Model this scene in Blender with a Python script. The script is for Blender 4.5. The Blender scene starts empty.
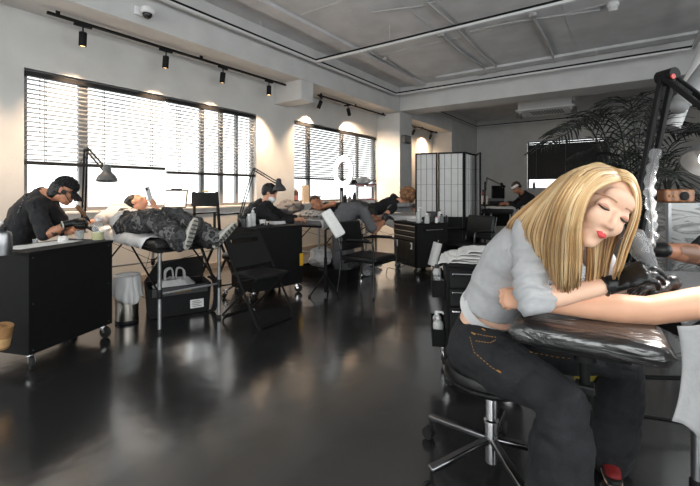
import bpy, bmesh, math, random
import numpy as np
from mathutils import Vector as V, Matrix, noise as mnoise
from mathutils.bvhtree import BVHTree
random.seed(11)
scene = bpy.context.scene
COL = scene.collection
PI = math.pi
FPX, HORIZON, CAMH = 398.0, 190.0, 1.25
YAW = math.radians(35.1)
ca, sa = math.cos(YAW), math.sin(YAW)
X0, CEIL = -5.45, 3.85          # long window wall, ceiling height


def W(lat, d, h):
    "room point from a survey taken at the tripod: metres to the side, metres ahead, height"
    return V((-d * sa + lat * ca, d * ca + lat * sa, h))


AZ = [0.0]


def look_px(px):
    "turn the side / back axes so that 'back' runs from this part of the room straight to the tripod"
    AZ[0] = math.atan((px - 350) / FPX)


def WD(lat, up, back):
    "direction: side, up, towards the tripod"
    c_, s_ = math.cos(AZ[0]), math.sin(AZ[0])
    lat, back = lat * c_ - back * s_, lat * s_ + back * c_
    return V((back * sa + lat * ca, -back * ca + lat * sa, up)).normalized()


def P(px, py, d):
    return W((px - 350) / FPX * d, d, CAMH - (py - HORIZON) / FPX * d)


def PH(px, py, h):
    d = (h - CAMH) * FPX / (HORIZON - py)
    return W((px - 350) / FPX * d, d, h)


def wall_y(px, x=X0):
    t = (px - 350) / FPX
    d = -x / (sa - t * ca)
    return d * (ca + t * sa)


# ------------------------------------------------------------------ mesh builder
WM = {}


class MB:
    def __init__(s):
        s.v, s.f, s.m = [], [], []

    def add(s, vs, fs, M=None, mi=0):
        b = len(s.v)
        for p in vs:
            p = V(p)
            s.v.append(M @ p if M is not None else p)
        for q in fs:
            s.f.append([b + i for i in q])
            s.m.append(mi)
        return s

    def box(s, c, size, rot=None, mi=0):
        hx, hy, hz = size[0] / 2, size[1] / 2, size[2] / 2
        vs = [V((x, y, z)) for x in (-hx, hx) for y in (-hy, hy) for z in (-hz, hz)]
        if rot is not None:
            vs = [rot @ p for p in vs]
        c = V(c)
        fs = [(0, 1, 3, 2), (4, 6, 7, 5), (0, 4, 5, 1), (2, 3, 7, 6), (0, 2, 6, 4), (1, 5, 7, 3)]
        return s.add([p + c for p in vs], fs, None, mi)

    def bb(s, x0, x1, y0, y1, z0, z1, mi=0):
        return s.box(((x0 + x1) / 2, (y0 + y1) / 2, (z0 + z1) / 2), (abs(x1 - x0), abs(y1 - y0), abs(z1 - z0)), None, mi)

    def bar(s, p, q, w, h, up=(0, 0, 1), mi=0):
        p, q = V(p), V(q)
        d = (q - p)
        L = d.length
        d.normalize()
        up = V(up)
        sd = d.cross(up)
        if sd.length < 1e-4:
            sd = d.cross(V((1, 0, 0)))
        sd.normalize()
        u = sd.cross(d)
        R = Matrix((d, sd, u)).transposed()
        return s.box((p + q) / 2, (L, w, h), R, mi)

    def tube(s, pts, r, n=10, caps=True, closed=False, side=None, flat=1.0, mi=0):
        "round (or flattened: flat scales the second axis) tube through pts; r number, list, or list of (a, b)"
        pts = [V(p) for p in pts]
        k = len(pts)
        if not isinstance(r, (list, tuple)):
            r = [r] * k
        rr = [(a if isinstance(a, (list, tuple)) else (a, a * flat)) for a in r]
        vs, fs = [], []
        prev = V(side) if side is not None else None
        for i, p in enumerate(pts):
            if closed:
                t = pts[(i + 1) % k] - pts[i - 1]
            elif i == 0:
                t = pts[1] - p
            elif i == k - 1:
                t = p - pts[-2]
            else:
                t = (pts[i + 1] - p).normalized() + (p - pts[i - 1]).normalized()
            if t.length < 1e-9:
                t = V((0, 0, 1))
            t.normalize()
            if prev is None:
                prev = V((1, 0, 0)) if abs(t.x) < .9 else V((0, 1, 0))
            a = prev - t * prev.dot(t)
            if a.length < 1e-6:
                a = t.orthogonal()
            a.normalize()
            b = t.cross(a)
            if side is None:
                prev = a
            for j in range(n):
                th = 2 * PI * j / n
                vs.append(p + a * (math.cos(th) * rr[i][0]) + b * (math.sin(th) * rr[i][1]))
        for i in range(k if closed else k - 1):
            i2 = (i + 1) % k
            for j in range(n):
                j2 = (j + 1) % n
                fs.append((i * n + j, i * n + j2, i2 * n + j2, i2 * n + j))
        if caps and not closed:
            fs.append(tuple(reversed(range(n))))
            fs.append(tuple((k - 1) * n + j for j in range(n)))
        return s.add(vs, fs, None, mi)

    def cap_tube(s, pts, r, n=12, side=None, flat=1.0):
        "tube with rounded ends (for bodies)"
        pts = [V(p) for p in pts]
        if not isinstance(r, (list, tuple)):
            r = [r] * len(pts)
        rr = [(a if isinstance(a, (list, tuple)) else (a, a * flat)) for a in r]
        d0 = (pts[0] - pts[1]).normalized()
        d1 = (pts[-1] - pts[-2]).normalized()
        m0, m1 = min(rr[0]), min(rr[-1])
        P_, R_ = [], []
        for a in (80, 50, 25):
            t = math.radians(a)
            P_.append(pts[0] + d0 * (m0 * math.sin(t)))
            R_.append((rr[0][0] * math.cos(t), rr[0][1] * math.cos(t)))
        P_ += pts
        R_ += rr
        for a in (25, 50, 80):
            t = math.radians(a)
            P_.append(pts[-1] + d1 * (m1 * math.sin(t)))
            R_.append((rr[-1][0] * math.cos(t), rr[-1][1] * math.cos(t)))
        return s.tube(P_, R_, n, True, False, side)

    def ell(s, c, r, axes=None, nu=16, nv=10, mi=0):
        "ellipsoid; axes = three unit vectors"
        c = V(c)
        ax = [V(a) for a in axes] if axes else [V((1, 0, 0)), V((0, 1, 0)), V((0, 0, 1))]
        if not isinstance(r, (list, tuple)):
            r = (r, r, r)
        vs, fs = [c + ax[2] * r[2]], []
        for i in range(1, nv):
            th = PI * i / nv
            for j in range(nu):
                ph = 2 * PI * j / nu
                vs.append(c + ax[0] * (r[0] * math.sin(th) * math.cos(ph)) + ax[1] * (r[1] * math.sin(th) * math.sin(ph)) + ax[2] * (r[2] * math.cos(th)))
        vs.append(c - ax[2] * r[2])
        for j in range(nu):
            fs.append((0, 1 + j, 1 + (j + 1) % nu))
        for i in range(nv - 2):
            for j in range(nu):
                a = 1 + i * nu
                fs.append((a + j, a + nu + j, a + nu + (j + 1) % nu, a + (j + 1) % nu))
        a = 1 + (nv - 2) * nu
        for j in range(nu):
            fs.append((a + j, len(vs) - 1, a + (j + 1) % nu))
        return s.add(vs, fs, None, mi)

    def lathe(s, prof, n=20, o=(0, 0, 0), axis=(0, 0, 1), closed=False, mi=0):
        ax = V(axis).normalized()
        a = ax.orthogonal().normalized()
        b = ax.cross(a)
        o = V(o)
        vs, fs = [], []
        k = len(prof)
        for r, z in prof:
            for j in range(n):
                t = 2 * PI * j / n
                vs.append(o + ax * z + a * (r * math.cos(t)) + b * (r * math.sin(t)))
        for i in range(k if closed else k - 1):
            i2 = (i + 1) % k
            for j in range(n):
                j2 = (j + 1) % n
                fs.append((i * n + j, i * n + j2, i2 * n + j2, i2 * n + j))
        if not closed:
            if prof[0][0] > 1e-5:
                fs.append(tuple(reversed(range(n))))
            if prof[-1][0] > 1e-5:
                fs.append(tuple((k - 1) * n + j for j in range(n)))
        return s.add(vs, fs, None, mi)

    def prism(s, poly, dz, M, mi=0):
        n = len(poly)
        vs = [V((x, y, 0)) for x, y in poly] + [V((x, y, dz)) for x, y in poly]
        fs = [tuple(reversed(range(n))), tuple(range(n, 2 * n))]
        for i in range(n):
            j = (i + 1) % n
            fs.append((i, j, n + j, n + i))
        return s.add(vs, fs, M, mi)

    def cloth(s, fn, nu, nv, th=.003, mi=0):
        "thin solid sheet from fn(u, v)"
        g = [[V(fn(i / nu, j / nv)) for j in range(nv + 1)] for i in range(nu + 1)]
        top, bot, fs = [], [], []
        for i in range(nu + 1):
            for j in range(nv + 1):
                du = g[min(i + 1, nu)][j] - g[max(i - 1, 0)][j]
                dv = g[i][min(j + 1, nv)] - g[i][max(j - 1, 0)]
                nn = du.cross(dv)
                if nn.length > 1e-9:
                    nn.normalize()
                top.append(g[i][j] + nn * th / 2)
                bot.append(g[i][j] - nn * th / 2)
        N = len(top)
        ix = lambda i, j: i * (nv + 1) + j
        for i in range(nu):
            for j in range(nv):
                q = (ix(i, j), ix(i + 1, j), ix(i + 1, j + 1), ix(i, j + 1))
                fs.append(q)
                fs.append(tuple(N + k for k in reversed(q)))
        edge = [ix(i, 0) for i in range(nu + 1)] + [ix(nu, j) for j in range(1, nv + 1)] + [ix(i, nv) for i in range(nu - 1, -1, -1)] + [ix(0, j) for j in range(nv - 1, 0, -1)]
        for a, b in zip(edge, edge[1:] + edge[:1]):
            fs.append((a, N + a, N + b, b))
        return s.add(top + bot, fs, None, mi)

    def mesh(s, name, sm=40):
        me = bpy.data.meshes.new(name)
        me.from_pydata([tuple(p) for p in s.v], [], s.f)
        bm = bmesh.new()
        bm.from_mesh(me)
        bmesh.ops.recalc_face_normals(bm, faces=bm.faces)
        bm.to_mesh(me)
        bm.free()
        if sm:
            me.polygons.foreach_set('use_smooth', [True] * len(me.polygons))
            if sm < 180:
                me.set_sharp_from_angle(angle=math.radians(sm))
        return me

    def build(s, name, mat, parent=None, sm=40, bevel=0, world=False, seg=2):
        if world and parent is not None:
            inv = WM[parent.name].inverted()
            s.v = [inv @ p for p in s.v]
        me = s.mesh(name, sm)
        if any(s.m) and len(s.m) == len(me.polygons):
            me.polygons.foreach_set('material_index', s.m)
        o = bpy.data.objects.new(name, me)
        for m in (mat if isinstance(mat, (list, tuple)) else [mat]):
            me.materials.append(m)
        COL.objects.link(o)
        if parent is not None:
            o.parent = parent
            WM[o.name] = WM[parent.name]
        else:
            WM[o.name] = Matrix()
        if bevel:
            b = o.modifiers.new('bevel', 'BEVEL')
            b.width, b.segments, b.limit_method, b.angle_limit = bevel, seg, 'ANGLE', math.radians(35)
            b.harden_normals = False
        return o


def thing(name, label, cat, loc=(0, 0, 0), rotz=0, group=None):
    o = bpy.data.objects.new(name, None)
    o.empty_display_size = .1
    COL.objects.link(o)
    o.location = loc
    o.rotation_euler = (0, 0, rotz)
    WM[o.name] = Matrix.Translation(V(loc)) @ Matrix.Rotation(rotz, 4, 'Z')
    return tag(o, label, cat, group)


def tag(o, label, cat, group=None):
    o['label'], o['category'] = label, cat
    if group:
        o['group'] = group
    return o


def solo(mb, name, label, cat, mat, group=None, **k):
    "a thing that is one mesh, given in room coordinates; its origin goes to its base"
    lo = V([min(p[i] for p in mb.v) for i in range(3)])
    hi = V([max(p[i] for p in mb.v) for i in range(3)])
    c = V(((lo.x + hi.x) / 2, (lo.y + hi.y) / 2, lo.z))
    mb.v = [p - c for p in mb.v]
    o = mb.build(name, mat, None, **k)
    o.location = c
    WM[o.name] = Matrix.Translation(c)
    return tag(o, label, cat, group)


def struct(mb, name, mat, parent=None, **k):
    o = mb.build(name, mat, parent, **k)
    if parent is None:
        o['kind'] = 'structure'
    return o


def copy_tree(o, parent=None):
    c = o.copy()
    COL.objects.link(c)
    if parent is not None:
        c.parent = parent
    for ch in list(o.children):
        copy_tree(ch, c)
    return c


def dup(o, loc, rotz, label, group=None):
    c = copy_tree(o)
    c.location = loc
    c.rotation_euler = (0, 0, rotz)
    c['label'] = label
    if group:
        c['group'] = group
    return c


def arc(c, r, a0, a1, n, ux, uy):
    return [V(c) + V(ux) * (r * math.cos(a0 + (a1 - a0) * i / n)) + V(uy) * (r * math.sin(a0 + (a1 - a0) * i / n)) for i in range(n + 1)]


def smooth_path(pts, n=6):
    "Catmull-Rom"
    pts = [V(p) for p in pts]
    q = [pts[0] * 2 - pts[1]] + pts + [pts[-1] * 2 - pts[-2]]
    out = []
    for i in range(1, len(q) - 2):
        for k in range(n):
            t = k / n
            a, b, c, d = q[i - 1], q[i], q[i + 1], q[i + 2]
            out.append(.5 * ((2 * b) + (c - a) * t + (2 * a - 5 * b + 4 * c - d) * t * t + (3 * b - a - 3 * c + d) * t ** 3))
    out.append(pts[-1])
    return out


# ------------------------------------------------------------------ materials
def new_mat(name):
    m = bpy.data.materials.new(name)
    m.use_nodes = True
    nt = m.node_tree
    b = nt.nodes['Principled BSDF']
    return m, nt, b


def lin(c):
    if isinstance(c, (int, float)):
        c = (c, c, c)
    return tuple(((x / 255) / 12.92 if x / 255 <= .04045 else ((x / 255 + .055) / 1.055) ** 2.4) for x in c) + (1,)


def M(name, col, rough=.5, metal=0, var=.12, vs=30, bump=0, bs=60, coat=0, spec=.5, trans=0, ior=1.45, emit=None, es=0, sheen=0, alpha=1):
    "principled surface with a mild procedural colour variation; col in 0-255 sRGB"
    m, nt, b = new_mat(name)
    L = nt.links
    c = lin(col)
    tc = nt.nodes.new('ShaderNodeTexCoord')
    if var:
        nz = nt.nodes.new('ShaderNodeTexNoise')
        nz.inputs['Scale'].default_value = vs
        nz.inputs['Detail'].default_value = 4
        L.new(tc.outputs['Object'], nz.inputs['Vector'])
        rp = nt.nodes.new('ShaderNodeValToRGB')
        rp.color_ramp.elements[0].position, rp.color_ramp.elements[1].position = .3, .7
        rp.color_ramp.elements[0].color = tuple(x * (1 - var) for x in c[:3]) + (1,)
        rp.color_ramp.elements[1].color = tuple(min(1, x * (1 + var)) for x in c[:3]) + (1,)
        L.new(nz.outputs['Fac'], rp.inputs['Fac'])
        L.new(rp.outputs['Color'], b.inputs['Base Color'])
    else:
        b.inputs['Base Color'].default_value = c
    b.inputs['Roughness'].default_value = rough
    b.inputs['Metallic'].default_value = metal
    b.inputs['Specular IOR Level'].default_value = spec
    b.inputs['Coat Weight'].default_value = coat
    b.inputs['Transmission Weight'].default_value = trans
    b.inputs['IOR'].default_value = ior
    b.inputs['Sheen Weight'].default_value = sheen
    b.inputs['Alpha'].default_value = alpha
    if emit is not None:
        b.inputs['Emission Color'].default_value = lin(emit)
        b.inputs['Emission Strength'].default_value = es
    if bump:
        n2 = nt.nodes.new('ShaderNodeTexNoise')
        n2.inputs['Scale'].default_value = bs
        n2.inputs['Detail'].default_value = 5
        L.new(tc.outputs['Object'], n2.inputs['Vector'])
        bp = nt.nodes.new('ShaderNodeBump')
        bp.inputs['Strength'].default_value = bump
        bp.inputs['Distance'].default_value = .02
        L.new(n2.outputs['Fac'], bp.inputs['Height'])
        L.new(bp.outputs['Normal'], b.inputs['Normal'])
    return m


def pattern(name, cols, scale, kind='noise', rough=.8, stretch=(1, 1, 1), detail=3, distort=0, constant=False):
    "procedural pattern running through a list of (position, colour)"
    m, nt, b = new_mat(name)
    L = nt.links
    tc = nt.nodes.new('ShaderNodeTexCoord')
    mp = nt.nodes.new('ShaderNodeMapping')
    mp.inputs['Scale'].default_value = stretch
    L.new(tc.outputs['Object'], mp.inputs['Vector'])
    if kind == 'voronoi':
        t = nt.nodes.new('ShaderNodeTexVoronoi')
        out = 'Color'
    elif kind == 'wave':
        t = nt.nodes.new('ShaderNodeTexWave')
        t.inputs['Distortion'].default_value = distort
        t.inputs['Detail'].default_value = detail
        out = 'Fac'
    else:
        t = nt.nodes.new('ShaderNodeTexNoise')
        t.inputs['Detail'].default_value = detail
        t.inputs['Distortion'].default_value = distort
        out = 'Fac'
    t.inputs['Scale'].default_value = scale
    L.new(mp.outputs['Vector'], t.inputs['Vector'])
    rp = nt.nodes.new('ShaderNodeValToRGB')
    cr = rp.color_ramp
    if constant:
        cr.interpolation = 'CONSTANT'
    while len(cr.elements) < len(cols):
        cr.elements.new(.5)
    for e, (p, c) in zip(cr.elements, cols):
        e.position, e.color = p, lin(c)
    L.new(t.outputs[out], rp.inputs['Fac'])
    L.new(rp.outputs['Color'], b.inputs['Base Color'])
    b.inputs['Roughness'].default_value = rough
    return m


def clear(name, tint=(235, 240, 240), rough=.05, amount=.85, milk=None):
    "thin clear plastic or glass: see-through mixed with gloss"
    m, nt, b = new_mat(name)
    L = nt.links
    out = nt.nodes['Material Output']
    tr = nt.nodes.new('ShaderNodeBsdfTransparent')
    tr.inputs['Color'].default_value = lin(tint)
    b.inputs['Base Color'].default_value = lin(milk or (200, 200, 200))
    b.inputs['Roughness'].default_value = rough
    mx = nt.nodes.new('ShaderNodeMixShader')
    mx.inputs['Fac'].default_value = 1 - amount
    L.new(tr.outputs[0], mx.inputs[1])
    L.new(b.outputs[0], mx.inputs[2])
    L.new(mx.outputs[0], out.inputs['Surface'])
    return m


m_wall = M('wall paint', (196, 195, 192), .85, var=.05, vs=3, bump=.08, bs=40)
m_ceil = M('painted concrete', (200, 200, 201), .85, var=.10, vs=2.5, bump=.25, bs=18)
m_beam = M('painted beam', (196, 196, 195), .8, var=.06, vs=3, bump=.12, bs=25)
m_frame = M('window frame grey', (120, 120, 120), .5, var=.05)
m_black = M('black powder coat', (15, 15, 16), .6, var=.2, vs=20, bump=.03, bs=200, spec=.22)
m_blackgloss = M('black gloss metal', (16, 16, 17), .22, var=.1)
m_blackplastic = M('black plastic', (22, 22, 23), .5, var=.1, spec=.35)
m_rubber = M('black rubber', (18, 18, 18), .7, var=.1)
m_leather = M('black vinyl', (18, 18, 19), .38, var=.15, bump=.06, bs=90, spec=.4)
m_chrome = M('chrome', (200, 200, 202), .18, 1, var=.03)
m_alu = M('brushed aluminium', (150, 151, 153), .35, .9, var=.06)
m_steel = M('stainless steel', (165, 160, 152), .28, 1, var=.05)
m_white = M('white plastic', (226, 226, 226), .45, var=.03)
m_paper = M('white paper', (222, 221, 219), .85, var=.04, vs=25, bump=.1, bs=50)
m_whitecloth = M('white cloth', (214, 213, 212), .9, var=.06, bump=.25, bs=35)
m_greycloth = M('grey cloth', (158, 158, 160), .9, var=.1, bump=.15, bs=60)
m_grey = M('mid grey plastic', (120, 120, 121), .5, var=.06)
m_darkgrey = M('dark grey plastic', (58, 58, 60), .5, var=.1)
m_blackcloth = M('black cotton', (23, 23, 25), .95, var=.2, vs=25, bump=.2, bs=60)
m_greytee = M('dark grey cotton', (92, 92, 95), .95, var=.12, vs=25, bump=.15, bs=60)
m_skin = M('skin', (205, 150, 122), .5, var=.06, vs=20)
m_skin2 = M('tanned skin', (172, 118, 90), .5, var=.08, vs=20)
m_glove = M('black nitrile', (17, 17, 18), .38, var=.15, bump=.1, bs=90)
m_hairblack = M('black hair', (22, 20, 19), .45, var=.3, vs=60, bump=.4, bs=120)
m_clear = clear('clear plastic', rough=.12, amount=.7)
m_milky = clear('milky plastic', rough=.3, amount=.35, milk=(220, 220, 218))
m_glass = clear('window glass', (250, 252, 252), .02, .93)
m_bag = clear('thin white bag plastic', (230, 230, 230), .35, .25, milk=(222, 222, 222))
m_yellowliq = M('pale yellow liquid', (225, 214, 130), .3, var=.03)
m_cardboard = M('brown cardboard', (150, 112, 72), .85, var=.12)
m_red = M('red plastic', (185, 40, 32), .4, var=.06)
m_yellow = M('yellow plastic', (214, 168, 40), .45, var=.06)
m_wood = pattern('warm wood', [(.3, (112, 68, 38)), (.7, (150, 98, 58))], 6, 'wave', .4, (1, 1, 6), 4, 3)
m_lampgrey = M('lamp grey enamel', (104, 104, 104), .35, .3, var=.04)
SKY, SUNNY, SPOT, LAMP = 3.3, 8.8, 400, 34
# ------------------------------------------------------------------ camera, world
cam_d = bpy.data.cameras.new('camera')
cam = bpy.data.objects.new('camera', cam_d)
COL.objects.link(cam)
cam.location = (0, 0, CAMH)
cam.rotation_euler = (PI / 2, 0, YAW)
cam_d.sensor_fit = 'HORIZONTAL'
cam_d.sensor_width = 36
cam_d.lens = FPX / 700 * 36
cam_d.shift_y = -53 / 700
cam_d.clip_start = .05
scene.camera = cam
scene.view_settings.view_transform = 'Standard'
scene.view_settings.look = 'None'
scene.view_settings.gamma = 1
scene.view_settings.exposure = 0.0
scene.cycles.use_denoising = True
scene.cycles.max_bounces = 8
scene.cycles.diffuse_bounces = 4
scene.cycles.glossy_bounces = 4
scene.cycles.transparent_max_bounces = 16
scene.cycles.sample_clamp_indirect = 6
scene.cycles.caustics_reflective = False
scene.cycles.caustics_refractive = False

wd = bpy.data.worlds.new('overcast sky')
scene.world = wd
wd.use_nodes = True
wn = wd.node_tree
bg = wn.nodes['Background']
tc = wn.nodes.new('ShaderNodeTexCoord')
sx = wn.nodes.new('ShaderNodeSeparateXYZ')
mr = wn.nodes.new('ShaderNodeMapRange')
mr.inputs['From Min'].default_value = -.45
mr.inputs['From Max'].default_value = .15
rp = wn.nodes.new('ShaderNodeValToRGB')
rp.color_ramp.elements[0].color = (.68, .68, .69, 1)
rp.color_ramp.elements[1].color = (1, 1, 1.0, 1)
wn.links.new(tc.outputs['Generated'], sx.inputs[0])
wn.links.new(sx.outputs['Z'], mr.inputs['Value'])
wn.links.new(mr.outputs['Result'], rp.inputs['Fac'])
wn.links.new(rp.outputs['Color'], bg.inputs['Color'])
# overcast sky, much brighter on the sunny side (behind and to the side of the tripod)
dt = wn.nodes.new('ShaderNodeVectorMath')
dt.operation = 'DOT_PRODUCT'
dt.inputs[1].default_value = (.72, -.69, 0)
wn.links.new(tc.outputs['Generated'], dt.inputs[0])
m2 = wn.nodes.new('ShaderNodeMapRange')
m2.interpolation_type = 'SMOOTHSTEP'
m2.inputs['From Min'].default_value, m2.inputs['From Max'].default_value = -.15, .75
m2.inputs['To Min'].default_value, m2.inputs['To Max'].default_value = SKY, SUNNY
wn.links.new(dt.outputs['Value'], m2.inputs['Value'])
wn.links.new(m2.outputs['Result'], bg.inputs['Strength'])

XR, YB, YF = 3.2, -3.0, 15.2
# ------------------------------------------------------------------ floor: dark sealed epoxy, slightly uneven gloss
m_floor, nt, b = new_mat('black epoxy floor')
L = nt.links
tcn = nt.nodes.new('ShaderNodeTexCoord')
n1 = nt.nodes.new('ShaderNodeTexNoise')
n1.inputs['Scale'].default_value = 1.3
n1.inputs['Detail'].default_value = 6
n1.inputs['Distortion'].default_value = .6
L.new(tcn.outputs['Object'], n1.inputs['Vector'])
r1 = nt.nodes.new('ShaderNodeValToRGB')
r1.color_ramp.elements[0].position, r1.color_ramp.elements[1].position = .3, .72
r1.color_ramp.elements[0].color = lin((30, 30, 31))
r1.color_ramp.elements[1].color = lin((42, 42, 43))
L.new(n1.outputs['Fac'], r1.inputs['Fac'])
L.new(r1.outputs['Color'], b.inputs['Base Color'])
r2 = nt.nodes.new('ShaderNodeMapRange')
r2.inputs['To Min'].default_value, r2.inputs['To Max'].default_value = .19, .29
L.new(n1.outputs['Fac'], r2.inputs['Value'])
L.new(r2.outputs['Result'], b.inputs['Roughness'])
n2 = nt.nodes.new('ShaderNodeTexNoise')
n2.inputs['Scale'].default_value = 2.2
n2.inputs['Detail'].default_value = 3
L.new(tcn.outputs['Object'], n2.inputs['Vector'])
bp = nt.nodes.new('ShaderNodeBump')
bp.inputs['Strength'].default_value = .12
bp.inputs['Distance'].default_value = .05
L.new(n2.outputs['Fac'], bp.inputs['Height'])
L.new(bp.outputs['Normal'], b.inputs['Normal'])
b.inputs['Specular IOR Level'].default_value = .7
b.inputs['Coat Weight'].default_value = 1
b.inputs['Coat IOR'].default_value = 1.9
b.inputs['Coat Roughness'].default_value = .16
L.new(bp.outputs['Normal'], b.inputs['Coat Normal'])
struct(MB().bb(X0 - .2, XR + .2, YB - .2, YF + .2, -.1, 0), 'floor', m_floor, sm=0)
struct(MB().bb(X0 - .2, XR + .2, YB - .2, YF + .2, CEIL, CEIL + .15), 'ceiling', m_ceil, sm=0)


def wall_run(name, axis, fixed, out, a0, a1, holes, mat=None):
    "wall along an axis with rectangular openings [(a, b, z0, z1)]"
    mb = MB()
    f0, f1 = sorted((fixed, fixed + out))

    def blk(p, q, z0, z1):
        if q - p < 1e-4 or z1 - z0 < 1e-4:
            return
        if axis == 'y':
            mb.bb(f0, f1, p, q, z0, z1)
        else:
            mb.bb(p, q, f0, f1, z0, z1)
    cur = a0
    for (p, q, z0, z1) in sorted(holes):
        blk(cur, p, 0, CEIL)
        blk(p, q, 0, z0)
        blk(p, q, z1, CEIL)
        cur = q
    blk(cur, a1, 0, CEIL)
    return struct(mb, name, mat or m_wall, sm=0)


W1 = (1.52, 4.85, .99, 2.60)
W2 = (5.83, 8.98, .99, 2.64)
W0 = (-2.4, 0.35, .99, 2.60)
WB = (-2.98, -.55, 1.28, 2.98)
wall_run('wall_left', 'y', X0, -.2, YB, YF, [W0, W1, W2])
wall_run('wall_back', 'x', YF, .2, X0, XR, [WB])
WR = [(-2.2, 1.2, .9, 3.1), (2.0, 5.6, .9, 3.1)]  # unseen side windows, added to bring fill daylight into the room
wall_run('wall_right', 'y', XR, .2, YB, YF, WR)
WF = [(-4.8, -1.2, .9, 3.1), (-.6, 2.8, .9, 3.1)]  # unseen windows behind the tripod, put in as a daylight source
wall_run('wall_front', 'x', YB, -.2, X0, XR, WF)


def window(n, axis, fixed, out, hole, mull, trans=(), sill=0):
    p, q, z0, z1 = hole
    t = .05
    fr = MB()
    g = MB()
    a, b_ = fixed + out * .35, fixed + out * .65

    def blk(m_, u0, u1, v0, v1, k0=a, k1=b_):
        x0, x1 = sorted((k0, k1))
        if axis == 'y':
            m_.bb(x0, x1, u0, u1, v0, v1)
        else:
            m_.bb(u0, u1, x0, x1, v0, v1)
    blk(fr, p, p + t, z0, z1)
    blk(fr, q - t, q, z0, z1)
    blk(fr, p + t, q - t, z0, z0 + t)
    blk(fr, p + t, q - t, z1 - t, z1)
    for m_, w in mull:
        blk(fr, m_ - w / 2, m_ + w / 2, z0 + t, z1 - t)
    for z_ in trans:
        blk(fr, p + t, q - t, z_ - .02, z_ + .02)
    o = struct(fr, 'window_%d' % n, m_frame, sm=0, bevel=.004)
    mid = (a + b_) / 2
    blk(g, p + t * .5, q - t * .5, z0 + t * .5, z1 - t * .5, mid - .004, mid + .004)
    g.build('pane', m_glass, o, sm=0)
    if sill:
        s_ = MB()
        x0, x1 = sorted((fixed + out * .3, fixed - out / abs(out) * sill))
        if axis == 'y':
            s_.bb(x0, x1, p, q, z0 - .03, z0 - .001)
        else:
            s_.bb(p, q, x0, x1, z0 - .03, z0 - .001)
        s_.build('window_sill', m_wall, o, sm=0, bevel=.004)
    return o


window(1, 'y', X0, -.2, W1, [(2.13, .10), (3.80, .07), (4.16, .07), (4.48, .05)], sill=.02)
window(2, 'y', X0, -.2, W2, [(6.35, .09), (7.55, .09), (8.2, .07)], sill=.02)
window(3, 'x', YF, .2, WB, [(-1.75, .06)], sill=.03)
window(4, 'y', X0, -.2, W0, [(-1.0, .08)], sill=.02)
for i, h in enumerate(WR):
    window(5 + i, 'y', XR, .2, h, [((h[0] + h[1]) / 2, .07)], (2.3,))
for i, h in enumerate(WF):
    window(7 + i, 'x', YB, -.2, h, [((h[0] + h[1]) / 2, .07)], (2.3,))

# beams and columns
XB = -4.77
S1 = 3.22
mb = MB().bb(X0, XB, YB, 8.99, S1, CEIL)
mb.bb(X0, XB, 9.67, 12.6, 3.16, CEIL)
struct(mb, 'beam_long', m_beam, sm=0, bevel=.012)
struct(MB().bb(X0, XB, 8.99, 9.67, 0, CEIL), 'column_wall', m_beam, sm=0, bevel=.012)
struct(MB().bb(XB, XR, 8.99, 9.67, 3.25, CEIL), 'beam_cross', m_beam, sm=0, bevel=.012)
struct(MB().bb(X0, XB, 12.6, YF, 0, CEIL), 'column_corner', m_beam, sm=0, bevel=.012)
struct(MB().bb(X0, XB - .002, 5.28, 5.62, 2.86, S1), 'beam_short', m_beam, sm=0, bevel=.01)
# shallow downstand and plaster seams of the slab
mb = MB()
mb.bb(-4.3, -4.05, YB, 8.97, CEIL - .06, CEIL)
mb.bb(-3.6, XR, 8.55, 8.8, CEIL - .05, CEIL)
for y in (2.2, 4.4, 6.6):
    mb.bb(-4.0, XR, y, y + .025, CEIL - .008, CEIL)
for x in (-2.6, -.8, 1.2):
    mb.bb(x, x + .025, YB, 8.5, CEIL - .008, CEIL)
struct(mb, 'trim_1', m_ceil, sm=0, bevel=.004)
mb = MB()
for p, q in ((YB, .35), (.35, 8.98)):
    mb.bb(X0, X0 + .012, p, q, 0, .09)
struct(mb, 'baseboard_left', M('grey skirting', (150, 140, 128), .6, var=.04), sm=0)

# ------------------------------------------------------------------ blinds
def slat_mat(name, col, k):
    m, nt, b = new_mat(name)
    b.inputs['Base Color'].default_value = lin(col)
    b.inputs['Roughness'].default_value = .5
    tl = nt.nodes.new('ShaderNodeBsdfTranslucent')
    tl.inputs['Color'].default_value = lin(col)
    mx = nt.nodes.new('ShaderNodeMixShader')
    mx.inputs['Fac'].default_value = k
    nt.links.new(b.outputs[0], mx.inputs[1])
    nt.links.new(tl.outputs[0], mx.inputs[2])
    nt.links.new(mx.outputs[0], nt.nodes['Material Output'].inputs['Surface'])
    return m


m_slat = slat_mat('grey translucent slat', (188, 188, 188), .35)
m_slatdark = M('dark blind slat', (34, 34, 35), .5, var=.06)


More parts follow.
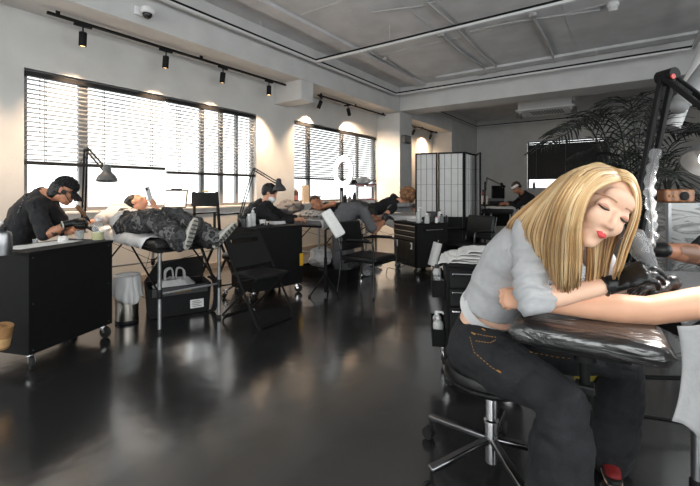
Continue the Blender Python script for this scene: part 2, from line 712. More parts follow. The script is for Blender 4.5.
def blind(axis, fixed, p, q, top, bot, label, tilt, pitch, mslat, depth=.05, ins=1, group=None):
    t = thing('window_blind', label, 'blind', (fixed, (p + q) / 2, bot) if axis == 'y' else ((p + q) / 2, fixed, bot), 0, group)
    mb = MB()
    sl = depth / 2

    def blk(m_, x0, x1, z0, z1):
        if axis == 'y':
            m_.bb(fixed + x0 * ins, fixed + x1 * ins, p + .005, q - .005, z0, z1)
        else:
            m_.bb(p + .005, q - .005, fixed + x0 * ins, fixed + x1 * ins, z0, z1)
    blk(mb, -.03, .035, top - .055, top)
    mb.build('headrail', m_blackplastic, t, sm=0, bevel=.004, world=True)
    mb = MB()
    n = int((top - .08 - bot - .05) / pitch)
    R = Matrix.Rotation(tilt, 3, 'Y') if axis == 'y' else Matrix.Rotation(tilt, 3, 'X')
    for i in range(n):
        z = bot + .06 + i * (top - .09 - bot - .06) / max(1, n - 1)
        sag = random.uniform(-.002, .002)
        if axis == 'y':
            mb.box((fixed, (p + q) / 2, z + sag), (depth, q - p - .02, .003), R)
        else:
            mb.box(((p + q) / 2, fixed, z + sag), (q - p - .02, depth, .003), R)
    mb.build('slats', mslat, t, sm=0, world=True)
    mb = MB()
    blk(mb, -.025, .028, bot, bot + .04)
    mb.build('bottom_rail', m_blackplastic, t, sm=0, bevel=.004, world=True)
    mb = MB()
    L_ = q - p
    for k in (.12, .5, .88):
        c = p + L_ * k
        for s_ in (-1, 1):
            if axis == 'y':
                mb.bb(fixed + s_ * sl * .95 - .001, fixed + s_ * sl * .95 + .001, c - .004, c + .004, bot + .02, top - .03)
            else:
                mb.bb(c - .004, c + .004, fixed + s_ * sl * .95 - .001, fixed + s_ * sl * .95 + .001, bot + .02, top - .03)
    mb.build('ladder_cord', m_darkgrey if mslat is not m_slatdark else m_grey, t, sm=0, world=True)
    mb = MB()
    c = p + L_ * .08
    if axis == 'y':
        mb.tube([(fixed + .045 * ins, c, top - .05), (fixed + .045 * ins, c, bot + .35)], .004, 6)
    else:
        mb.tube([(c, fixed + .045 * ins, top - .05), (c, fixed + .045 * ins, bot + .35)], .004, 6)
    mb.build('tilt_wand', m_darkgrey, t, world=True)
    return t


xbl = X0 - .035
g = 'venetian blinds on the window wall'
yb = wall_y(167)
blind('y', xbl, W1[0] + .01, yb - .012, 2.575, 1.535, 'wide grey slatted blind half lowered, above the capped tattooist', math.radians(-11), .05, m_slat, group=g)
blind('y', xbl, yb + .012, W1[1] - .01, 2.575, 1.485, 'narrower grey slatted blind above the black canvas bag on the window ledge', math.radians(-11), .05, m_slat, group=g)
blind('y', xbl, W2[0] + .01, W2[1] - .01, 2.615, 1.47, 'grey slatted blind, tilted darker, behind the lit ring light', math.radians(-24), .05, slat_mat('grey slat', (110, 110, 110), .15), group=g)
blind('x', YF - .04, WB[0] + .02, WB[1] - .02, 2.9, 1.62, 'black slatted blind nearly closed on the far wall behind the palm', math.radians(80), .042, m_slatdark, ins=-1)

# ------------------------------------------------------------------ track with spotlights above the windows
XT = -5.15
m_lens = M('lamp lens warm', (255, 214, 160), .3, var=0, emit=(255, 205, 140), es=6)


def track(y0, y1, label, z=3.155):
    t = thing('track_rail', label, 'track', (XT, (y0 + y1) / 2, z), 0, 'black lighting tracks above the windows')
    MB().bb(XT - .018, XT + .018, y0, y1, z, z + .03).build('rail', m_black, t, sm=0, bevel=.003, world=True)
    mb = MB()
    for y in (y0 + .1, (y0 + y1) / 2, y1 - .1):
        mb.bb(XT - .012, XT + .012, y - .02, y + .02, z + .03, S1)
    mb.build('ceiling_clip', m_black, t, sm=0, world=True)
    return t


def spot(y, label, tilt, yaw, energy=SPOT, z=3.155, drop=.07, size=84):
    t = thing('track_spotlight', label, 'spotlight', (XT, y, z), yaw, 'black track spotlights above the windows')
    MB().bb(-.02, .02, -.09, .09, -.028, 0).build('track_adapter', m_black, t, sm=0, bevel=.003)
    MB().tube([(0, 0, -.028), (0, 0, -.028 - drop)], .009, 8).build('stem', m_black, t)
    d = V((-math.sin(tilt), 0, -math.cos(tilt)))
    c = V((0, 0, -.03 - drop))
    MB().lathe([(.0, -.012), (.036, -.012), (.04, -.006), (.04, .145), (.036, .15), (.032, .14), (0, .14)], 20, c, d).build('lamp_head', m_black, t)
    MB().lathe([(0, .1405), (.031, .1405), (.031, .143), (0, .143)], 16, c, d).build('lens', m_lens, t)
    ld = bpy.data.lights.new('spot lamp', 'SPOT')
    ld.energy, ld.color, ld.spot_size, ld.spot_blend, ld.shadow_soft_size = energy, (1, .70, .45), math.radians(size), 1.0, .03
    lo = bpy.data.objects.new('spot_lamp', ld)
    COL.objects.link(lo)
    lo.parent = t
    lo.location = c + d * .16
    lo.rotation_euler = d.to_track_quat('-Z', 'Y').to_euler()
    return t


track(-1.4, 1.25, 'black lighting track over the window nearest the tripod')
track(wall_y(47, XT), wall_y(291, XT), 'long black lighting track above the wide bright window')
track(wall_y(318, XT), 8.9, 'short black lighting track by the column above the ring light')
spot(.75, 'black track spotlight washing the bare wall beside the wide window', math.radians(10), 0, SPOT * .8)
for px, lb, tl in ((83, 'first black track spotlight along the rail, above the capped tattooist', 10), (166, 'second black track spotlight along the rail, above the blind joint', 12),
                   (223, 'third black track spotlight along the rail, above the end of the wide blind', 12), (269, 'black track spotlight hanging straight down just before the stub beam', 2)):
    spot(wall_y(px, XT), lb, math.radians(tl * .6), random.uniform(-.2, .2))
spot(wall_y(321, XT), 'tilted black track spotlight right behind the stub beam', math.radians(22), .5)
spot(wall_y(348, XT), 'last black track spotlight beside the white column', math.radians(35), -1.35, SPOT * 1.5, size=110)
# two more spots light the alcove wall past the column
for y in (10.6, 11.8):
    spot(y, 'black track spotlight in the alcove past the white column, %s' % ('nearer the column' if y < 11 else 'farther from the column'), math.radians(30), 0, SPOT * .4, z=3.1, size=165)
track(10.0, 12.3, 'black lighting track in the alcove past the white column', z=3.1)

# ------------------------------------------------------------------ pendant track frame under the slab
m_trackwhite = M('white channel', (205, 205, 205), .5, var=.03)


def pendant(name, label, segs, z, hang):
    t = thing(name, label, 'lighting track', (segs[0][0][0], segs[0][0][1], z))
    a, b_ = MB(), MB()
    for p, q in segs:
        p, q = V((p[0], p[1], z)), V((q[0], q[1], z))
        a.bar(p, q, .05, .035)
        b_.bar(p + V((0, 0, .034)), q + V((0, 0, .034)), .034, .032)
    a.build('channel', m_trackwhite, t, sm=0, bevel=.003, world=True)
    b_.build('black_rail', m_black, t, sm=0, world=True)
    for x, y in hang:
        MB().tube([(x, y, z + .05), (x, y, CEIL)], .004, 6).build('hanger_rod', m_trackwhite, t, world=True)
    return t


pendant('suspended_track', 'rectangular white and black light track hung under the slab between the beams',
        [((-4.62, -1.5), (-4.62, 8.5)), ((-4.62, 8.5), (.85, 8.5)), ((.85, 8.5), (.85, -1.5)), ((-4.62, 5.5), (.85, 5.5))], 3.55,
        [(-4.62, y) for y in (.6, 2.2, 4.2, 7)] + [(x, 5.5) for x in (-3.1, -.6)] + [(x, 8.5) for x in (-3.6, -.5)] + [(.85, 3.0), (.85, 7.0)])
pendant('suspended_track', 'dark light track hung under the slab beyond the cross beam',
        [((-4.62, 9.8), (-4.62, 14.6)), ((-4.62, 14.6), (2.9, 14.6))], 3.55, [(-4.62, 12), (-2, 14.6), (.5, 14.6)])

# ------------------------------------------------------------------ conduits on the slab
m_pipe = M('grey painted conduit', (168, 168, 168), .6, var=.05)


def conduit(pix, label, h=3.82, r=.016, boxes=()):
    pts = [PH(x, y, h) for x, y in pix]
    t = thing('ceiling_conduit', label, 'conduit', pts[0], 0, 'conduits on the slab')
    MB().tube(pts, r, 8).build('pipe', m_pipe, t, world=True)
    for x, y in boxes:
        c = PH(x, y, h)
        MB().lathe([(.0, 0), (.055, 0), (.055, .05), (0, .05)], 14, c - V((0, 0, .03))).build('junction_box', m_pipe, t, world=True)
    return t


conduit([(372, 53), (385, 60), (413, 77), (416, 88)], 'thin conduit with a round box over the window side of the slab', boxes=[(385, 59)])
conduit([(440, 34), (462, 54), (484, 68), (486, 74), (470, 78), (420, 88)], 'long bent conduit running down to the cross beam', boxes=[(441, 35)])
conduit([(470, 31), (512, 22), (541, 18), (600, 10)], 'straight conduit leading to the smoke detector', boxes=[(533, 15)])
conduit([(424, 0), (450, 22), (478, 52), (499, 69)], 'pale conduit crossing the middle of the slab', r=.014)
conduit([(533, 18), (545, 38), (555, 62)], 'short conduit dropping toward the cross beam from the round box', r=.022)
conduit([(372, 12), (420, 6), (480, -12)], 'thin conduit near the suspended cross track', r=.01)

t = thing('smoke_detector', 'round white smoke detector on the slab at the end of a conduit', 'smoke detector', PH(613, 8, 3.78))
c = PH(613, 8, 3.78)
MB().lathe([(0, .07), (.07, .07), (.075, .05), (.07, .02), (.06, .01)], 24, c).build('base', m_white, t, world=True)
MB().lathe([(.055, .012), (.056, -.02), (.045, -.045), (.02, -.05), (0, -.05)], 24, c).build('sensor_cap', m_trackwhite, t, world=True)

# dome camera on the face of the long beam
c = V((XB + .001, wall_y(143, XB), 0))
d = (c.y * ca - c.x * sa)
c.z = CAMH + (HORIZON - 16) / FPX * d
t = thing('ceiling_dome_camera', 'white security dome camera on the long beam', 'security camera', c)
MB().box(c + V((.02, -.05, .03)), (.04, .12, .1)).build('wall_bracket', m_white, t, sm=0, bevel=.006, world=True)
MB().lathe([(0, .045), (.06, .045), (.08, .02), (.08, -.02), (.062, -.03), (0, -.03)], 24, c + V((.1, 0, .03))).build('housing', m_white, t, world=True)
MB().ell(c + V((.1, 0, .0)), (.055, .055, .062)).build('dome', M('smoked dome', (15, 15, 16), .08, var=0), t, world=True)

# emergency lamp box on the column
c = V((XB, 9.25, CAMH + (HORIZON - 139) / FPX * 10.2))
t = thing('wall_lamp', 'small dark lamp box fixed to the white column', 'lamp', c)
MB().box(c + V((.05, 0, 0)), (.1, .36, .2)).build('housing', m_darkgrey, t, sm=0, bevel=.01, world=True)
MB().box(c + V((.103, 0, 0)), (.006, .3, .14)).build('lens', M('lamp cover', (120, 122, 120), .2, var=0), t, sm=0, world=True)

# ceiling air conditioner beyond the cross beam
c = PH(546, 110, 3.33)
t = thing('ceiling_air_conditioner', 'white cassette air conditioner hung beyond the cross beam', 'air conditioner', c, .0)
B = lambda cx, cy, cz, sx, sy, sz: MB().box((cx, cy, cz), (sx, sy, sz))
B(0, .2, .14, 1.25, 1.0, .24).build('case', m_trackwhite, t, sm=0, bevel=.02)
B(0, .2, .0, 1.35, 1.1, .04).build('fascia', m_white, t, sm=0, bevel=.015)
mb = MB()
for k in range(12):
    mb.box((-.36 + k * .065, .2, -.024), (.03, .55, .012))
mb.build('grille', m_grey, t, sm=0)
for s_ in (-1, 1):
    MB().box((s_ * .58, .2, -.03), (.1, .8, .012), Matrix.Rotation(s_ * .5, 3, 'Y')).build('flap', m_white, t, sm=0)
mb = MB()
for x, y in ((-.55, -.25), (.55, -.25), (-.55, .65), (.55, .65)):
    mb.tube([(x, y, .2), (x, y, CEIL - c.z)], .012, 6)
mb.build('hanger_rod', m_pipe, t)
for px, py, lb in ((519, 117, 'small clip spotlight by the near corner of the ceiling air conditioner'), (574, 111, 'small clip spotlight at the far end of the ceiling air conditioner')):
    k = PH(px, py, 3.2)
    q = thing('clip_spotlight', lb, 'spotlight', k, 0, 'clip spotlights by the air conditioner')
    MB().tube([k + V((0, .05, .1)), V((k.x, k.y + .05, CEIL))], .01, 6).build('stem', m_pipe, q, world=True)
    MB().lathe([(.03, .12), (.05, .1), (.085, -.04), (.078, -.04), (.04, .08), (0, .09)], 18, k, (.25, -.2, 1)).build('shade', m_chrome, q, world=True)
    MB().ell(k + V((0, 0, .0)), .035).build('bulb', m_white, q, world=True)
# pipes and duct under the far slab
t = thing('ceiling_duct', 'grey box duct and pipe under the far slab by the cross beam', 'duct', PH(560, 96, 3.5))
c = PH(562, 97, 3.5)
MB().box(c + V((.0, .5, .1)), (.5, .35, .3)).build('box', m_ceil, t, sm=0, bevel=.01, world=True)
MB().tube([c + V((.2, .5, .1)), c + V((2.6, .5, .16)), c + V((5.0, .5, .16))], .05, 10).build('pipe', m_ceil, t, world=True)
t = thing('ceiling_pipe', 'thick pale pipe slanting from the slab by the black swing lamp', 'pipe', PH(690, 78, 2.9))
MB().tube([PH(720, 20, 3.3), P(688, 88, 4.0), P(672, 128, 4.0)], .07, 14).build('pipe', m_beam, t, world=True)
# ------------------------------------------------------------------ shared kit
def box_to(parent, name, mat, c, s, bevel=.004, rot=None):
    return MB().box(c, s, rot).build(name, mat, parent, sm=0, bevel=bevel)


def caster(parent, x, y, r=.045, swing=0, mat=None):
    "fork caster under a cabinet, wheel on the floor; fork is the part, wheel its sub-part"
    R = Matrix.Rotation(swing, 3, 'Z')
    o = V((x, y, 0))
    off = R @ V((.025, 0, 0))
    c = o + off + V((0, 0, r))
    ax = R @ V((0, 1, 0))
    mb = MB()
    mb.lathe([(.028, 0), (.028, .012), (.018, .02), (.018, .03), (.032, .034), (.032, .04)], 14, (x, y, 2 * r - .005))
    for s_ in (-1, 1):
        a = o + V((0, 0, 2 * r + .005)) + ax * (s_ * .019)
        mb.bar(a, c + ax * (s_ * .019), .03, .003, ax)
    f = mb.build('caster', m_chrome if mat is None else mat, parent)
    w = MB()
    w.lathe([(.012, -.013), (r * .9, -.013), (r, -.008), (r, .008), (r * .9, .013), (.012, .013)], 24, c, ax, closed=True)
    w.lathe([(0, -.015), (.014, -.015), (.014, .015), (0, .015)], 12, c, ax)
    w.build('wheel', m_rubber, f)
    return f


def rolling_cabinet(name, label, loc, rotz, group=None):
    "work cabinet .70 x .46 x .82; long plain side faces local -Y, drawers local +Y"
    t = thing(name, label, 'cabinet', loc, rotz, group)
    w, d = .70, .46
    box_to(t, 'body', m_black, (0, 0, .455), (w, d, .69), .004)
    box_to(t, 'worktop', m_black, (0, 0, .811), (w + .012, d + .012, .022), .004)
    for x in (-w / 2 + .05, w / 2 - .05):
        for y in (-d / 2 + .05, d / 2 - .05):
            caster(t, x, y, .048, random.uniform(-2.5, 2.5))
    z = .76
    for k in range(5):
        hh = .12
        dr = box_to(t, 'drawer', m_black, (0, d / 2 + .011, z - hh / 2), (w - .04, .02, hh - .01), .004)
        MB().bar((-.14, d / 2 + .035, z - .03), (.14, d / 2 + .035, z - .03), .014, .014).build('handle', m_alu, dr, sm=0, bevel=.003)
        z -= hh
    for x in (-w / 2 + .03, w / 2 - .04):
        for zz in (.14, .46, .78):
            MB().lathe([(0, 0), (.006, 0), (.006, .003), (0, .004)], 8, (x, -d / 2, zz), (0, -1, 0)).build('screw', m_darkgrey, t)
    return t


# cabinet nearest the tripod on the window side
cA = V((-3.36, .96, 0))
uA = V((-.36, .93, 0)).normalized()
vA = V((-uA.y, uA.x, 0))
if vA.x > 0:
    vA = -vA
cenA = cA + uA * .36 + vA * .24
rotA = math.atan2(uA.y, uA.x)      # local +X along the long side; -Y must face the tripod (-v)
# local Y = R(+90) of u ; want local -Y = -vA => local Y = vA
assert (V((-uA.y, uA.x, 0)) - vA).length < .01
rolling_cabinet('rolling_cabinet', 'black rolling work cabinet in front of the capped tattooist', cenA, rotA, 'black rolling cabinets')
uC = V((.17, .985, 0)).normalized()
vC = V((-uC.y, uC.x, 0))
cenC = V((-3.40, 2.96, 0)) + uC * .36 + vC * .24
rotC = math.atan2(uC.y, uC.x)
rolling_cabinet('rolling_cabinet', 'black rolling work cabinet behind the black folding chair', cenC, rotC, 'black rolling cabinets')
tgc = box_to(bpy.data.objects['rolling_cabinet.001'], 'hang_tag', m_yellow, (.33, -.238, .40), (.05, .006, .15), .002)
tgc['label'] = 'yellow tag on the cabinet side'

TOP = .8225


def onA(a, b_, h=TOP):
    p = cenA + uA * a + vA * b_
    return V((p.x, p.y, h))


def onC(a, b_, h=TOP):
    p = cenC + uC * a + vC * b_
    return V((p.x, p.y, h))


# ------------------------------------------------------------------ folding chair
def folding_chair(label, loc, rotz):
    "black metal folding chair facing local +X"
    t = thing('folding_chair', label, 'chair', loc, rotz)
    w = .235
    tr = .011
    # back frame: floor bar in front, legs lean back up to the back panel
    fb = V((.24, 0, tr))
    tb = V((-.26, 0, .80))
    def q(s_, k): return fb.lerp(tb, k) + V((0, s_, 0))
    path = [q(-w, 1), q(-w, .06)] + [q(-w + .05, 0)] + [q(w - .05, 0), q(w, .06), q(w, 1)]
    MB().tube(smooth_path(path[:1] + path[1:3], 5)[:-1] + smooth_path(path[2:4], 1) + smooth_path(path[4:], 2), tr, 8).build('back_frame', m_black, t)
    rb = V((-.33, 0, tr))
    sf = V((.20, 0, .45))
    w2 = .205
    def q2(s_, k): return rb.lerp(sf, k) + V((0, s_, 0))
    MB().tube([q2(-w2, 1), q2(-w2, .5), q2(-w2, .06), q2(-w2 + .04, 0), q2(w2 - .04, 0), q2(w2, .06), q2(w2, .5), q2(w2, 1)], tr, 8).build('rear_leg_frame', m_black, t)
    # seat panel
    n = 12
    pts = []
    for i in range(n + 1):
        pts.append((.22 - .03 * (1 - math.cos((i / n - .5) * PI)), -.2 + .4 * i / n))
    poly = pts + [(-.17, .2), (-.17, -.2)]
    MB().prism(poly, .02, Matrix.Translation((0, 0, .438))).build('seat', m_blackplastic, t, sm=30, bevel=.006)
    # back panel with a grip slot
    d = (tb - fb).normalized()
    nrm = V((d.z, 0, -d.x))
    z0, z1 = .60, .985
    mb = MB()
    def pp(y, k): return fb.lerp(tb, k) + V((0, y, 0))
    def strip(y0, y1, k0, k1):
        a, b_, c, e = pp(y0, k0), pp(y1, k0), pp(y1, k1), pp(y0, k1)
        th = nrm * .008
        mb.add([a - th, b_ - th, c - th, e - th, a + th, b_ + th, c + th, e + th], [(3, 2, 1, 0), (4, 5, 6, 7), (0, 1, 5, 4), (1, 2, 6, 5), (2, 3, 7, 6), (3, 0, 4, 7)])
    strip(-w, w, .64, .90)
    strip(-w, w, .955, 1.015)
    strip(-w, -w * .72, .90, .955)
    strip(w * .72, w, .90, .955)
    mb.build('backrest', m_blackplastic, t, sm=0)
    MB().tube([(-.04, -w, .395), (-.04, w, .395)], .007, 8).build('pivot_rod', m_darkgrey, t)
    return t


folding_chair('black metal folding chair alone on the dark floor', (-2.94, 2.66, 0), 0)


# ------------------------------------------------------------------ visitor armchairs
def armchair(label, loc, rotz, group=None):
    t = thing('visitor_armchair', label, 'chair', loc, rotz, group)
    r = .0125
    w = .27
    for s_ in (-1, 1):
        # one bent tube: front leg, arm, down to the back
        fr = smooth_path([(.24, s_ * w, .0), (.24, s_ * w, .3), (.23, s_ * w, .60), (.18, s_ * w, .645), (-.1, s_ * w, .64), (-.24, s_ * w, .62)], 5)
        lg = MB().tube(fr, r, 8).build('arm_frame', m_blackgloss, t)
        MB().bar((.17, s_ * w, .662), (-.14, s_ * w, .655), .05, .022).build('arm_pad', m_blackplastic, lg, sm=30, bevel=.008)
        MB().tube(smooth_path([(-.30, s_ * (w - .03), 0), (-.24, s_ * (w - .03), .42), (-.27, s_ * (w - .03), .62), (-.33, s_ * (w - .03), .84)], 5), r, 8).build('rear_leg', m_blackgloss, t)
        MB().lathe([(.016, 0), (.016, .02), (.012, .025)], 10, (.24, s_ * w, 0)).build('foot_cap', m_rubber, t)
    MB().bar((.2, -w, .37), (.2, w, .37), .02, .02).build('front_rail', m_blackgloss, t, sm=0)
    MB().bar((-.2, -w + .03, .37), (-.2, w - .03, .37), .02, .02).build('rear_rail', m_blackgloss, t, sm=0)
    mb = MB()
    mb.box((0, 0, .425), (.5, .49, .075))
    mb.build('seat', m_leather, t, sm=60, bevel=.032, seg=4)
    R = Matrix.Rotation(-.16, 3, 'Y')
    MB().box((-.275, 0, .68), (.06, .47, .36), R).build('backrest', m_leather, t, sm=60, bevel=.026, seg=4)
    return t


armchair('black vinyl armchair standing alone beside the tilted white arm rest', (-2.63, 4.14, 0), 0, 'black vinyl armchairs')
c = P(469, 262, 5.95)
armchair('black vinyl armchair tucked between the tool chest and the paper screen', (c.x, c.y, 0), -1.9, 'black vinyl armchairs')


# ------------------------------------------------------------------ massage tables
def massage_table(label, foot, head, wdt, top, group, padmat=None, braces=True):
    "portable table from foot-end centre to head-end centre"
    foot, head = V((foot[0], foot[1], 0)), V((head[0], head[1], 0))
    ax = head - foot
    Ln = ax.length
    rot = math.atan2(ax.y, ax.x)
    t = thing('massage_table', label, 'massage table', foot, rot, group)
    MB().box((Ln / 2, 0, top - .035), (Ln, wdt, .07)).build('pad', padmat or m_leather, t, sm=50, bevel=.025, seg=3)
    MB().box((Ln / 2, 0, top - .085), (Ln - .04, wdt - .04, .03)).build('frame', m_black, t, sm=0, bevel=.004)
    for x in (.04, Ln - .05):
        for y in (-wdt / 2 + .05, wdt / 2 - .05):
            l = MB().tube([(x, y, .0), (x, y, top - .09)], .0165, 12).build('leg', m_alu, t)
            MB().lathe([(.022, .30), (.024, .31), (.024, .37), (.022, .38)], 12, (x, y, 0)).build('collar', m_blackplastic, l)
            MB().lathe([(.021, 0), (.021, .03), (.018, .035)], 12, (x, y, 0)).build('rubber_foot', m_rubber, l)
    if braces:
        for s_ in (-1, 1):
            y = s_ * (wdt / 2 - .05)
            MB().tube([(.04, y, .34), (Ln * .42, y, top - .11)], .009, 8).build('brace', m_black, t)
            MB().tube([(Ln - .05, y, .34), (Ln * .58, y, top - .11)], .009, 8).build('brace', m_black, t)
        MB().tube([(.04, -wdt / 2 + .05, .34), (.04, wdt / 2 - .05, .34)], .01, 8).build('cross_rail', m_alu, t)
        MB().tube([(Ln - .05, -wdt / 2 + .05, .34), (Ln - .05, wdt / 2 - .05, .34)], .01, 8).build('cross_rail', m_alu, t)
        for s_ in (-1, 1):
            MB().tube([(.06, s_ * (wdt / 2 - .05), top - .12), (Ln * .5, -s_ * .1, .42), (Ln - .1, s_ * (wdt / 2 - .05), top - .12)], .003, 6).build('cable', m_darkgrey, t)
    return t


BT = .80                                     # table height
B1f, B1h = V((-3.28, 2.16, 0)), V((-5.05, 2.43, 0))
t1 = massage_table('black massage table holding the client in camouflage trousers', B1f, B1h, .66, BT, 'massage tables')
B2f, B2h = V((-4.12, 6.0, 0)), V((-3.95, 4.40, 0))
massage_table('massage table with the grey patterned pillow', B2f, B2h, .62, BT, 'massage tables', M('grey vinyl', (120, 120, 122), .45))
B3f, B3h = V((-2.80, 6.37, 0)), V((-4.42, 6.37, 0))
massage_table('massage table under the curly haired client', B3f, B3h, .62, BT, 'massage tables')


def sheet(name, label, cat, A_, B_, wdt, top, s0, s1, drop, mat, ends=(0, 0), amp=.012, seed=0, nu=36, nv=26):
    "cloth lying on a table from fraction s0 to s1 of its length, hanging over both long sides"
    ax = (B_ - A_)
    Ln = ax.length
    ax = ax / Ln
    sd = V((-ax.y, ax.x, 0))
    half = wdt / 2 + .006

    def fn(u, v):
        s_ = (s0 + (s1 - s0) * u) * Ln
        tot = half + drop
        q = -tot + 2 * tot * v
        dl = drop * (1 + .35 * mnoise.noise(V((u * 4 + seed, seed, 0))))
        z = top + .006
        y = q
        if abs(q) > half:
            over = abs(q) - half
            over = over / drop * dl
            y = math.copysign(half + .012 + .03 * over + .012 * math.sin(u * 28 + seed) * min(1, over / .06), q)
            z = top - over
        n_ = mnoise.noise(V((u * 7 + seed, v * 9, seed * .7))) + .5 * mnoise.noise(V((u * 17 + seed, v * 21, seed)))
        z += amp * abs(n_) * (1 if abs(q) < half else .2)
        if abs(q) > half:
            y += math.copysign(abs(n_) * amp * .8, q)
        p = A_ + ax * s_ + sd * y
        return (p.x, p.y, z)
    mb = MB().cloth(fn, nu, nv, .003)
    return solo(mb, name, label, cat, mat, sm=180)


sheet('bed_sheet', 'rumpled white sheet on the table of the client in camouflage trousers', 'sheet', B1f, B1h, .66, BT, .12, 1.0, .09, m_whitecloth, amp=.03, seed=2)
sheet('bed_sheet', 'white paper sheet on the table with the patterned pillow', 'sheet', B2f, B2h, .62, BT, .02, 1.0, .12, m_whitecloth, amp=.012, seed=5)
sheet('bed_sheet', 'grey white sheet on the table of the curly haired client', 'sheet', B3f, B3h, .62, BT, .0, .7, .2, m_whitecloth, amp=.02, seed=8)


# pillows
def pillow(name, label, c, size, rotz, mat, tilt=0, cat='pillow', seed=0, nx=28, ny=20):
    R = Matrix.Rotation(rotz, 3, 'Z') @ Matrix.Rotation(tilt, 3, 'Y')
    vs, fs = [], []
    for side in (1, -1):
        for i in range(nx + 1):
            for j in range(ny + 1):
                a, b_ = i / nx * 2 - 1, j / ny * 2 - 1
                k = (1 - a ** 4) * (1 - b_ ** 4)
                k = max(0, k) ** .5
                pin = 1 - .06 * (abs(a) ** 3) * (1 - b_ * b_) - .0
                n_ = mnoise.noise(V((a * 2.2 + seed, b_ * 2.2, side * 3 + seed)))
                vs.append(V((a * size[0] / 2 * (1 - .06 * (1 - b_ * b_) * abs(a) ** 3), b_ * size[1] / 2 * (1 - .06 * (1 - a * a) * abs(b_) ** 3), side * size[2] / 2 * k * (1 + .18 * n_) + .0)))
    N = (nx + 1) * (ny + 1)
    ix = lambda i, j: i * (ny + 1) + j
    for i in range(nx):
        for j in range(ny):
            fs.append((ix(i, j), ix(i + 1, j), ix(i + 1, j + 1), ix(i, j + 1)))
            fs.append((N + ix(i, j), N + ix(i, j + 1), N + ix(i + 1, j + 1), N + ix(i + 1, j)))
    mb = MB().add([R @ v + V(c) for v in vs], fs)
    o = solo(mb, name, label, cat, mat, sm=180)
    bm = bmesh.new()
    bm.from_mesh(o.data)
    bmesh.ops.remove_doubles(bm, verts=bm.verts, dist=1e-4)
    bm.to_mesh(o.data)
    bm.free()
    return o


m_patpillow = pattern('patterned pillow cotton', [(0, (62, 62, 64)), (.42, (92, 92, 94)), (.5, (176, 176, 176)), (.58, (118, 118, 120)), (.66, (205, 205, 204))], 22, 'noise', .9, detail=2)
pillow('pillow', 'grey patterned pillow under the sleeping client', (-3.93, 4.68, .865), (.62, .40, .14), .1, m_patpillow, .0, seed=3)
pillow('pillow', 'white pillow under the head of the client in camouflage trousers', (-4.72, 2.38, BT + .09), (.40, .5, .15), .0, m_whitecloth, .25, seed=6)
pillow('pillow', 'crumpled grey wrapped pillow under the curly haired client', P(402, 207, 6.9), (.42, .40, .16), .2, M('plastic wrapped grey', (140, 140, 142), .3, var=.35, vs=14, bump=.5, bs=20), -.1, seed=9)


# ------------------------------------------------------------------ tool chest behind the armchair
def tool_chest():
    a, b_ = P(394, 268, 6.38), P(418, 276, 5.78)
    a.z = b_.z = 0
    u = (b_ - a).normalized()                # along the drawer face
    v = V((-u.y, u.x, 0))                    # away from the drawer face
    if v.dot(V((.48, .87, 0))) < 0:
        v = -v
    w, d, h = .64, .56, .76
    cen = a + u * (w / 2) + v * (d / 2)
    rot = math.atan2(u.y, u.x)
    t = thing('tool_chest', 'black tool chest with silver trimmed drawers beside the paper screen', 'tool chest', cen, rot)
    box_to(t, 'body', m_black, (0, 0, .105 + .315), (w, d, .63), .006)
    box_to(t, 'top_tray', m_black, (0, 0, .748), (w + .02, d + .02, .024), .006)
    zs = [(.725, .075), (.645, .075), (.565, .075)]
    for z, hh in zs:
        dr = box_to(t, 'drawer', m_blackgloss, (0, -d / 2 - .008, z - hh / 2), (w - .05, .018, hh - .006), .003)
        box_to(dr, 'handle_strip', m_chrome, (0, -d / 2 - .022, z - .012), (w - .06, .02, .014), .003)
    for s_ in (-1, 1):
        do = box_to(t, 'door', m_blackgloss, (s_ * (w - .06) / 4, -d / 2 - .008, .305), ((w - .06) / 2 - .005, .018, .36), .004)
        lt = MB()
        lt.box((s_ * .2, -d / 2 - .022, .42), (.045, .012, .1))
        lt.build('latch_plate', m_white, do, sm=0, bevel=.01)
        box_to(do, 'latch', m_darkgrey, (s_ * .2, -d / 2 - .031, .42), (.02, .01, .055), .004)
    for x in (-w / 2 + .06, w / 2 - .06):
        for y in (-d / 2 + .06, d / 2 - .06):
            caster(t, x, y, .048, random.uniform(-3, 3))
    box_to(t, 'side_handle', m_chrome, (w / 2 + .04, 0, .66), (.02, .3, .02), .006)
    for y in (-.14, .14):
        box_to(t, 'handle_bracket', m_black, (w / 2 + .02, y, .66), (.04, .02, .03), .003)
    return t, cen, u, v, rot


chest, cenE, uE, vE, rotE = tool_chest()


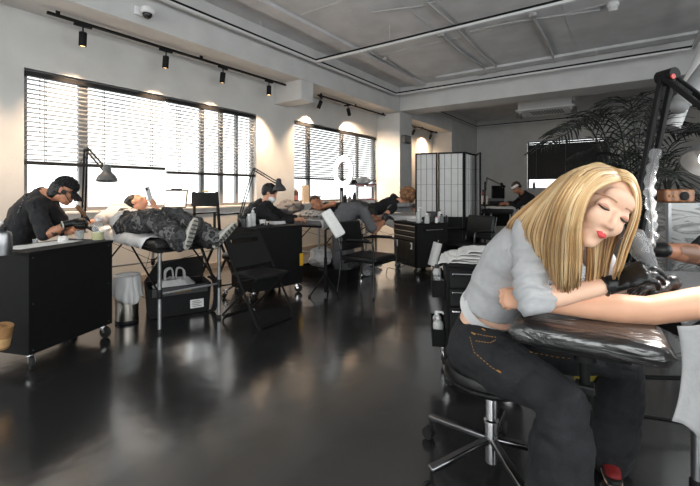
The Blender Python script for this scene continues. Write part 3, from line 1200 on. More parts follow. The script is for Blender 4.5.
# ------------------------------------------------------------------ drawer trolley beside the seated artist
def trolley():
    c0 = P(446, 389, 2.52)
    c0.z = 0
    lat = V((ca, sa, 0))
    rot = YAW - math.radians(10)
    u = V((math.cos(rot), math.sin(rot), 0))
    v = V((-u.y, u.x, 0))
    w, d, h = .46, .40, .79
    cen = c0 + u * (w / 2) + v * (d / 2)
    t = thing('drawer_trolley', 'black drawer trolley piled with white paper behind the blonde artist', 'trolley', cen, rot)
    box_to(t, 'body', m_black, (0, 0, .43), (w, d, .66), .008)
    box_to(t, 'top_tray', m_black, (0, 0, .77), (w + .015, d + .015, .022), .006)
    z = .745
    for hh in (.115, .115, .30):
        dr = box_to(t, 'drawer', m_blackplastic, (0, -d / 2 - .01, z - hh / 2), (w - .05, .02, hh - .01), .004)
        box_to(dr, 'handle_strip', m_chrome, (0, -d / 2 - .028, z - .022), (w - .07, .022, .014), .004)
        z -= hh
    for zz, hh in ((.56, .11), (.245, .11)):
        mb = MB()
        x0, x1 = -w / 2 - .085, -w / 2 - .001
        y0, y1 = -d / 2 + .02, d / 2 - .04
        mb.bb(x0, x1, y0, y1, zz, zz + .008)
        mb.bb(x0, x0 + .006, y0, y1, zz, zz + hh)
        mb.bb(x0, x1, y0, y0 + .006, zz, zz + hh)
        mb.bb(x0, x1, y1 - .006, y1, zz, zz + hh)
        mb.build('side_bin', m_black, t, sm=0, bevel=.002)
    for x in (-w / 2 + .01, w / 2 - .06):
        for y in (-d / 2 + .05, d / 2 - .06):
            caster(t, x, y, .048, random.uniform(-3, 3))
    return t, cen, u, v, rot, w, d


troll, cenG, uG, vG, rotG, wG, dG = trolley()


def onG(a, b_, h):
    p = cenG + uG * a + vG * b_
    return V((p.x, p.y, h))


# stack of rumpled paper on it
def paper_fn(seed, c, sx, sy, z, amp, rot):
    cr, sr = math.cos(rot), math.sin(rot)

    def fn(u, v):
        x, y = (u - .5) * sx, (v - .5) * sy
        n_ = mnoise.noise(V((u * 4 + seed, v * 4, seed))) + .5 * mnoise.noise(V((u * 9 + seed, v * 9, seed)))
        zz = z + amp * (n_ + .6)
        # edges droop over the rim
        k = max(0, abs(u - .5) * 2 - .86) / .14
        zz -= .03 * k * (.5 + n_)
        return (c.x + x * cr - y * sr, c.y + x * sr + y * cr, zz)
    return fn


pk = 'rumpled papers on the trolley'
for k in range(5):
    lb = ['bottom sheet of white paper drooping over the trolley rim', 'second rumpled white sheet in the trolley paper pile', 'middle rumpled white sheet in the trolley paper pile', 'fourth rumpled white sheet in the trolley paper pile', 'topmost crumpled white sheet on the trolley paper pile'][k]
    sx = .52 - .05 * k
    solo(MB().cloth(paper_fn(k * 3.3 + 1, onG(.0 + .015 * k, .0, 0), sx, .42 - .03 * k, .785 + .016 * k, .010, rotG + .1 * (k % 3 - 1)), 22, 16, .002), 'paper_sheet', lb, 'paper', m_paper, pk, sm=180)

# ------------------------------------------------------------------ folding paper screen
pt = [(415.2, 6.75), (437.8, 6.58), (464.4, 6.46), (475.8, 6.95), (480.5, 6.55)]
pts = []
for px, d in pt:
    q = P(px, 190, d)
    pts.append(V((q.x, q.y, 0)))
m_shoji = M('rice paper', (196, 196, 194), .9, var=.05, vs=8)
m_shoji.node_tree.nodes['Principled BSDF'].inputs['Subsurface Weight'].default_value = 0
t = thing('folding_screen', 'folding screen of white paper panels in black frames', 'folding screen', (pts[0] + pts[-1]) / 2)
H = 1.87
for i in range(4):
    a, b_ = pts[i], pts[i + 1]
    u = (b_ - a)
    Lw = u.length
    u.normalize()
    up = V((0, 0, 1))
    g = .004
    a2, b2 = a + u * g, b_ - u * g
    mb = MB()
    st = .026
    mb.bar(a2 + u * st / 2 + up * .02, a2 + u * st / 2 + up * H, st, .024, u)
    mb.bar(b2 - u * st / 2 + up * .02, b2 - u * st / 2 + up * H, st, .024, u)
    for z in (H - .013, .80, .10):
        mb.bar(a2 + u * st + up * z, b2 - u * st + up * z, .024, .026)
    fr = mb.build('panel_frame', m_black, t, sm=0, world=True)
    n = u.cross(up)
    mb = MB()
    mb.bar(a2 + u * st + up * 1.335, b2 - u * st + up * 1.335, .003, 1.06, up)
    mb.build('paper', m_shoji, fr, sm=0, world=True)
    mb = MB()
    k = max(1, round(Lw / .1))
    for s_ in range(1, k):
        c = a2 + u * (Lw * s_ / k)
        mb.bar(c + up * .81, c + up * (H - .02), .006, .012, u)
    for z in (1.07, 1.34, 1.6):
        mb.bar(a2 + u * st + up * z, b2 - u * st + up * z, .012, .006)
    mb.build('lattice', m_grey, fr, sm=0, world=True)
    mb = MB()
    mb.bar(a2 + u * st + up * .45, b2 - u * st + up * .45, .008, .68, up)
    mb.build('lower_board', m_black, fr, sm=0, world=True)
# ------------------------------------------------------------------ bottles and small wares
def bottle(name, label, c, r, h, mat, capmat, kind='squeeze', group=None, liquid=None, cat='bottle'):
    t = thing(name, label, cat, c, 0, group)
    if kind == 'pump':
        MB().lathe([(0, .002), (r * .9, 0), (r, .006), (r, h * .55), (r * .85, h * .64), (r * .38, h * .70), (r * .38, h * .74), (0, h * .74)], 20).build('bottle', mat, t)
        p = MB().lathe([(r * .45, h * .73), (r * .45, h * .80), (r * .12, h * .81), (r * .12, h * .93), (0, h * .93)], 14)
        p.bar((-r * .3, 0, h * .95), (r * 1.0, 0, h * .96), r * .35, h * .045)
        p.bar((r * .95, 0, h * .965), (r * 1.05, 0, h * .90), r * .25, r * .25, (0, 1, 0))
        p.build('pump', capmat, t)
    elif kind == 'squeeze':
        MB().lathe([(0, .002), (r * .92, 0), (r, .006), (r, h * .62), (r * .8, h * .70), (r * .42, h * .74), (r * .42, h * .77), (0, h * .77)], 20).build('bottle', mat, t)
        p = MB().lathe([(r * .5, h * .76), (r * .5, h * .83), (r * .2, h * .85), (0, h * .85)], 14)
        p.tube([(0, 0, h * .84), (0, 0, h * .93), (r * .35, 0, h * .985), (r * 1.25, 0, h)], [r * .16, r * .14, r * .12, r * .08], 8)
        p.build('spout', capmat, t)
    else:
        MB().lathe([(0, .002), (r * .92, 0), (r, .006), (r, h * .70), (r * .7, h * .80), (r * .45, h * .84), (r * .45, h * .86), (0, h * .86)], 20).build('bottle', mat, t)
        MB().lathe([(r * .55, h * .85), (r * .55, h * .985), (r * .48, h), (0, h)], 14).build('cap', capmat, t)
    if liquid:
        MB().lathe([(0, .004), (r * .9, .005), (r * .95, .01), (r * .95, h * .36), (0, h * .36)], 18).build('liquid', liquid, t)
    return t


def cup(name, label, c, r, h, mat, group=None, cat='cup'):
    mb = MB().lathe([(0, 0), (r * .78, 0), (r, h), (r * .93, h), (r * .72, .004), (0, .004)], 18, c)
    return solo(mb, name, label, cat, mat, group)


def crumple(name, label, cat, c, r, mat, group=None, seed=0, sq=.8):
    vs_mb = MB().ell((0, 0, 0), (r, r, r * sq), None, 20, 14)
    out = []
    for p in vs_mb.v:
        k = 1 + .35 * mnoise.noise(p * (2.2 / r) + V((seed, 0, 0))) + .15 * mnoise.noise(p * (5 / r) + V((0, seed, 0)))
        out.append(V(c) + V((0, 0, r * sq * .8)) + p * k)
    vs_mb.v = out
    return solo(vs_mb, name, label, cat, mat, group, sm=25)


# --- on the cabinet nearest the tripod
bottle('spray_bottle', 'clear bottle of pale yellow liquid standing on the nearest black cabinet', V((P(98, 240, 3.40).x, P(98, 240, 3.40).y, TOP)), .045, .19, m_clear, m_milky, 'cap', liquid=m_yellowliq)
gq = 'clear plastic cups by the capped tattooist'
cup('plastic_cup', 'clear plastic cup just behind the yellow liquid bottle on the cabinet', V((P(80, 238, 3.45).x, P(80, 238, 3.45).y, TOP)), .034, .075, m_clear, gq)
cup('plastic_cup', 'tiny clear ink cup on the paper towel beside the tattooist', onA(.02, .19), .02, .035, m_clear, gq)
crumple('tissue', 'crumpled white tissue beside the gloved hand of the capped tattooist', 'tissue', V((P(63, 241, 3.25).x, P(63, 241, 3.25).y, TOP)), .035, m_paper, seed=3)
solo(MB().cloth(lambda u, v: tuple(onA(-.28 + .5 * u, -.06 + .2 * v, TOP + .004 + .004 * mnoise.noise(V((u * 6, v * 4, 1))))), 20, 8, .003), 'paper_towel', 'strip of white paper towel laid along the nearest black cabinet', 'paper', m_paper, sm=180)
t = thing('eyeglasses', 'folded black eyeglasses lying near the corner of the nearest cabinet', 'eyeglasses', onA(-.33, .02), rotA)
for s_ in (-1, 1):
    MB().tube(arc((s_ * .034, 0, .02), .022, 0, 2 * PI, 20, (1, 0, 0), (0, .25, .97))[:-1], .003, 6, closed=True).build('lens_rim', m_blackgloss, t)
    MB().tube([(s_ * .056, 0, .026), (s_ * .05, .06, .012), (s_ * .03, .12, .006)], .0025, 6).build('temple', m_blackgloss, t)
MB().tube([(-.012, 0, .024), (0, -.002, .028), (.012, 0, .024)], .003, 6).build('bridge', m_blackgloss, t)
c = P(3, 255, 2.62)
c.z = TOP
t = thing('steel_bottle', 'brushed steel pump bottle at the left end of the nearest cabinet', 'bottle', c)
MB().lathe([(0, .002), (.045, 0), (.047, .006), (.047, .13), (.04, .15), (.018, .16), (0, .16)], 24).build('body', m_alu, t)
MB().lathe([(.02, .158), (.02, .185), (.008, .19), (0, .19)], 14).build('collar', m_blackplastic, t)
t['label'] = 'brushed steel bottle at the end of the nearest cabinet, beside the eyeglasses'
for k in range(3):
    a = onA(-.50 + .05 * k, .10 + .05 * k, TOP)
    p = [a + V((0, 0, .012)), a + V((0, 0, .10)), a + V((.02, .02, .165 + .012 * k)), a + V((.09, .08, .185 + .015 * k)), a + V((.15, .12, .17 + .012 * k))]
    solo(MB().tube(smooth_path(p, 5), .008, 8), 'bent_straw', ['lowest white bent tube behind the steel bottle', 'middle white bent tube behind the steel bottle', 'upper white bent tube behind the steel bottle'][k], 'tube', m_white, 'white bent tubes')
c = P(2, 336, 2.58)
t = thing('tape_roll', 'brown cardboard roll hung on the end of the nearest cabinet', 'roll', c)
axr = (P(5, 300, 2.5) - P(0, 340, 2.5)).normalized()
MB().lathe([(.022, -.075), (.05, -.075), (.05, .075), (.022, .075)], 24, c, (.25, .1, 1), closed=True).build('cardboard', m_cardboard, t, world=True)
MB().lathe([(.0512, -.06), (.0512, .0), (.0505, .0), (.0505, -.06)], 24, c, (.25, .1, 1), closed=True).build('label_band', M('tan label', (196, 158, 110), .8), t, world=True)
MB().tube([c, c + vA * .06 + V((0, 0, .05))], .008, 6).build('hook', m_black, t, world=True)

# --- on the cabinet behind the folding chair
bottle('squeeze_bottle', 'white squeeze bottle with bent spout on the cabinet behind the folding chair', onC(-.17, .05), .034, .22, m_milky, m_white, 'squeeze')
bottle('bottle', 'plain milky bottle left of the bent spout bottle', onC(-.24, .02), .03, .15, m_milky, m_white, 'cap', 'bottles on the cabinet behind the folding chair')
bottle('bottle', 'dark bottle at the left end of the cabinet behind the folding chair', onC(-.30, .10), .034, .16, m_blackgloss, m_darkgrey, 'cap', 'bottles on the cabinet behind the folding chair')
bottle('bottle', 'short black bottle beside the dark bottle on the folding chair cabinet', onC(-.31, .01), .028, .12, m_darkgrey, m_blackplastic, 'cap', 'bottles on the cabinet behind the folding chair')
ik = 'ink caps on the cabinet behind the folding chair'
for k, (a, b_, mm, lb) in enumerate([(-.07, .02, m_black, 'black ink cap nearest the bent spout bottle'), (-.03, .05, m_darkgrey, 'dark grey ink cap second from the bent spout bottle'), (.01, .03, m_clear, 'clear ink cap third from the bent spout bottle'), (.05, .06, m_black, 'black ink cap beside the paper napkin stack')]):
    cup('ink_cap', lb, onC(a, b_), .014, .025, mm, ik)
cup('paper_cup', 'round white cup behind the ink caps on the cabinet', onC(.02, .14), .04, .06, m_white)
t = thing('napkin_stack', 'flat stack of white paper napkins on the cabinet behind the folding chair', 'napkins', onC(.20, .1), rotC)
for k in range(3):
    MB().box((.004 * (k % 2), .003 * k, .006 + .012 * k), (.17, .15, .010)).build('napkin', m_paper, t, sm=0, bevel=.003)

# --- on the tool chest
def onE(a, b_):
    p = cenE + uE * a + vE * b_
    return V((p.x, p.y, .7605))


def onP(px, d, z=.7605):
    p = P(px, 200, d)
    return V((p.x, p.y, z))


gb = 'bottles on the tool chest'
solo(MB().box(onE(-.06, -.06) + V((0, 0, .014)), (.22, .16, .026), Matrix.Rotation(rotE, 3, 'Z')), 'white_tray', 'flat white tray on top of the tool chest', 'tray', m_white, sm=0, bevel=.008)
bottle('pump_bottle', 'tall milky pump bottle standing in the middle of the tool chest', onP(418.5, 5.95), .04, .24, m_milky, m_white, 'pump', gb)
bottle('bottle', 'milky round bottle beside the tall pump bottle on the tool chest', onP(427, 5.85), .036, .15, m_milky, m_white, 'cap', gb)
bottle('bottle', 'white bottle with a red cap on the tool chest', onP(436.5, 5.93), .022, .10, m_white, m_red, 'cap', gb)
bottle('bottle', 'tall white bottle with dark cap at the back of the tool chest', onP(439.5, 6.12), .03, .19, m_white, m_darkgrey, 'cap', gb)
bottle('bottle', 'grey bottle on the corner of the tool chest', onP(441.5, 5.99), .03, .13, m_grey, m_blackplastic, 'cap', gb)
bottle('bottle', 'dark little bottle at the far edge of the tool chest', onP(446.5, 6.12), .024, .10, m_darkgrey, m_blackplastic, 'cap', gb)
t = thing('label_printer', 'small dark box machine at the back of the tool chest', 'machine', onP(431.5, 6.12), rotE)
box_to(t, 'case', m_darkgrey, (0, 0, .08), (.13, .1, .16), .01)
box_to(t, 'screen', m_grey, (0, -.052, .11), (.09, .006, .05), .002)
# paper roll and cable by the chest
c = P(435, 254, 5.55)
t = thing('paper_roll', 'white paper roll with brown core leaning on the tool chest', 'paper roll', c)
ax = (P(438.5, 243, 5.5) - P(432.5, 266, 5.5)).normalized()
MB().lathe([(.024, -.16), (.062, -.16), (.062, .16), (.024, .16)], 24, c, ax, closed=True).build('paper', m_paper, t, world=True)
MB().lathe([(.02, -.162), (.026, -.162), (.026, .164), (.02, .164)], 18, c, ax, closed=True).build('core', m_cardboard, t, world=True)
MB().tube([c - ax * .2, c + ax * .2], .008, 8).build('holder_rod', m_chrome, t, world=True)
MB().bar(c + ax * .19, c + ax * .19 + V((-.05, .06, .0)), .012, .012).build('holder_arm', m_chrome, t, sm=0, world=True)
c = P(410, 262, 5.7)
solo(MB().tube(smooth_path([P(414, 240, 5.78), P(413, 252, 5.7), P(406, 264, 5.68), P(396, 269, 5.8), P(388, 268, 5.95), P(386, 275, 5.85)], 6), .005, 6), 'power_cable', 'thin black cable looping from the tool chest latch', 'cable', m_rubber)

# --- on the trolley bins
gs = 'bottles in the trolley side bins'
bottle('bottle', 'clear pump bottle in the lower side bin of the paper topped trolley', onG(-wG / 2 - .045, -.12, .2535), .035, .21, m_milky, m_white, 'pump', gs)
bottle('bottle', 'white bottle with red cap in the lower trolley bin', onG(-wG / 2 - .05, -.04, .2535), .026, .13, m_white, m_red, 'cap', gs)
bottle('bottle', 'short clear bottle at the back of the lower trolley bin', onG(-wG / 2 - .045, .06, .2535), .03, .15, m_milky, m_white, 'cap', gs)
crumple('foil_wrap', 'crumpled clear wrap poking out of the upper trolley bin', 'wrap', onG(-wG / 2 - .045, -.08, .57), .036, M('shiny wrap', (170, 170, 172), .15, var=.2), seed=5, sq=1.7)
bottle('bottle', 'clear little bottle in the upper trolley bin', onG(-wG / 2 - .045, .06, .5685), .03, .16, m_milky, m_darkgrey, 'cap', gs)

# --- trash bin
c = P(127, 323, 3.78)
c.z = 0
t = thing('pedal_bin', 'round steel bin lined with a white bag beside the massage table', 'bin', c)
MB().lathe([(0, .0), (.096, 0), (.098, .01), (.098, .40), (.092, .40), (.092, .02), (0, .02)], 28).build('body', m_steel, t)
MB().lathe([(.099, 0), (.101, .005), (.101, .025), (.099, .03)], 28).build('base_ring', m_blackplastic, t)


def liner(c, r, top, drop, seed):
    def fn(u, v):
        a = 2 * PI * u
        n_ = mnoise.noise(V((math.cos(a) * 2 + seed, math.sin(a) * 2, v * 2.5))) + .5 * mnoise.noise(V((math.cos(a) * 5, math.sin(a) * 5 + seed, v * 6)))
        if v < .25:
            k = v / .25
            return (c[0] + (r * .9 + .02 * k) * math.cos(a), c[1] + (r * .9 + .02 * k) * math.sin(a), top - .1 + .1 * k + .012 * n_)
        k = (v - .25) / .75
        rr = r + .012 + .03 * k + .030 * n_ * k + .012 * math.sin(a * 9) * k
        return (c[0] + rr * math.cos(a), c[1] + rr * math.sin(a), top - drop * k * (1 + .3 * mnoise.noise(V((math.cos(a) * 1.5, math.sin(a) * 1.5, seed)))))
    return MB().cloth(fn, 48, 16, .002)


solo(liner((c.x, c.y), .1, .45, .22, 4), 'bin_liner', 'crumpled translucent bag turned over the rim of the steel bin', 'bag', m_bag, sm=180)

# --- luggage under the massage table: black box bag with carrier bag and strap
a, b_ = P(152, 320, 3.83), P(207, 311, 4.10)
a.z = b_.z = 0
u = (b_ - a).normalized()
v = V((-u.y, u.x, 0))
if v.x > 0:
    v = -v
cen = (a + b_) / 2 + v * .17
rt = math.atan2(u.y, u.x)
t = thing('storage_case', 'black open case on the floor under the massage table', 'case', cen, rt)
Lc = (b_ - a).length
mb = MB()
hw, hd, hh = Lc / 2 + .02, .17, .30
mb.add([(-hw, -hd, .004), (hw, -hd, .004), (hw, hd, .004), (-hw, hd, .004), (-hw - .02, -hd - .02, hh), (hw + .02, -hd - .02, hh), (hw + .02, hd + .02, hh), (-hw - .02, hd + .02, hh),
        (-hw + .012, -hd + .012, .02), (hw - .012, -hd + .012, .02), (hw - .012, hd - .012, .02), (-hw + .012, hd - .012, .02), (-hw - .005, -hd - .005, hh), (hw + .005, -hd - .005, hh), (hw + .005, hd + .005, hh), (-hw - .005, hd + .005, hh)],
       [(3, 2, 1, 0), (0, 1, 5, 4), (1, 2, 6, 5), (2, 3, 7, 6), (3, 0, 4, 7), (8, 9, 10, 11), (8, 12, 13, 9), (9, 13, 14, 10), (10, 14, 15, 11), (11, 15, 12, 8), (4, 5, 13, 12), (5, 6, 14, 13), (6, 7, 15, 14), (7, 4, 12, 15)])
mb.build('body', m_blackcloth, t, sm=0, bevel=.006)
MB().add([V(p) for p in [(-hw - .02, hd + .02, hh), (hw + .02, hd + .02, hh), (hw + .05, hd + .16, hh + .2), (-hw + .12, hd + .16, hh + .17), (-hw - .02, hd + .035, hh), (hw + .02, hd + .035, hh), (hw + .05, hd + .175, hh + .2), (-hw + .12, hd + .175, hh + .17)]],
         [(0, 1, 2, 3), (7, 6, 5, 4), (0, 4, 5, 1), (1, 5, 6, 2), (2, 6, 7, 3), (3, 7, 4, 0)]).build('lid_flap', m_blackcloth, t, sm=0)
box_to(t, 'front_band', m_darkgrey, (0, -hd - .018, .255), (Lc, .012, .08), .003, Matrix.Rotation(-.06, 3, 'X'))
lb_ = box_to(t, 'white_label', m_paper, (hw - .12, -hd - .010, .10), (.13, .006, .085), .001, Matrix.Rotation(-.07, 3, 'X'))
mb = MB()
for k in range(4):
    mb.box((hw - .12 - .01 * (k % 2), -hd - .0145, .075 + .017 * k), (.09 - .02 * (k % 2), .002, .006))
mb.build('print_lines', m_grey, lb_, sm=0)
mb = MB()
for k, wd_ in enumerate((.02, .012, .022, .016, .02, .012, .018)):
    mb.box((-.07 + k * .026, -hd - .0265, .245), (wd_, .003, .022))
mb.build('yellow_lettering', M('dull yellow print', (120, 92, 34), .7), t, sm=0)
solo(MB().cloth(lambda q, w: tuple(cen + u * (hw - .02 + .05 * math.sin(q * PI) + .05 * w) + v * (-.19 - .05 * math.sin(q * PI)) + V((0, 0, max(.012, .36 - .35 * q + .05 * math.sin(q * 6))))), 24, 3, .02), 'backpack_strap', 'thick black strap drooping over the front of the open case', 'strap', m_blackcloth, sm=60)


def carrier(c, sx, sy, h, rt, seed):
    R = Matrix.Rotation(rt, 3, 'Z')
    mb = MB()

    def fn(u_, v_):
        a = 2 * PI * u_
        n_ = mnoise.noise(V((math.cos(a) * 2 + seed, math.sin(a) * 2, v_ * 3))) + .6 * mnoise.noise(V((math.cos(a) * 5, math.sin(a) * 5, v_ * 6 + seed)))
        k = (.8 + .35 * math.sin(v_ * 2.6)) if v_ < .75 else .98 - .35 * (v_ - .75) / .25
        p = V((sx * math.cos(a) * k * (1 + .22 * n_), sy * math.sin(a) * k * (1 + .22 * n_), .004 + h * v_ + .015 * n_ * v_))
        return tuple(V(c) + R @ p)
    mb.cloth(fn, 40, 14, .002)
    for s_ in (-1, 1):
        for k in (-1, 1):
            pth = [V((s_ * sx * .55, k * sy * .35, h * .9)), V((s_ * sx * .5, k * sy * .3, h * 1.35)), V((s_ * sx * .15, k * sy * .2, h * 1.42)), V((s_ * sx * .06, k * sy * .25, h * .95))]
            mb.tube([V(c) + R @ p for p in smooth_path(pth, 5)], [(.014, .004)] * 16, 8)
    return mb


solo(carrier(cen + u * -.03 + V((0, 0, .10)), .17, .12, .24, rt, 7), 'carrier_bag', 'white plastic carrier bag standing in the open black case', 'bag', m_bag, sm=180)

# --- window ledge: clipboard and bags on stand
m_ledge = m_wall
ZS = .99
t = thing('clipboard', 'white sheet on a black clipboard propped on the window ledge', 'clipboard', P(176, 207, 5.83), 0)
ctr = P(176, 196, 5.80)
ctr.z = ZS + .135
tr = WD(1, 0, 0)
upv = (V((0, 0, 1)) + WD(0, 0, -1) * .25).normalized()
nn = tr.cross(upv)
R = Matrix((tr, -nn, upv)).transposed()
MB().box(ctr, (.33, .012, .27), R).build('board', m_blackplastic, t, sm=0, bevel=.006, world=True)
MB().box(ctr + nn * .009 - upv * .006, (.30, .003, .235), R).build('paper', m_paper, t, sm=0, world=True)
MB().box(ctr + upv * .135 + nn * .01, (.16, .02, .022), R).build('clip', m_blackgloss, t, sm=0, bevel=.005, world=True)
MB().bar(ctr - nn * .01, ctr - nn * .03 - V((0, 0, .12)), .05, .006).build('easel_leg', m_blackplastic, t, sm=0, world=True)
# ------------------------------------------------------------------ tall canvas director chair by the window
c = P(207, 250, 4.95)
c.z = 0
t = thing('director_chair', 'tall black canvas director chair by the window, behind the camouflage trousers', 'chair', c, YAW - .45)
hw = .21
for s_ in (-1, 1):
    MB().bar((s_ * hw, .0, .72), (s_ * (hw - .02), -.03, 1.23), .025, .03, (1, 0, 0)).build('back_post', m_blackgloss, t, sm=0, bevel=.004)
    MB().bar((s_ * hw, -.05, .95), (s_ * hw, .36, .95), .045, .02).build('armrest', m_blackgloss, t, sm=0, bevel=.004)
    MB().bar((s_ * hw, .34, .72), (s_ * hw, .34, .945), .025, .025, (1, 0, 0)).build('arm_post', m_blackgloss, t, sm=0)
for y in (0, .34):
    for s_ in (-1, 1):
        MB().bar((s_ * hw, y, .74), (-s_ * hw, y + s_ * .028, .02), .022, .03, (0, 1, 0)).build('leg', m_blackgloss, t, sm=0, bevel=.003)
MB().cloth(lambda u, v: ((u - .5) * 2 * (hw - .0), -.045 - .035 * math.sin(u * PI), 1.05 + .17 * v), 14, 6, .012).build('back_canvas', m_blackcloth, t, sm=60)
MB().cloth(lambda u, v: ((u - .5) * 2 * hw, .37 * v, .74 - .03 * math.sin(u * PI)), 14, 6, .01).build('seat_canvas', m_blackcloth, t, sm=60)
MB().box((.0, -.02, 1.235), (.09, .02, .02)).build('yellow_tab', m_yellow, t, sm=0, bevel=.004)


# ------------------------------------------------------------------ swing-arm desk lamps
def desk_lamp(label, base, elbow, head, aim, mat, arm=.011, s=1.0, clamp=True, energy=0, top=None, group='swing arm desk lamps'):
    "two-rod lower arm base->elbow, upper arm elbow->head, cone shade aimed along aim"
    t = thing('desk_lamp', label, 'lamp', base, 0, group)
    base, elbow, head = V(base), V(elbow), V(head)
    aim = V(aim).normalized()

    def pair(p, q, name):
        d = (q - p).normalized()
        sd = WD(1, 0, 0)
        sd = (sd - d * sd.dot(d)).normalized() * .014 * s
        mb = MB()
        mb.tube([p + sd, q + sd], arm * .62, 8)
        mb.tube([p - sd, q - sd], arm * .62, 8)
        for k in (.12, .88):
            c_ = p.lerp(q, k)
            mb.bar(c_ - sd * 1.3, c_ + sd * 1.3, arm, arm)
        o = mb.build(name, m_black, t, world=True)
        cs = MB()
        n = 40
        a0, a1 = p.lerp(q, .15), p.lerp(q, .42)
        e1 = d.orthogonal().normalized()
        e2 = d.cross(e1)
        cs.tube([a0.lerp(a1, i / n) + (e1 * math.cos(i * 1.3) + e2 * math.sin(i * 1.3)) * .006 * s for i in range(n + 1)], .0014 * s, 5)
        cs.build('spring', m_darkgrey, o, world=True)
        return o
    pair(base + V((0, 0, .05)), elbow, 'lower_arm')
    pair(elbow, head, 'upper_arm')
    MB().ell(elbow, .022 * s).build('joint', mat, t, world=True)
    mb = MB()
    if clamp:
        mb.lathe([(0, -.0), (.022 * s, 0), (.022 * s, .06), (.012, .065), (0, .065)], 14, base)
        mb.box(base + V((0, 0, .006)), (.055 * s, .055 * s, .012))
    else:
        mb.lathe([(0, 0), (.085 * s, 0), (.085 * s, .012), (.02, .022), (.014, .06), (0, .06)], 24, base)
    mb.build('clamp_base', mat, t, world=True)
    sh = MB()
    prof = [(.0, -.07), (.026, -.068), (.032, -.05), (.034, -.01), (.046, .01), (.07, .035), (.085, .065), (.088, .085), (.084, .085), (.08, .066), (.066, .04), (.042, .016), (.0, .0)]
    sh.lathe([(r * s, z * s) for r, z in prof], 24, head, aim)
    shd = sh.build('lamp_shade', mat, t, world=True)
    MB().ell(head + aim * .045 * s, .03 * s).build('bulb', M('lamp bulb', (245, 240, 230), .4, var=0, emit=(255, 244, 228), es=(6 if energy else .15)), t, world=True)
    MB().bar(head - aim * .03 * s, head - aim * .03 * s - V((0, 0, .03)), .012, .012).build('shade_knob', m_black, t, sm=0, world=True)
    if energy:
        ld = bpy.data.lights.new('desk lamp light', 'SPOT')
        ld.energy, ld.color, ld.spot_size, ld.spot_blend, ld.shadow_soft_size = energy, (1, .95, .88), math.radians(115), .6, .06
        lo = bpy.data.objects.new('lamp_light', ld)
        COL.objects.link(lo)
        lo.parent = t
        lo.location = WM[t.name].inverted() @ (head + aim * .09 * s)
        lo.rotation_euler = aim.to_track_quat('-Z', 'Y').to_euler()
    return t


def dpx(px, py, d):
    return P(px, py, d)


b1 = P(83, 238, 4.2)
b1.z = BT
desk_lamp('grey shaded swing arm lamp leaning over the capped tattooist', b1, P(86, 148, 4.35), P(107, 172, 4.2), (.1, -.05, -1), m_lampgrey, s=1.15, arm=.016)
lampo = bpy.data.objects['desk_lamp']
b2 = P(239, 222, 5.1)
desk_lamp('black swing arm lamp over the dark hooded tattooist', V((b2.x, b2.y, TOP + .0)), P(254, 169, 5.3), P(279, 184, 5.3), (.12, -.05, -1), M('dark lamp enamel', (70, 70, 71), .35, .3), s=1.05)

# ------------------------------------------------------------------ tilted arm rest on a tripod
c = P(325.5, 297, 4.72)
c.z = 0
t = thing('arm_rest_stand', 'tilted white wrapped arm rest on a black tripod in front of the armchair', 'arm rest', c, YAW)
MB().tube([(0, 0, .12), (0, 0, .78)], .014, 10).build('pole', m_black, t)
MB().tube([(0, 0, .04), (0, 0, .45)], .02, 10).build('lower_pole', m_black, t)
for k in range(3):
    a = math.radians(205 + 120 * k)
    e = V((math.cos(a), math.sin(a), 0))
    l = MB().bar(V((0, 0, .24)) + e * .015, e * .2 + V((0, 0, .01)), .022, .012).build('leg', m_black, t, sm=0, bevel=.003)
    MB().bar(V((0, 0, .1)) + e * .015, e * .11 + V((0, 0, .12)), .014, .008).build('leg_strut', m_black, l, sm=0)
    MB().box(e * .2 + V((0, 0, .012)), (.03, .03, .024), Matrix.Rotation(a, 3, 'Z')).build('rubber_foot', m_rubber, l, sm=0, bevel=.004)
MB().lathe([(0, 0), (.025, 0), (.025, .05), (0, .05)], 12, (0, 0, .24)).build('leg_hub', m_black, t)
MB().tube([(.02, 0, .6), (.06, 0, .6)], .008, 8).build('knob', m_blackplastic, t)
pa, pb = P(325.5, 211, 4.72), P(341, 236, 4.66)
axp = (pb - pa).normalized()
sdp = WD(1, .0, -.25)
sdp = (sdp - axp * sdp.dot(axp)).normalized()
nrp = axp.cross(sdp)
R = Matrix((axp, sdp, nrp)).transposed()
MB().box((pa + pb) / 2, ((pb - pa).length, .135, .05), R).build('pad', m_paper, t, sm=50, bevel=.018, world=True, seg=3)
MB().box((pa + pb) / 2 - nrp * .03, (.16, .08, .015), R).build('pad_plate', m_black, t, sm=0, world=True)
mid = (pa + pb) / 2
MB().bar(W(0, 0, 0) * 0 + V((c.x, c.y, .77)), mid - nrp * .03, .02, .02).build('tilt_bracket', m_black, t, sm=0, world=True)

# ------------------------------------------------------------------ ring light
rc = P(343, 171.5, 7.75)
nrm = WD(-.80, .0, .60).normalized()
upr = (V((0, 0, 1)) + WD(1, 0, 0) * .30).normalized()
e1 = (upr - nrm * upr.dot(nrm)).normalized()
e2 = nrm.cross(e1)
m_ring = M('lit ring diffuser', (250, 250, 250), .4, var=0, emit=(255, 253, 250), es=2.4)
t = thing('ring_light', 'lit white ring light on a stand before the second window', 'ring light', (rc.x, rc.y, 0))
ro, ri = .31, .20
MB().lathe([(ri, -.0), (ro, 0), (ro, .012), (ri, .012)], 48, rc, nrm, closed=True).build('diffuser', m_ring, t, world=True)
MB().lathe([(ri - .006, -.03), (ro + .006, -.03), (ro + .008, -.001), (ri - .008, -.001)], 48, rc, nrm, closed=True).build('ring_case', m_white, t, world=True)
pt0 = rc - e1 * ro - V((0, 0, .02))
MB().tube([V((pt0.x, pt0.y, 0.03)), pt0], .014, 10).build('pole', m_alu, t, world=True)
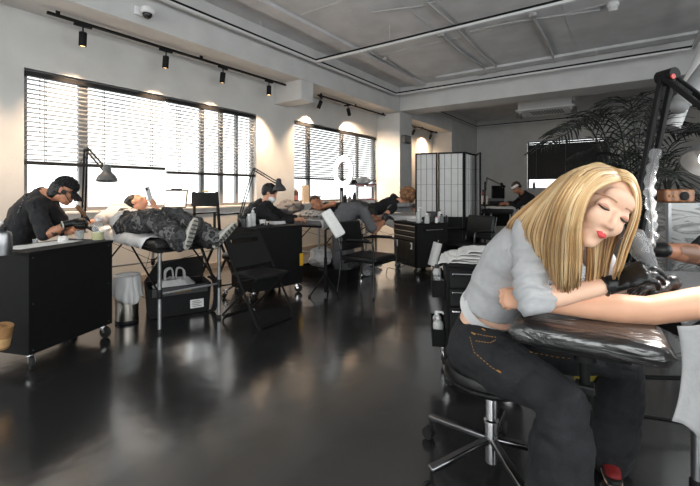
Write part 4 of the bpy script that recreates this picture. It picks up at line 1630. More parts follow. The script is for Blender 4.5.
MB().lathe([(0, 0), (.022, 0), (.022, .07), (0, .07)], 12, pt0 - V((0, 0, .06))).build('collar', m_black, t, world=True)
for k in range(3):
    a = 2 * PI * k / 3
    MB().bar(V((pt0.x, pt0.y, .25)), V((pt0.x + .3 * math.cos(a), pt0.y + .3 * math.sin(a), .012)), .018, .01).build('leg', m_black, t, sm=0, world=True)

# ------------------------------------------------------------------ shelf rack in front of the second window
c = P(358, 240, 8.45)
c.z = 0
zt = CAMH + (HORIZON - 184.5) / FPX * 8.45
t = thing('shelf_rack', 'black metal shelf rack behind the ring light', 'rack', c, YAW + .15)
hw, hd = .35, .17
for x in (-hw, hw):
    for y in (-hd, hd):
        MB().box((x, y, (zt + .02) / 2), (.025, .025, zt + .02)).build('post', m_darkgrey, t, sm=0)
for z in (zt, zt - .42, .25):
    MB().box((0, 0, z), (2 * hw, 2 * hd, .025)).build('shelf', m_darkgrey, t, sm=0)
MRK = Matrix.Translation(c) @ Matrix.Rotation(YAW + .15, 4, 'Z')
RK = Matrix.Rotation(YAW + .15, 3, 'Z')
onR = lambda x, y, z: MRK @ V((x, y, z))


def small_box(name, label, cat, c_, s_, mat, R_, band=None, group=None):
    t_ = thing(name, label, cat, c_, 0, group)
    MB().box(V(c_) + V((0, 0, s_[2] / 2)), s_, R_).build('carton', mat, t_, sm=0, bevel=.004, world=True)
    if band:
        MB().box(V(c_) + V((0, 0, s_[2] * .78)), (s_[0] + .004, s_[1] + .004, s_[2] * .2), R_).build('label_band', band, t_, sm=0, world=True)
    return t_


small_box('glove_box', 'flat white box with a red band under the rack shelf, nearer the ring light', 'box', onR(.05, -.05, zt - .405), (.2, .14, .1), m_white, RK, m_red, 'red banded boxes on the rack')
small_box('glove_box', 'flat white box with a red band under the rack shelf, nearer the column', 'box', onR(.25, -.05, zt - .405), (.17, .14, .11), m_white, RK, m_red, 'red banded boxes on the rack')
for k, (lb, x) in enumerate((('red and white price strip on the rack edge nearer the ring light', .02), ('red and white price strip on the rack edge nearer the column', .22))):
    t_ = thing('shelf_label', lb, 'label', onR(x, -hd - .016, zt - .03), YAW + .15, 'red and white strips on the rack edge')
    MB().box((0, 0, 0), (.17, .006, .05)).build('strip', m_white, t_, sm=0)
    MB().box((0, -.004, .014), (.17, .003, .018)).build('red_band', m_red, t_, sm=0)
crumple('cloth_bundle', 'white cloth bundle heaped on top of the shelf rack', 'cloth', onR(.12, 0, zt + .013), .15, m_whitecloth, seed=8, sq=.55)
crumple('black_bag', 'dark soft bag beside the white cloth bundle on the rack', 'bag', onR(-.12, .0, zt + .013), .10, m_blackcloth, seed=2, sq=.4)
gr = 'bottles on the lower rack shelf'
for k, (x, h, mm, lb) in enumerate([(-.28, .2, m_blackplastic, 'black bottle leftover on the rack shelf behind the ring light pole'), (-.18, .16, m_grey, 'grey bottle next to the black bottle on the rack shelf'), (-.08, .24, m_darkgrey, 'tall dark bottle in the middle of the rack shelf')]):
    bottle('bottle', lb.replace('leftover ', ''), onR(x, -.02, zt - .407), .04, h, mm, m_darkgrey, 'cap', gr)
crumple('plastic_bundle', 'crumpled clear plastic bundle on the lower rack shelf', 'plastic', onR(.02, -.08, zt - .407), .07, M('crumpled plastic', (150, 150, 152), .2, var=.3), seed=12)

# things on the second window ledge
ZL = .99


def ledge(px, off=.005):
    y = wall_y(px)
    return V((X0 - .05 + off, y, ZL + .001))


bottle('bottle', 'brown bottle with a red and white label on the second window ledge', ledge(297.5), .055, .30, M('brown bottle', (70, 44, 38), .3), m_white, 'cap')
bo = [o for o in bpy.data.objects if o.name.startswith('bottle') and o.get('label', '').startswith('brown bottle')][0]
MB().lathe([(.0555, .06), (.0565, .06), (.0565, .15), (.0555, .15)], 20).build('paper_label', M('red white label', (196, 120, 112), .7, var=.3, vs=40), bo)
small_box('tall_box', 'plain tan box standing on the second window ledge', 'box', ledge(307), (.05, .17, .36), M('tan card', (206, 184, 158), .8), None)
bk = 'dark books stacked on the second window ledge'
yy = wall_y(316)
for k, (mm, lb) in enumerate([(m_blackplastic, 'bottom black book of the ledge stack beside the tan box'), (M('ochre cover', (150, 110, 52), .7), 'ochre book second from the bottom on the window ledge'), (m_darkgrey, 'dark grey book third from the bottom on the window ledge'), (m_blackplastic, 'topmost black book of the ledge stack')]):
    t_ = thing('book', lb, 'book', (X0 - .02, yy + .01 * (k % 2), ZL + .001 + .034 * k), .1 * (k % 3 - 1), bk)
    MB().box((0, 0, .016), (.10, .30 - .02 * k, .004)).v
    MB().box((0, 0, .003), (.10, .30 - .02 * k, .004)).box((0, 0, .03), (.10, .30 - .02 * k, .004)).box((-.05, 0, .0165), (.004, .30 - .02 * k, .031)).build('cover', mm, t_, sm=0)
    MB().box((0, 0, .0165), (.092, .285 - .02 * k, .023)).build('pages', m_paper, t_, sm=0)

# dark bolster and blanket on the table of the patterned pillow (behind the sleeping client)
crumple('dark_blanket', 'dark grey blanket heaped behind the dark hooded tattooist', 'blanket', P(290, 214, 6.9), .24, m_greytee, seed=21, sq=.55)

# under the second and third tables: wrapped bundle, boxes, bags
crumple('plastic_bag', 'stuffed pale plastic bag on the floor under the patterned pillow table', 'bag', P(322, 275, 5.85) * 1 + V((0, 0, 0)) if False else V((P(321, 276, 5.8).x, P(321, 276, 5.8).y, .16)), .17, m_bag, seed=4, sq=.8)
t = thing('storage_crate', 'dark low crate on the floor under the patterned pillow table', 'crate', V((P(330, 277, 5.75).x, P(330, 277, 5.75).y, 0)), .05)
mb = MB()
mb.bb(-.4, .4, -.18, .18, 0, .012)
for s_ in (-1, 1):
    mb.bb(-.4, .4, s_ * .18 - .006, s_ * .18 + .006, 0, .16)
    mb.bb(s_ * .4 - .006, s_ * .4 + .006, -.18, .18, 0, .16)
mb.build('walls', m_black, t, sm=0, bevel=.003)
MB().box((0, -.19, .13), (.12, .01, .03)).build('handle', m_darkgrey, t, sm=0)
crumple('wrapped_bundle', 'shiny wrapped bundle between the armchair and the tool chest', 'bundle', V((P(366, 262, 5.9).x, P(366, 262, 5.9).y, .0)), .17, M('cling wrap', (120, 120, 122), .2, var=.5, vs=14), seed=31, sq=1.2)
crumple('floor_bag', 'white plastic bag on the floor below the curly haired client', 'bag', V((P(372, 268, 6.4).x, P(372, 268, 6.4).y, .0)), .14, m_bag, seed=17, sq=.5)
# low stool beneath the capped-lamp station
t = thing('round_stool', 'black round stool behind the folding chair beside the massage table', 'stool', (P(237, 290, 4.85).x, P(237, 290, 4.85).y, 0))
MB().lathe([(0, .42), (.16, .42), (.175, .44), (.175, .47), (.16, .485), (0, .485)], 28).build('seat', m_leather, t)
MB().lathe([(0, .1), (.022, .1), (.022, .42), (0, .42)], 14).build('column', m_chrome, t)
for k in range(5):
    a = 2 * PI * k / 5
    e = V((math.cos(a), math.sin(a), 0))
    MB().bar(e * .02 + V((0, 0, .11)), e * .24 + V((0, 0, .08)), .03, .02).build('base_arm', m_chrome, t, sm=0, bevel=.004)
    caster(t, e.x * .235, e.y * .235, .028, a)


# ------------------------------------------------------------------ far corner station
c0 = P(500, 215, 10.7)
t = thing('work_table', 'dark work table at the far station by the paper screen', 'table', (c0.x, c0.y, 0), YAW)
zt2 = .86
MB().box((0, .1, zt2 - .02), (1.0, .6, .04)).build('tabletop', m_black, t, sm=0, bevel=.006)
for x in (-.46, .46):
    for y in (-.16, .36):
        MB().box((x, y, (zt2 - .04) / 2), (.04, .04, zt2 - .04)).build('leg', m_black, t, sm=0)
MB().box((0, .36, .5), (.9, .02, .5)).build('modesty_panel', m_black, t, sm=0)
MF = Matrix.Translation((c0.x, c0.y, 0)) @ Matrix.Rotation(YAW, 4, 'Z')
onF = lambda x, y, z=zt2 + .001: MF @ V((x, y, z))
t = thing('monitor', 'black monitor on the far work table', 'monitor', onF(.06, .3), YAW + .3)
MB().box((0, 0, .33), (.42, .03, .36)).build('screen', m_blackgloss, t, sm=0, bevel=.008)
MB().bar((0, .02, 0), (0, .02, .2), .04, .02, (1, 0, 0)).box((0, .02, .006), (.2, .14, .012)).build('stand', m_black, t, sm=0)
small_box('white_box', 'small white box near the lamp of the far work table', 'box', onF(-.36, .2), (.16, .12, .22), m_white, Matrix.Rotation(YAW, 3, 'Z'))
desk_lamp('thin black swing arm lamp on the far work table', onF(-.42, .05, zt2), P(487, 178, 10.5), P(502, 185, 10.5), (.3, -.1, -1), m_black, s=.9)
t = thing('drip_stand', 'black pole stand with a red knob just behind the paper screen', 'stand', (P(485, 230, 8.2).x, P(485, 230, 8.2).y, 0))
MB().tube([(0, 0, .05), (0, 0, 1.42)], .016, 10).build('pole', m_black, t)
MB().box((-.02, 0, 1.2), (.06, .05, .12)).build('clamp', m_darkgrey, t, sm=0, bevel=.006)
MB().box((-.03, -.03, 1.19), (.03, .03, .05)).build('knob', m_red, t, sm=0, bevel=.006)
for k in range(4):
    a = PI / 4 + PI / 2 * k
    MB().bar((0, 0, .06), (.25 * math.cos(a), .25 * math.sin(a), .015), .025, .018).build('leg', m_black, t, sm=0)
f4, h4 = P(497, 222, 8.15), P(502, 220, 9.8)
massage_table('massage table at the far station beside the paper screen', V((f4.x, f4.y, 0)), V((h4.x, h4.y, 0)), .6, .86, 'massage tables', braces=False)
sheet('bed_sheet', 'white sheet on the far table beside the paper screen', 'sheet', V((f4.x, f4.y, 0)), V((h4.x, h4.y, 0)), .6, .86, .0, .55, .1, m_whitecloth, amp=.03, seed=13)
t = thing('folded_blanket', 'dark folded blanket on the far table', 'blanket', P(496, 205, 9.5))
MB().box(P(496, 203.3, 9.5), (.36, .25, .1), Matrix.Rotation(.5, 3, 'Z')).build('lower_fold', m_blackcloth, t, sm=40, bevel=.03, world=True)
MB().box(P(496, 199.8, 9.5), (.34, .22, .07), Matrix.Rotation(.56, 3, 'Z')).build('upper_fold', m_greytee, t, sm=40, bevel=.03, world=True)
bottle('bottle', 'pale bottle on the sill of the far window', V((-2.75, YF - .03, WB[2] + .002)), .05, .26, m_grey, m_darkgrey, 'cap')
# ------------------------------------------------------------------ artist's stool
sc_ = W(.625, 1.76, 0)
t = thing('round_stool', 'black padded stool with chrome star base under the blonde artist', 'stool', sc_, YAW)
MB().lathe([(0, .395), (.15, .395), (.185, .41), (.198, .435), (.2, .46), (.19, .478), (.15, .488), (0, .49)], 40).build('seat', m_leather, t)
MB().lathe([(.199, .425), (.206, .43), (.206, .44), (.2, .445)], 40).build('seat_piping', m_leather, t)
MB().lathe([(.0, .05), (.026, .05), (.027, .22), (.032, .222), (.032, .235), (.024, .24), (.024, .39), (0, .39)], 22).build('gas_column', m_chrome, t)
MB().lathe([(0, .375), (.09, .385), (.09, .396), (0, .396)], 22).build('seat_plate', m_black, t)
for k in range(5):
    a = math.radians(133 + 72 * k)
    e = V((math.cos(a), math.sin(a), 0))
    MB().bar(e * .02 + V((0, 0, .150)), e * .33 + V((0, 0, .112)), .036, .026).build('base_arm', M('dark chrome', (120, 120, 122), .25, 1, var=.05), t, sm=30, bevel=.008)
    cs = MB()
    cs.tube([e * .32 + V((0, 0, .04)), e * .32 + V((0, 0, .10))], .008, 8)
    tn = V((-e.y, e.x, 0))
    f = cs.build('caster', m_blackplastic, t)
    for s_ in (-1, 1):
        MB().lathe([(0, -.008), (.026, -.008), (.03, -.003), (.03, .003), (.026, .008), (0, .008)], 22, e * .335 + V((0, 0, .031)) + tn * (s_ * .013), tn).build('wheel', m_rubber, f)
    MB().lathe([(.02, -.02), (.034, -.02), (.034, .02), (.02, .02)], 22, e * .335 + V((0, 0, .034)), tn, closed=True)

# ------------------------------------------------------------------ arm rest on a post (plastic wrapped pad)
m_wrap, nt, b = new_mat('black vinyl under cling film')
L = nt.links
tcn = nt.nodes.new('ShaderNodeTexCoord')
b.inputs['Base Color'].default_value = lin((34, 34, 35))
b.inputs['Roughness'].default_value = .3
b.inputs['Coat Weight'].default_value = 1
b.inputs['Coat Roughness'].default_value = .08
wv = nt.nodes.new('ShaderNodeTexNoise')
wv.inputs['Scale'].default_value = 7
wv.inputs['Detail'].default_value = 5
wv.inputs['Distortion'].default_value = 1.5
mp = nt.nodes.new('ShaderNodeMapping')
mp.inputs['Scale'].default_value = (.5, 2.2, 2.2)
L.new(tcn.outputs['Object'], mp.inputs['Vector'])
L.new(mp.outputs['Vector'], wv.inputs['Vector'])
bp = nt.nodes.new('ShaderNodeBump')
bp.inputs['Strength'].default_value = .55
bp.inputs['Distance'].default_value = .03
L.new(wv.outputs['Fac'], bp.inputs['Height'])
L.new(bp.outputs['Normal'], b.inputs['Coat Normal'])
L.new(bp.outputs['Normal'], b.inputs['Normal'])

pl, pr = W(.632, 1.49, 0), W(1.00, 1.275, 0)
ax = (pr - pl).normalized()
vv = V((-ax.y, ax.x, 0))
if (vv.x * -sa + vv.y * ca) < 0:
    vv = -vv
pc = (pl + pr) / 2 + vv * .0
Lp = (pr - pl).length + .055
rotp = math.atan2(ax.y, ax.x)
t = thing('arm_rest_stand', 'shiny wrapped black arm rest the blonde artist leans on', 'arm rest', pc, rotp)
PADTOP = .785
# loaf-shaped pad: super-ellipse section lofted along the length
mb = MB()
nu, nv = 26, 28
vs = []
for i in range(nu + 1):
    x = -Lp / 2 + Lp * i / nu
    e_ = min(i, nu - i) / nu
    k = min(1, (e_ / .10)) if e_ < .10 else 1
    k = math.sqrt(max(0, 1 - (1 - k) ** 2)) * .97 + .03
    for j in range(nv):
        th = 2 * PI * j / nv
        c_, s_ = math.cos(th), math.sin(th)
        y = .135 * math.copysign(abs(c_) ** .45, c_) * (.80 + .2 * k)
        z = .042 * math.copysign(abs(s_) ** .6, s_) * k
        n_ = mnoise.noise(V((x * 9, y * 14, z * 20)))
        vs.append(V((x, y * (1 + .012 * n_), z + .0035 * n_)))
fs = []
for i in range(nu):
    for j in range(nv):
        fs.append((i * nv + j, i * nv + (j + 1) % nv, (i + 1) * nv + (j + 1) % nv, (i + 1) * nv + j))
fs.append(tuple(reversed(range(nv))))
fs.append(tuple(nu * nv + j for j in range(nv)))
mb.add([p + V((0, .03, PADTOP - .042)) for p in vs], fs)
mb.build('pad', m_wrap, t, sm=180)
box_to(t, 'pad_plate', m_black, (0, .03, PADTOP - .092), (.26, .16, .014), .003)
MB().lathe([(0, .69), (.03, .69), (.035, .66), (.02, .655), (0, .655)], 16).build('tilt_head', m_black, t)
MB().tube([(0, 0, .40), (0, 0, .68)], .0165, 14).build('inner_post', m_black, t)
box_to(t, 'outer_post', m_black, (0, 0, .29), (.05, .05, .56), .006)
box_to(t, 'post_collar', m_blackplastic, (0, 0, .565), (.06, .06, .03), .006)
MB().tube([(.0, -.025, .53), (.0, -.06, .53)], .007, 8).lathe([(0, 0), (.018, 0), (.02, .014), (0, .016)], 12, (0, -.055, .53), (0, -1, 0)).build('clamp_knob', m_blackplastic, t)
for a in (.3, PI / 2 + .6, PI + .1, -PI / 2 + .3):
    e = V((math.cos(a), math.sin(a), 0))
    MB().bar(e * .02 + V((0, 0, .03)), e * .26 + V((0, 0, .02)), .04, .025).build('foot', m_black, t, sm=0, bevel=.005)

# small two-coloured pouch hung behind the post
c = P(596, 383, 1.78)
t = thing('pouch', 'small yellow and grey pouch hanging behind the arm rest post', 'pouch', c)
rx, up_, bk_ = WD(1, 0, 0), V((0, 0, 1)), WD(0, 0, -1)
hcup = .13
MB().cloth(lambda u, v: tuple(c + rx * ((u - .5) * (.22 - .14 * (1 - v) ** 1.3)) + up_ * ((v - .6) * .16) - bk_ * (.035 * math.sin(u * PI) * (.4 + .6 * v))), 14, 8, .004).build('front', M('yellow grey nylon', (176, 160, 60), .6, var=.2), t, sm=60, world=True)
MB().tube([c + up_ * .06 - rx * .1, c + up_ * .12, c + up_ * .06 + rx * .1], .004, 6).build('drawstring', m_black, t, world=True)

# ------------------------------------------------------------------ treatment bed on the right
bl = W(1.36, 1.87, 0)
bed = thing('treatment_bed', 'grey padded bed beside the blonde artist with black legs', 'bed', bl, YAW - .06)
BH = .775
MB().box((.98, .10, BH - .05), (1.9, .72, .10)).build('mattress', m_leather, bed, sm=50, bevel=.03, seg=3)
MB().box((.98, .10, BH - .125), (1.86, .66, .05)).build('frame', m_black, bed, sm=0, bevel=.004)
for x, y, mm, nm in ((.11, -.19, m_alu, 'leg'), (.09, .38, m_black, 'leg'), (1.85, -.19, m_alu, 'leg'), (1.85, .38, m_black, 'leg')):
    l = MB().tube([(x, y, .0), (x, y, BH - .13)], .02, 12).build(nm, mm, bed)
    MB().lathe([(.026, 0), (.026, .03), (.021, .035)], 12, (x, y, 0)).build('rubber_foot', m_rubber, l)
MB().tube([(.09, .38, .2), (1.85, .38, .2)], .012, 8).build('stretcher', m_black, bed)
MBd = Matrix.Translation(bl) @ Matrix.Rotation(YAW - .06, 4, 'Z')


def bsheet(u, v):
    x = .0 + 1.9 * u
    q = -.42 + .90 * v
    z = BH + .008 + .008 * mnoise.noise(V((u * 14, v * 7, 2)))
    y = q + .10
    if abs(q - .0) > .365:
        over = abs(q) - .365
        y = .10 + math.copysign(.372, q)
        z -= over * 1.0
    if u < .03:
        z -= .05 * (1 - u / .03)
    p = MBd @ V((x - .01, y, z))
    return tuple(p)


solo(MB().cloth(bsheet, 60, 26, .003), 'bed_sheet', 'smooth grey sheet on the bed beside the tattooed outstretched arm', 'sheet', m_greycloth, sm=180)

# floor cable
solo(MB().tube(smooth_path([V((*p.xy, .006)) for p in (W(1.15, 1.9, 0), W(1.22, 2.1, 0), W(1.35, 2.22, 0), W(1.6, 2.2, 0), W(1.9, 2.1, 0))], 8), .005, 6), 'power_cable', 'black cable curving over the floor under the bed', 'cable', m_rubber)

# ------------------------------------------------------------------ big black swing lamp clamped to the bed
base = MBd @ V((.04, .16, BH - .02))
el = P(667, 76, 1.92)
tp = P(735, 128, 1.62)
t = thing('work_lamp', 'big black swing arm work lamp rising from the bed', 'lamp', base)
sdw = WD(1, 0, .2)


def rods(p, q, name, w=.022, r=.011):
    d = (q - p).normalized()
    s_ = (sdw - d * sdw.dot(d)).normalized() * w
    mb = MB()
    for k in (-1, 1):
        mb.bar(p + s_ * k, q + s_ * k, r * 2, r * 2, d.orthogonal())
    for k in (.03, .97):
        c_ = p.lerp(q, k)
        mb.bar(c_ - s_ * 1.4, c_ + s_ * 1.4, .03, .03)
    o = mb.build(name, m_black, t, sm=0, bevel=.003, world=True)
    sp = MB()
    a0, a1 = p.lerp(q, .1), p.lerp(q, .4)
    e1 = d.orthogonal().normalized()
    e2 = d.cross(e1)
    sp.tube([a0.lerp(a1, i / 60) + (e1 * math.cos(i * 1.2) + e2 * math.sin(i * 1.2)) * .009 for i in range(61)], .002, 5)
    sp.build('spring', m_darkgrey, o, world=True)
    return o


rods(base + V((0, 0, .04)), el, 'lower_arm')
rods(el, tp, 'upper_arm')
MB().lathe([(0, -.04), (.032, -.04), (.032, .04), (0, .04)], 18, el, WD(.2, 0, 1)).build('elbow_joint', m_black, t, world=True)
MB().lathe([(0, .04), (.012, .04), (.012, .046), (0, .046)], 12, el + WD(-.6, -.5, .2) * .025, WD(.2, 0, 1)).build('red_button', m_red, t, world=True)
box_to(t, 'clamp', m_black, (0, 0, .012), (.07, .08, .11), .008)
hd_ = P(713, 150, 1.55)
aim = WD(-.55, -.75, .25)
MB().bar(tp, hd_ - aim * .03, .02, .02).build('neck', m_black, t, sm=0, world=True)
MB().lathe([(0, -.05), (.035, -.048), (.04, -.01), (.055, .01), (.08, .05), (.086, .075), (.081, .075), (.07, .045), (.05, .02), (0, .012)], 28, hd_, aim).build('lamp_shade', m_lampgrey, t, world=True)
MB().ell(hd_ + aim * .045, .032).build('bulb', M('lit bulb', (255, 250, 240), .4, var=0, emit=(255, 248, 238), es=5), t, world=True)
ld = bpy.data.lights.new('work lamp light', 'SPOT')
ld.energy, ld.color, ld.spot_size, ld.spot_blend, ld.shadow_soft_size = LAMP, (1, .96, .92), math.radians(125), .7, .09
lo = bpy.data.objects.new('lamp_light', ld)
COL.objects.link(lo)
lo.parent = t
lo.location = WM[t.name].inverted() @ (hd_ + aim * .09)
lo.rotation_euler = aim.to_track_quat('-Z', 'Y').to_euler()

# pale tube lamp behind it
t = thing('tube_lamp', 'pale unlit tube lamp held above the palm by the black swing lamp', 'lamp', P(690, 86, 2.6))
q0, q1 = P(712, 62, 2.55), P(679, 106, 2.6)
MB().cap_tube([q0, q1], .052, 20).build('tube', m_grey, t, world=True)
MB().bar(q0, q0 + V((.1, .2, .9)), .02, .02).build('bracket', m_black, t, sm=0, world=True)
MB().lathe([(.053, .02), (.056, .02), (.056, .05), (.053, .05)], 20, q1, (q0 - q1)).build('end_ring', m_grey, t, world=True)

# ------------------------------------------------------------------ marble pedestal with wooden speaker and little plant
m_marble, nt, b = new_mat('grey marble')
L = nt.links
tcn = nt.nodes.new('ShaderNodeTexCoord')
n1 = nt.nodes.new('ShaderNodeTexNoise')
n1.inputs['Scale'].default_value = 2.2
n1.inputs['Detail'].default_value = 9
n1.inputs['Distortion'].default_value = 2.4
mp = nt.nodes.new('ShaderNodeMapping')
mp.inputs['Rotation'].default_value = (.3, .6, .5)
mp.inputs['Scale'].default_value = (1, 1, 3)
L.new(tcn.outputs['Object'], mp.inputs['Vector'])
L.new(mp.outputs['Vector'], n1.inputs['Vector'])
r1 = nt.nodes.new('ShaderNodeValToRGB')
for e, (p_, c_) in zip([r1.color_ramp.elements[0], r1.color_ramp.elements[1], r1.color_ramp.elements.new(.5), r1.color_ramp.elements.new(.53)], [(.3, 150), (.8, 168), (.48, 158), (.515, 98)]):
    e.position, e.color = p_, lin(c_)
L.new(n1.outputs['Fac'], r1.inputs['Fac'])
L.new(r1.outputs['Color'], b.inputs['Base Color'])
b.inputs['Roughness'].default_value = .25
lf = W(2.37, 2.98, 0)
PT = CAMH - (203 - HORIZON) / FPX * 2.98
t = thing('pedestal', 'grey marble faced pedestal at the far side of the bed', 'pedestal', lf, YAW - .05)
box_to(t, 'block', m_marble, (.42, .2, PT / 2), (.80, .40, PT), .004)
for x in (.01, .83):
    box_to(t, 'edge_trim', m_alu, (x, -.005, PT / 2), (.025, .03, PT), .003)
MP = Matrix.Translation(lf) @ Matrix.Rotation(YAW - .05, 4, 'Z')
sp = MP @ V((.16, .13, PT + .001))
t = thing('wooden_speaker', 'small wooden speaker standing on the marble pedestal', 'speaker', sp, YAW - .1)
MB().box((0, 0, .052), (.22, .10, .10)).build('case', m_wood, t, sm=40, bevel=.014, seg=3)
MB().lathe([(0, .0), (.034, 0), (.034, .004), (.028, .006), (.0, .004)], 24, (.03, -.051, .05), (0, -1, 0)).build('driver', m_black, t)
for k in (-.07, -.045):
    MB().lathe([(0, 0), (.009, 0), (.009, .008), (0, .009)], 12, (k, -.051, .05), (0, -1, 0)).build('dial', m_cardboard, t)
# potted grass
pp_ = MP @ V((.20, .27, PT + .001))
t = thing('potted_plant', 'tiny spiky plant in a dark pot behind the wooden speaker', 'plant', pp_)
MB().lathe([(0, 0), (.035, 0), (.045, .08), (.04, .08), (.036, .07), (0, .07)], 20).build('pot', m_black, t)
mb = MB()
for k in range(26):
    a = random.uniform(0, 2 * PI)
    ln, sp_ = random.uniform(.09, .16), random.uniform(.02, .06)
    mb.tube([(0.01 * math.cos(a), .01 * math.sin(a), .07), (sp_ * .5 * math.cos(a), sp_ * .5 * math.sin(a), .07 + ln * .6), (sp_ * math.cos(a), sp_ * math.sin(a), .07 + ln)], [.004, .0035, .0006], 5)
m_leaf = M('dark palm leaf', (24, 29, 24), .45, var=.35, vs=8)
mb.build('leaves', m_leaf, t)

# ------------------------------------------------------------------ palm
pc_ = P(640, 300, 3.8)
pc_.z = 0
t = thing('potted_palm', 'large dark feathery palm behind the blonde artist', 'plant', pc_)
MB().lathe([(0, 0), (.17, 0), (.21, .36), (.215, .4), (.19, .4), (.18, .36), (0, .35)], 28).build('pot', m_darkgrey, t)
MB().lathe([(0, .352), (.18, .352), (.0, .37)], 20).build('soil', M('soil', (30, 24, 20), .95, var=.3), t)


def frond(base, top, tip, drop, nleaf=34, ll=.34, wd_=.020, seed=0):
    rnd = random.Random(seed)
    path = smooth_path([base, base.lerp(top, .55) + V((0, 0, .04)), top, top.lerp(tip, .55) + V((0, 0, drop * .35)), tip], 8)
    mb = MB()
    n = len(path)
    mb.tube(path, [.009 * (1 - .85 * i / n) + .001 for i in range(n)], 6)
    for i in range(nleaf):
        k = .36 + .63 * i / (nleaf - 1)
        f_ = k * (n - 1)
        i0 = min(int(f_), n - 2)
        c = path[i0].lerp(path[i0 + 1], f_ - i0)
        d = (path[i0 + 1] - path[i0]).normalized()
        sd = d.cross(V((0, 0, 1)))
        if sd.length < .05:
            sd = V((1, 0, 0))
        sd.normalize()
        up = sd.cross(d)
        l_ = ll * (math.sin(min(1, (k - .30) / .70) * PI) ** .55 * .9 + .12) * rnd.uniform(.85, 1.1)
        for s_ in (-1, 1):
            dv = (sd * s_ * .80 + d * .62 + up * rnd.uniform(.02, .22)).normalized()
            p0, p1, p2 = c, c + dv * l_ * .5 + V((0, 0, .01)), c + dv * l_ + V((0, 0, -.22 * l_ * rnd.uniform(.6, 1.3)))
            w_ = (d - dv * d.dot(dv)).normalized() * wd_ * .5
            th = up * .0015
            m0 = p0.lerp(p1, .5) + V((0, 0, .004))
            vs = []
            for q, s2 in ((p0, .25), (m0, .9), (p1, 1), (p1.lerp(p2, .55), .7), (p2, .05)):
                vs += [q - w_ * s2 + th * .0, q + th * 2.2, q + w_ * s2, q - th * 1.2]
            fs = []
            for a in range(4):
                b0 = a * 4
                for q in range(4):
                    fs.append((b0 + q, b0 + (q + 1) % 4, b0 + 4 + (q + 1) % 4, b0 + 4 + q))
            mb.add(vs, fs)
    return mb


crown0 = pc_ + V((0, 0, .37))
FR = [  # (bend px, py, d) , (tip px, py, d)
    ((600, 125, 3.3), (562, 132, 3.1), .1), ((590, 128, 3.4), (541, 150, 3.3), .12), ((632, 108, 3.5), (618, 100, 3.1), .02), ((620, 128, 3.2), (592, 112, 2.9), .05),
    ((650, 118, 3.3), (690, 106, 3.3), .05), ((655, 140, 3.2), (706, 132, 3.1), .06), ((660, 160, 3.4), (712, 170, 3.5), .05), ((625, 160, 3.1), (578, 178, 2.9), .08),
    ((640, 130, 3.7), (652, 100, 4.0), .03), ((615, 150, 3.6), (570, 160, 3.8), .1), ((665, 175, 3.2), (704, 215, 3.1), .06), ((645, 165, 3.0), (666, 178, 2.75), .04),
    ((628, 140, 3.5), (604, 148, 3.6), .05), ((655, 125, 3.5), (672, 128, 3.8), .03), ((635, 175, 3.1), (617, 200, 2.9), .05), ((668, 150, 3.4), (716, 120, 3.4), .04),
    ((640, 190, 3.2), (684, 214, 3.0), .05), ((610, 170, 3.3), (560, 196, 3.2), .06),
]
for k, (bq, tq, dr) in enumerate(FR):
    a = 2 * PI * k / len(FR)
    bs = crown0 + V((.05 * math.cos(a), .05 * math.sin(a), -.02))
    bq, tq = (bq[0], bq[1], bq[2] + .45), (tq[0], tq[1], tq[2] + .45)
    tp_ = P(*bq)
    frond(bs, tp_, P(*tq), dr, nleaf=24, ll=.32, wd_=.016, seed=k).build('frond', m_leaf, t, sm=60, world=True)
mb = MB()
for k in range(9):
    a = 2 * PI * k / 9
    mb.tube([crown0 + V((.06 * math.cos(a), .06 * math.sin(a), -.03)), crown0 + V((.03 * math.cos(a), .03 * math.sin(a), .32))], [.014, .01], 7)
mb.build('stems', M('palm stem', (52, 56, 44), .6), t, world=True)
# ------------------------------------------------------------------ figures
def remesh(mb, voxel, smooth=3, amp=0, scale=8, seed=0, factor=.5):
    me = mb.mesh('tmp', 0)
    o = bpy.data.objects.new('tmp', me)
    COL.objects.link(o)
    r = o.modifiers.new('r', 'REMESH')
    r.mode, r.voxel_size, r.use_smooth_shade = 'VOXEL', voxel, True
    if smooth:
        s = o.modifiers.new('s', 'SMOOTH')
        s.factor, s.iterations = factor, smooth
    dg = bpy.context.evaluated_depsgraph_get()
    ev = o.evaluated_get(dg)
    m2 = ev.to_mesh()
    n = len(m2.vertices)
    co = np.empty(n * 3)
    m2.vertices.foreach_get('co', co)
    no = np.empty(n * 3)
    m2.vertex_normals.foreach_get('vector', no)
    fs = [tuple(p.vertices) for p in m2.polygons]
    ev.to_mesh_clear()
    bpy.data.objects.remove(o)
    bpy.data.meshes.remove(me)
    co, no = co.reshape(-1, 3), no.reshape(-1, 3)
    vs = [V(p) for p in co]
    if amp:
        for i, p in enumerate(vs):
            q = p * scale + V((seed, seed * .7, 0))
            k = abs(mnoise.noise(q)) - .25 + .5 * (abs(mnoise.noise(q * 2.1)) - .25)
            vs[i] = p + V(no[i]) * (amp * k)
    out = MB()
    out.v, out.f, out.m = vs, fs, [0] * len(fs)
    return out


def side_of(J):
    return (V(J['sL']) - V(J['sR'])).normalized()


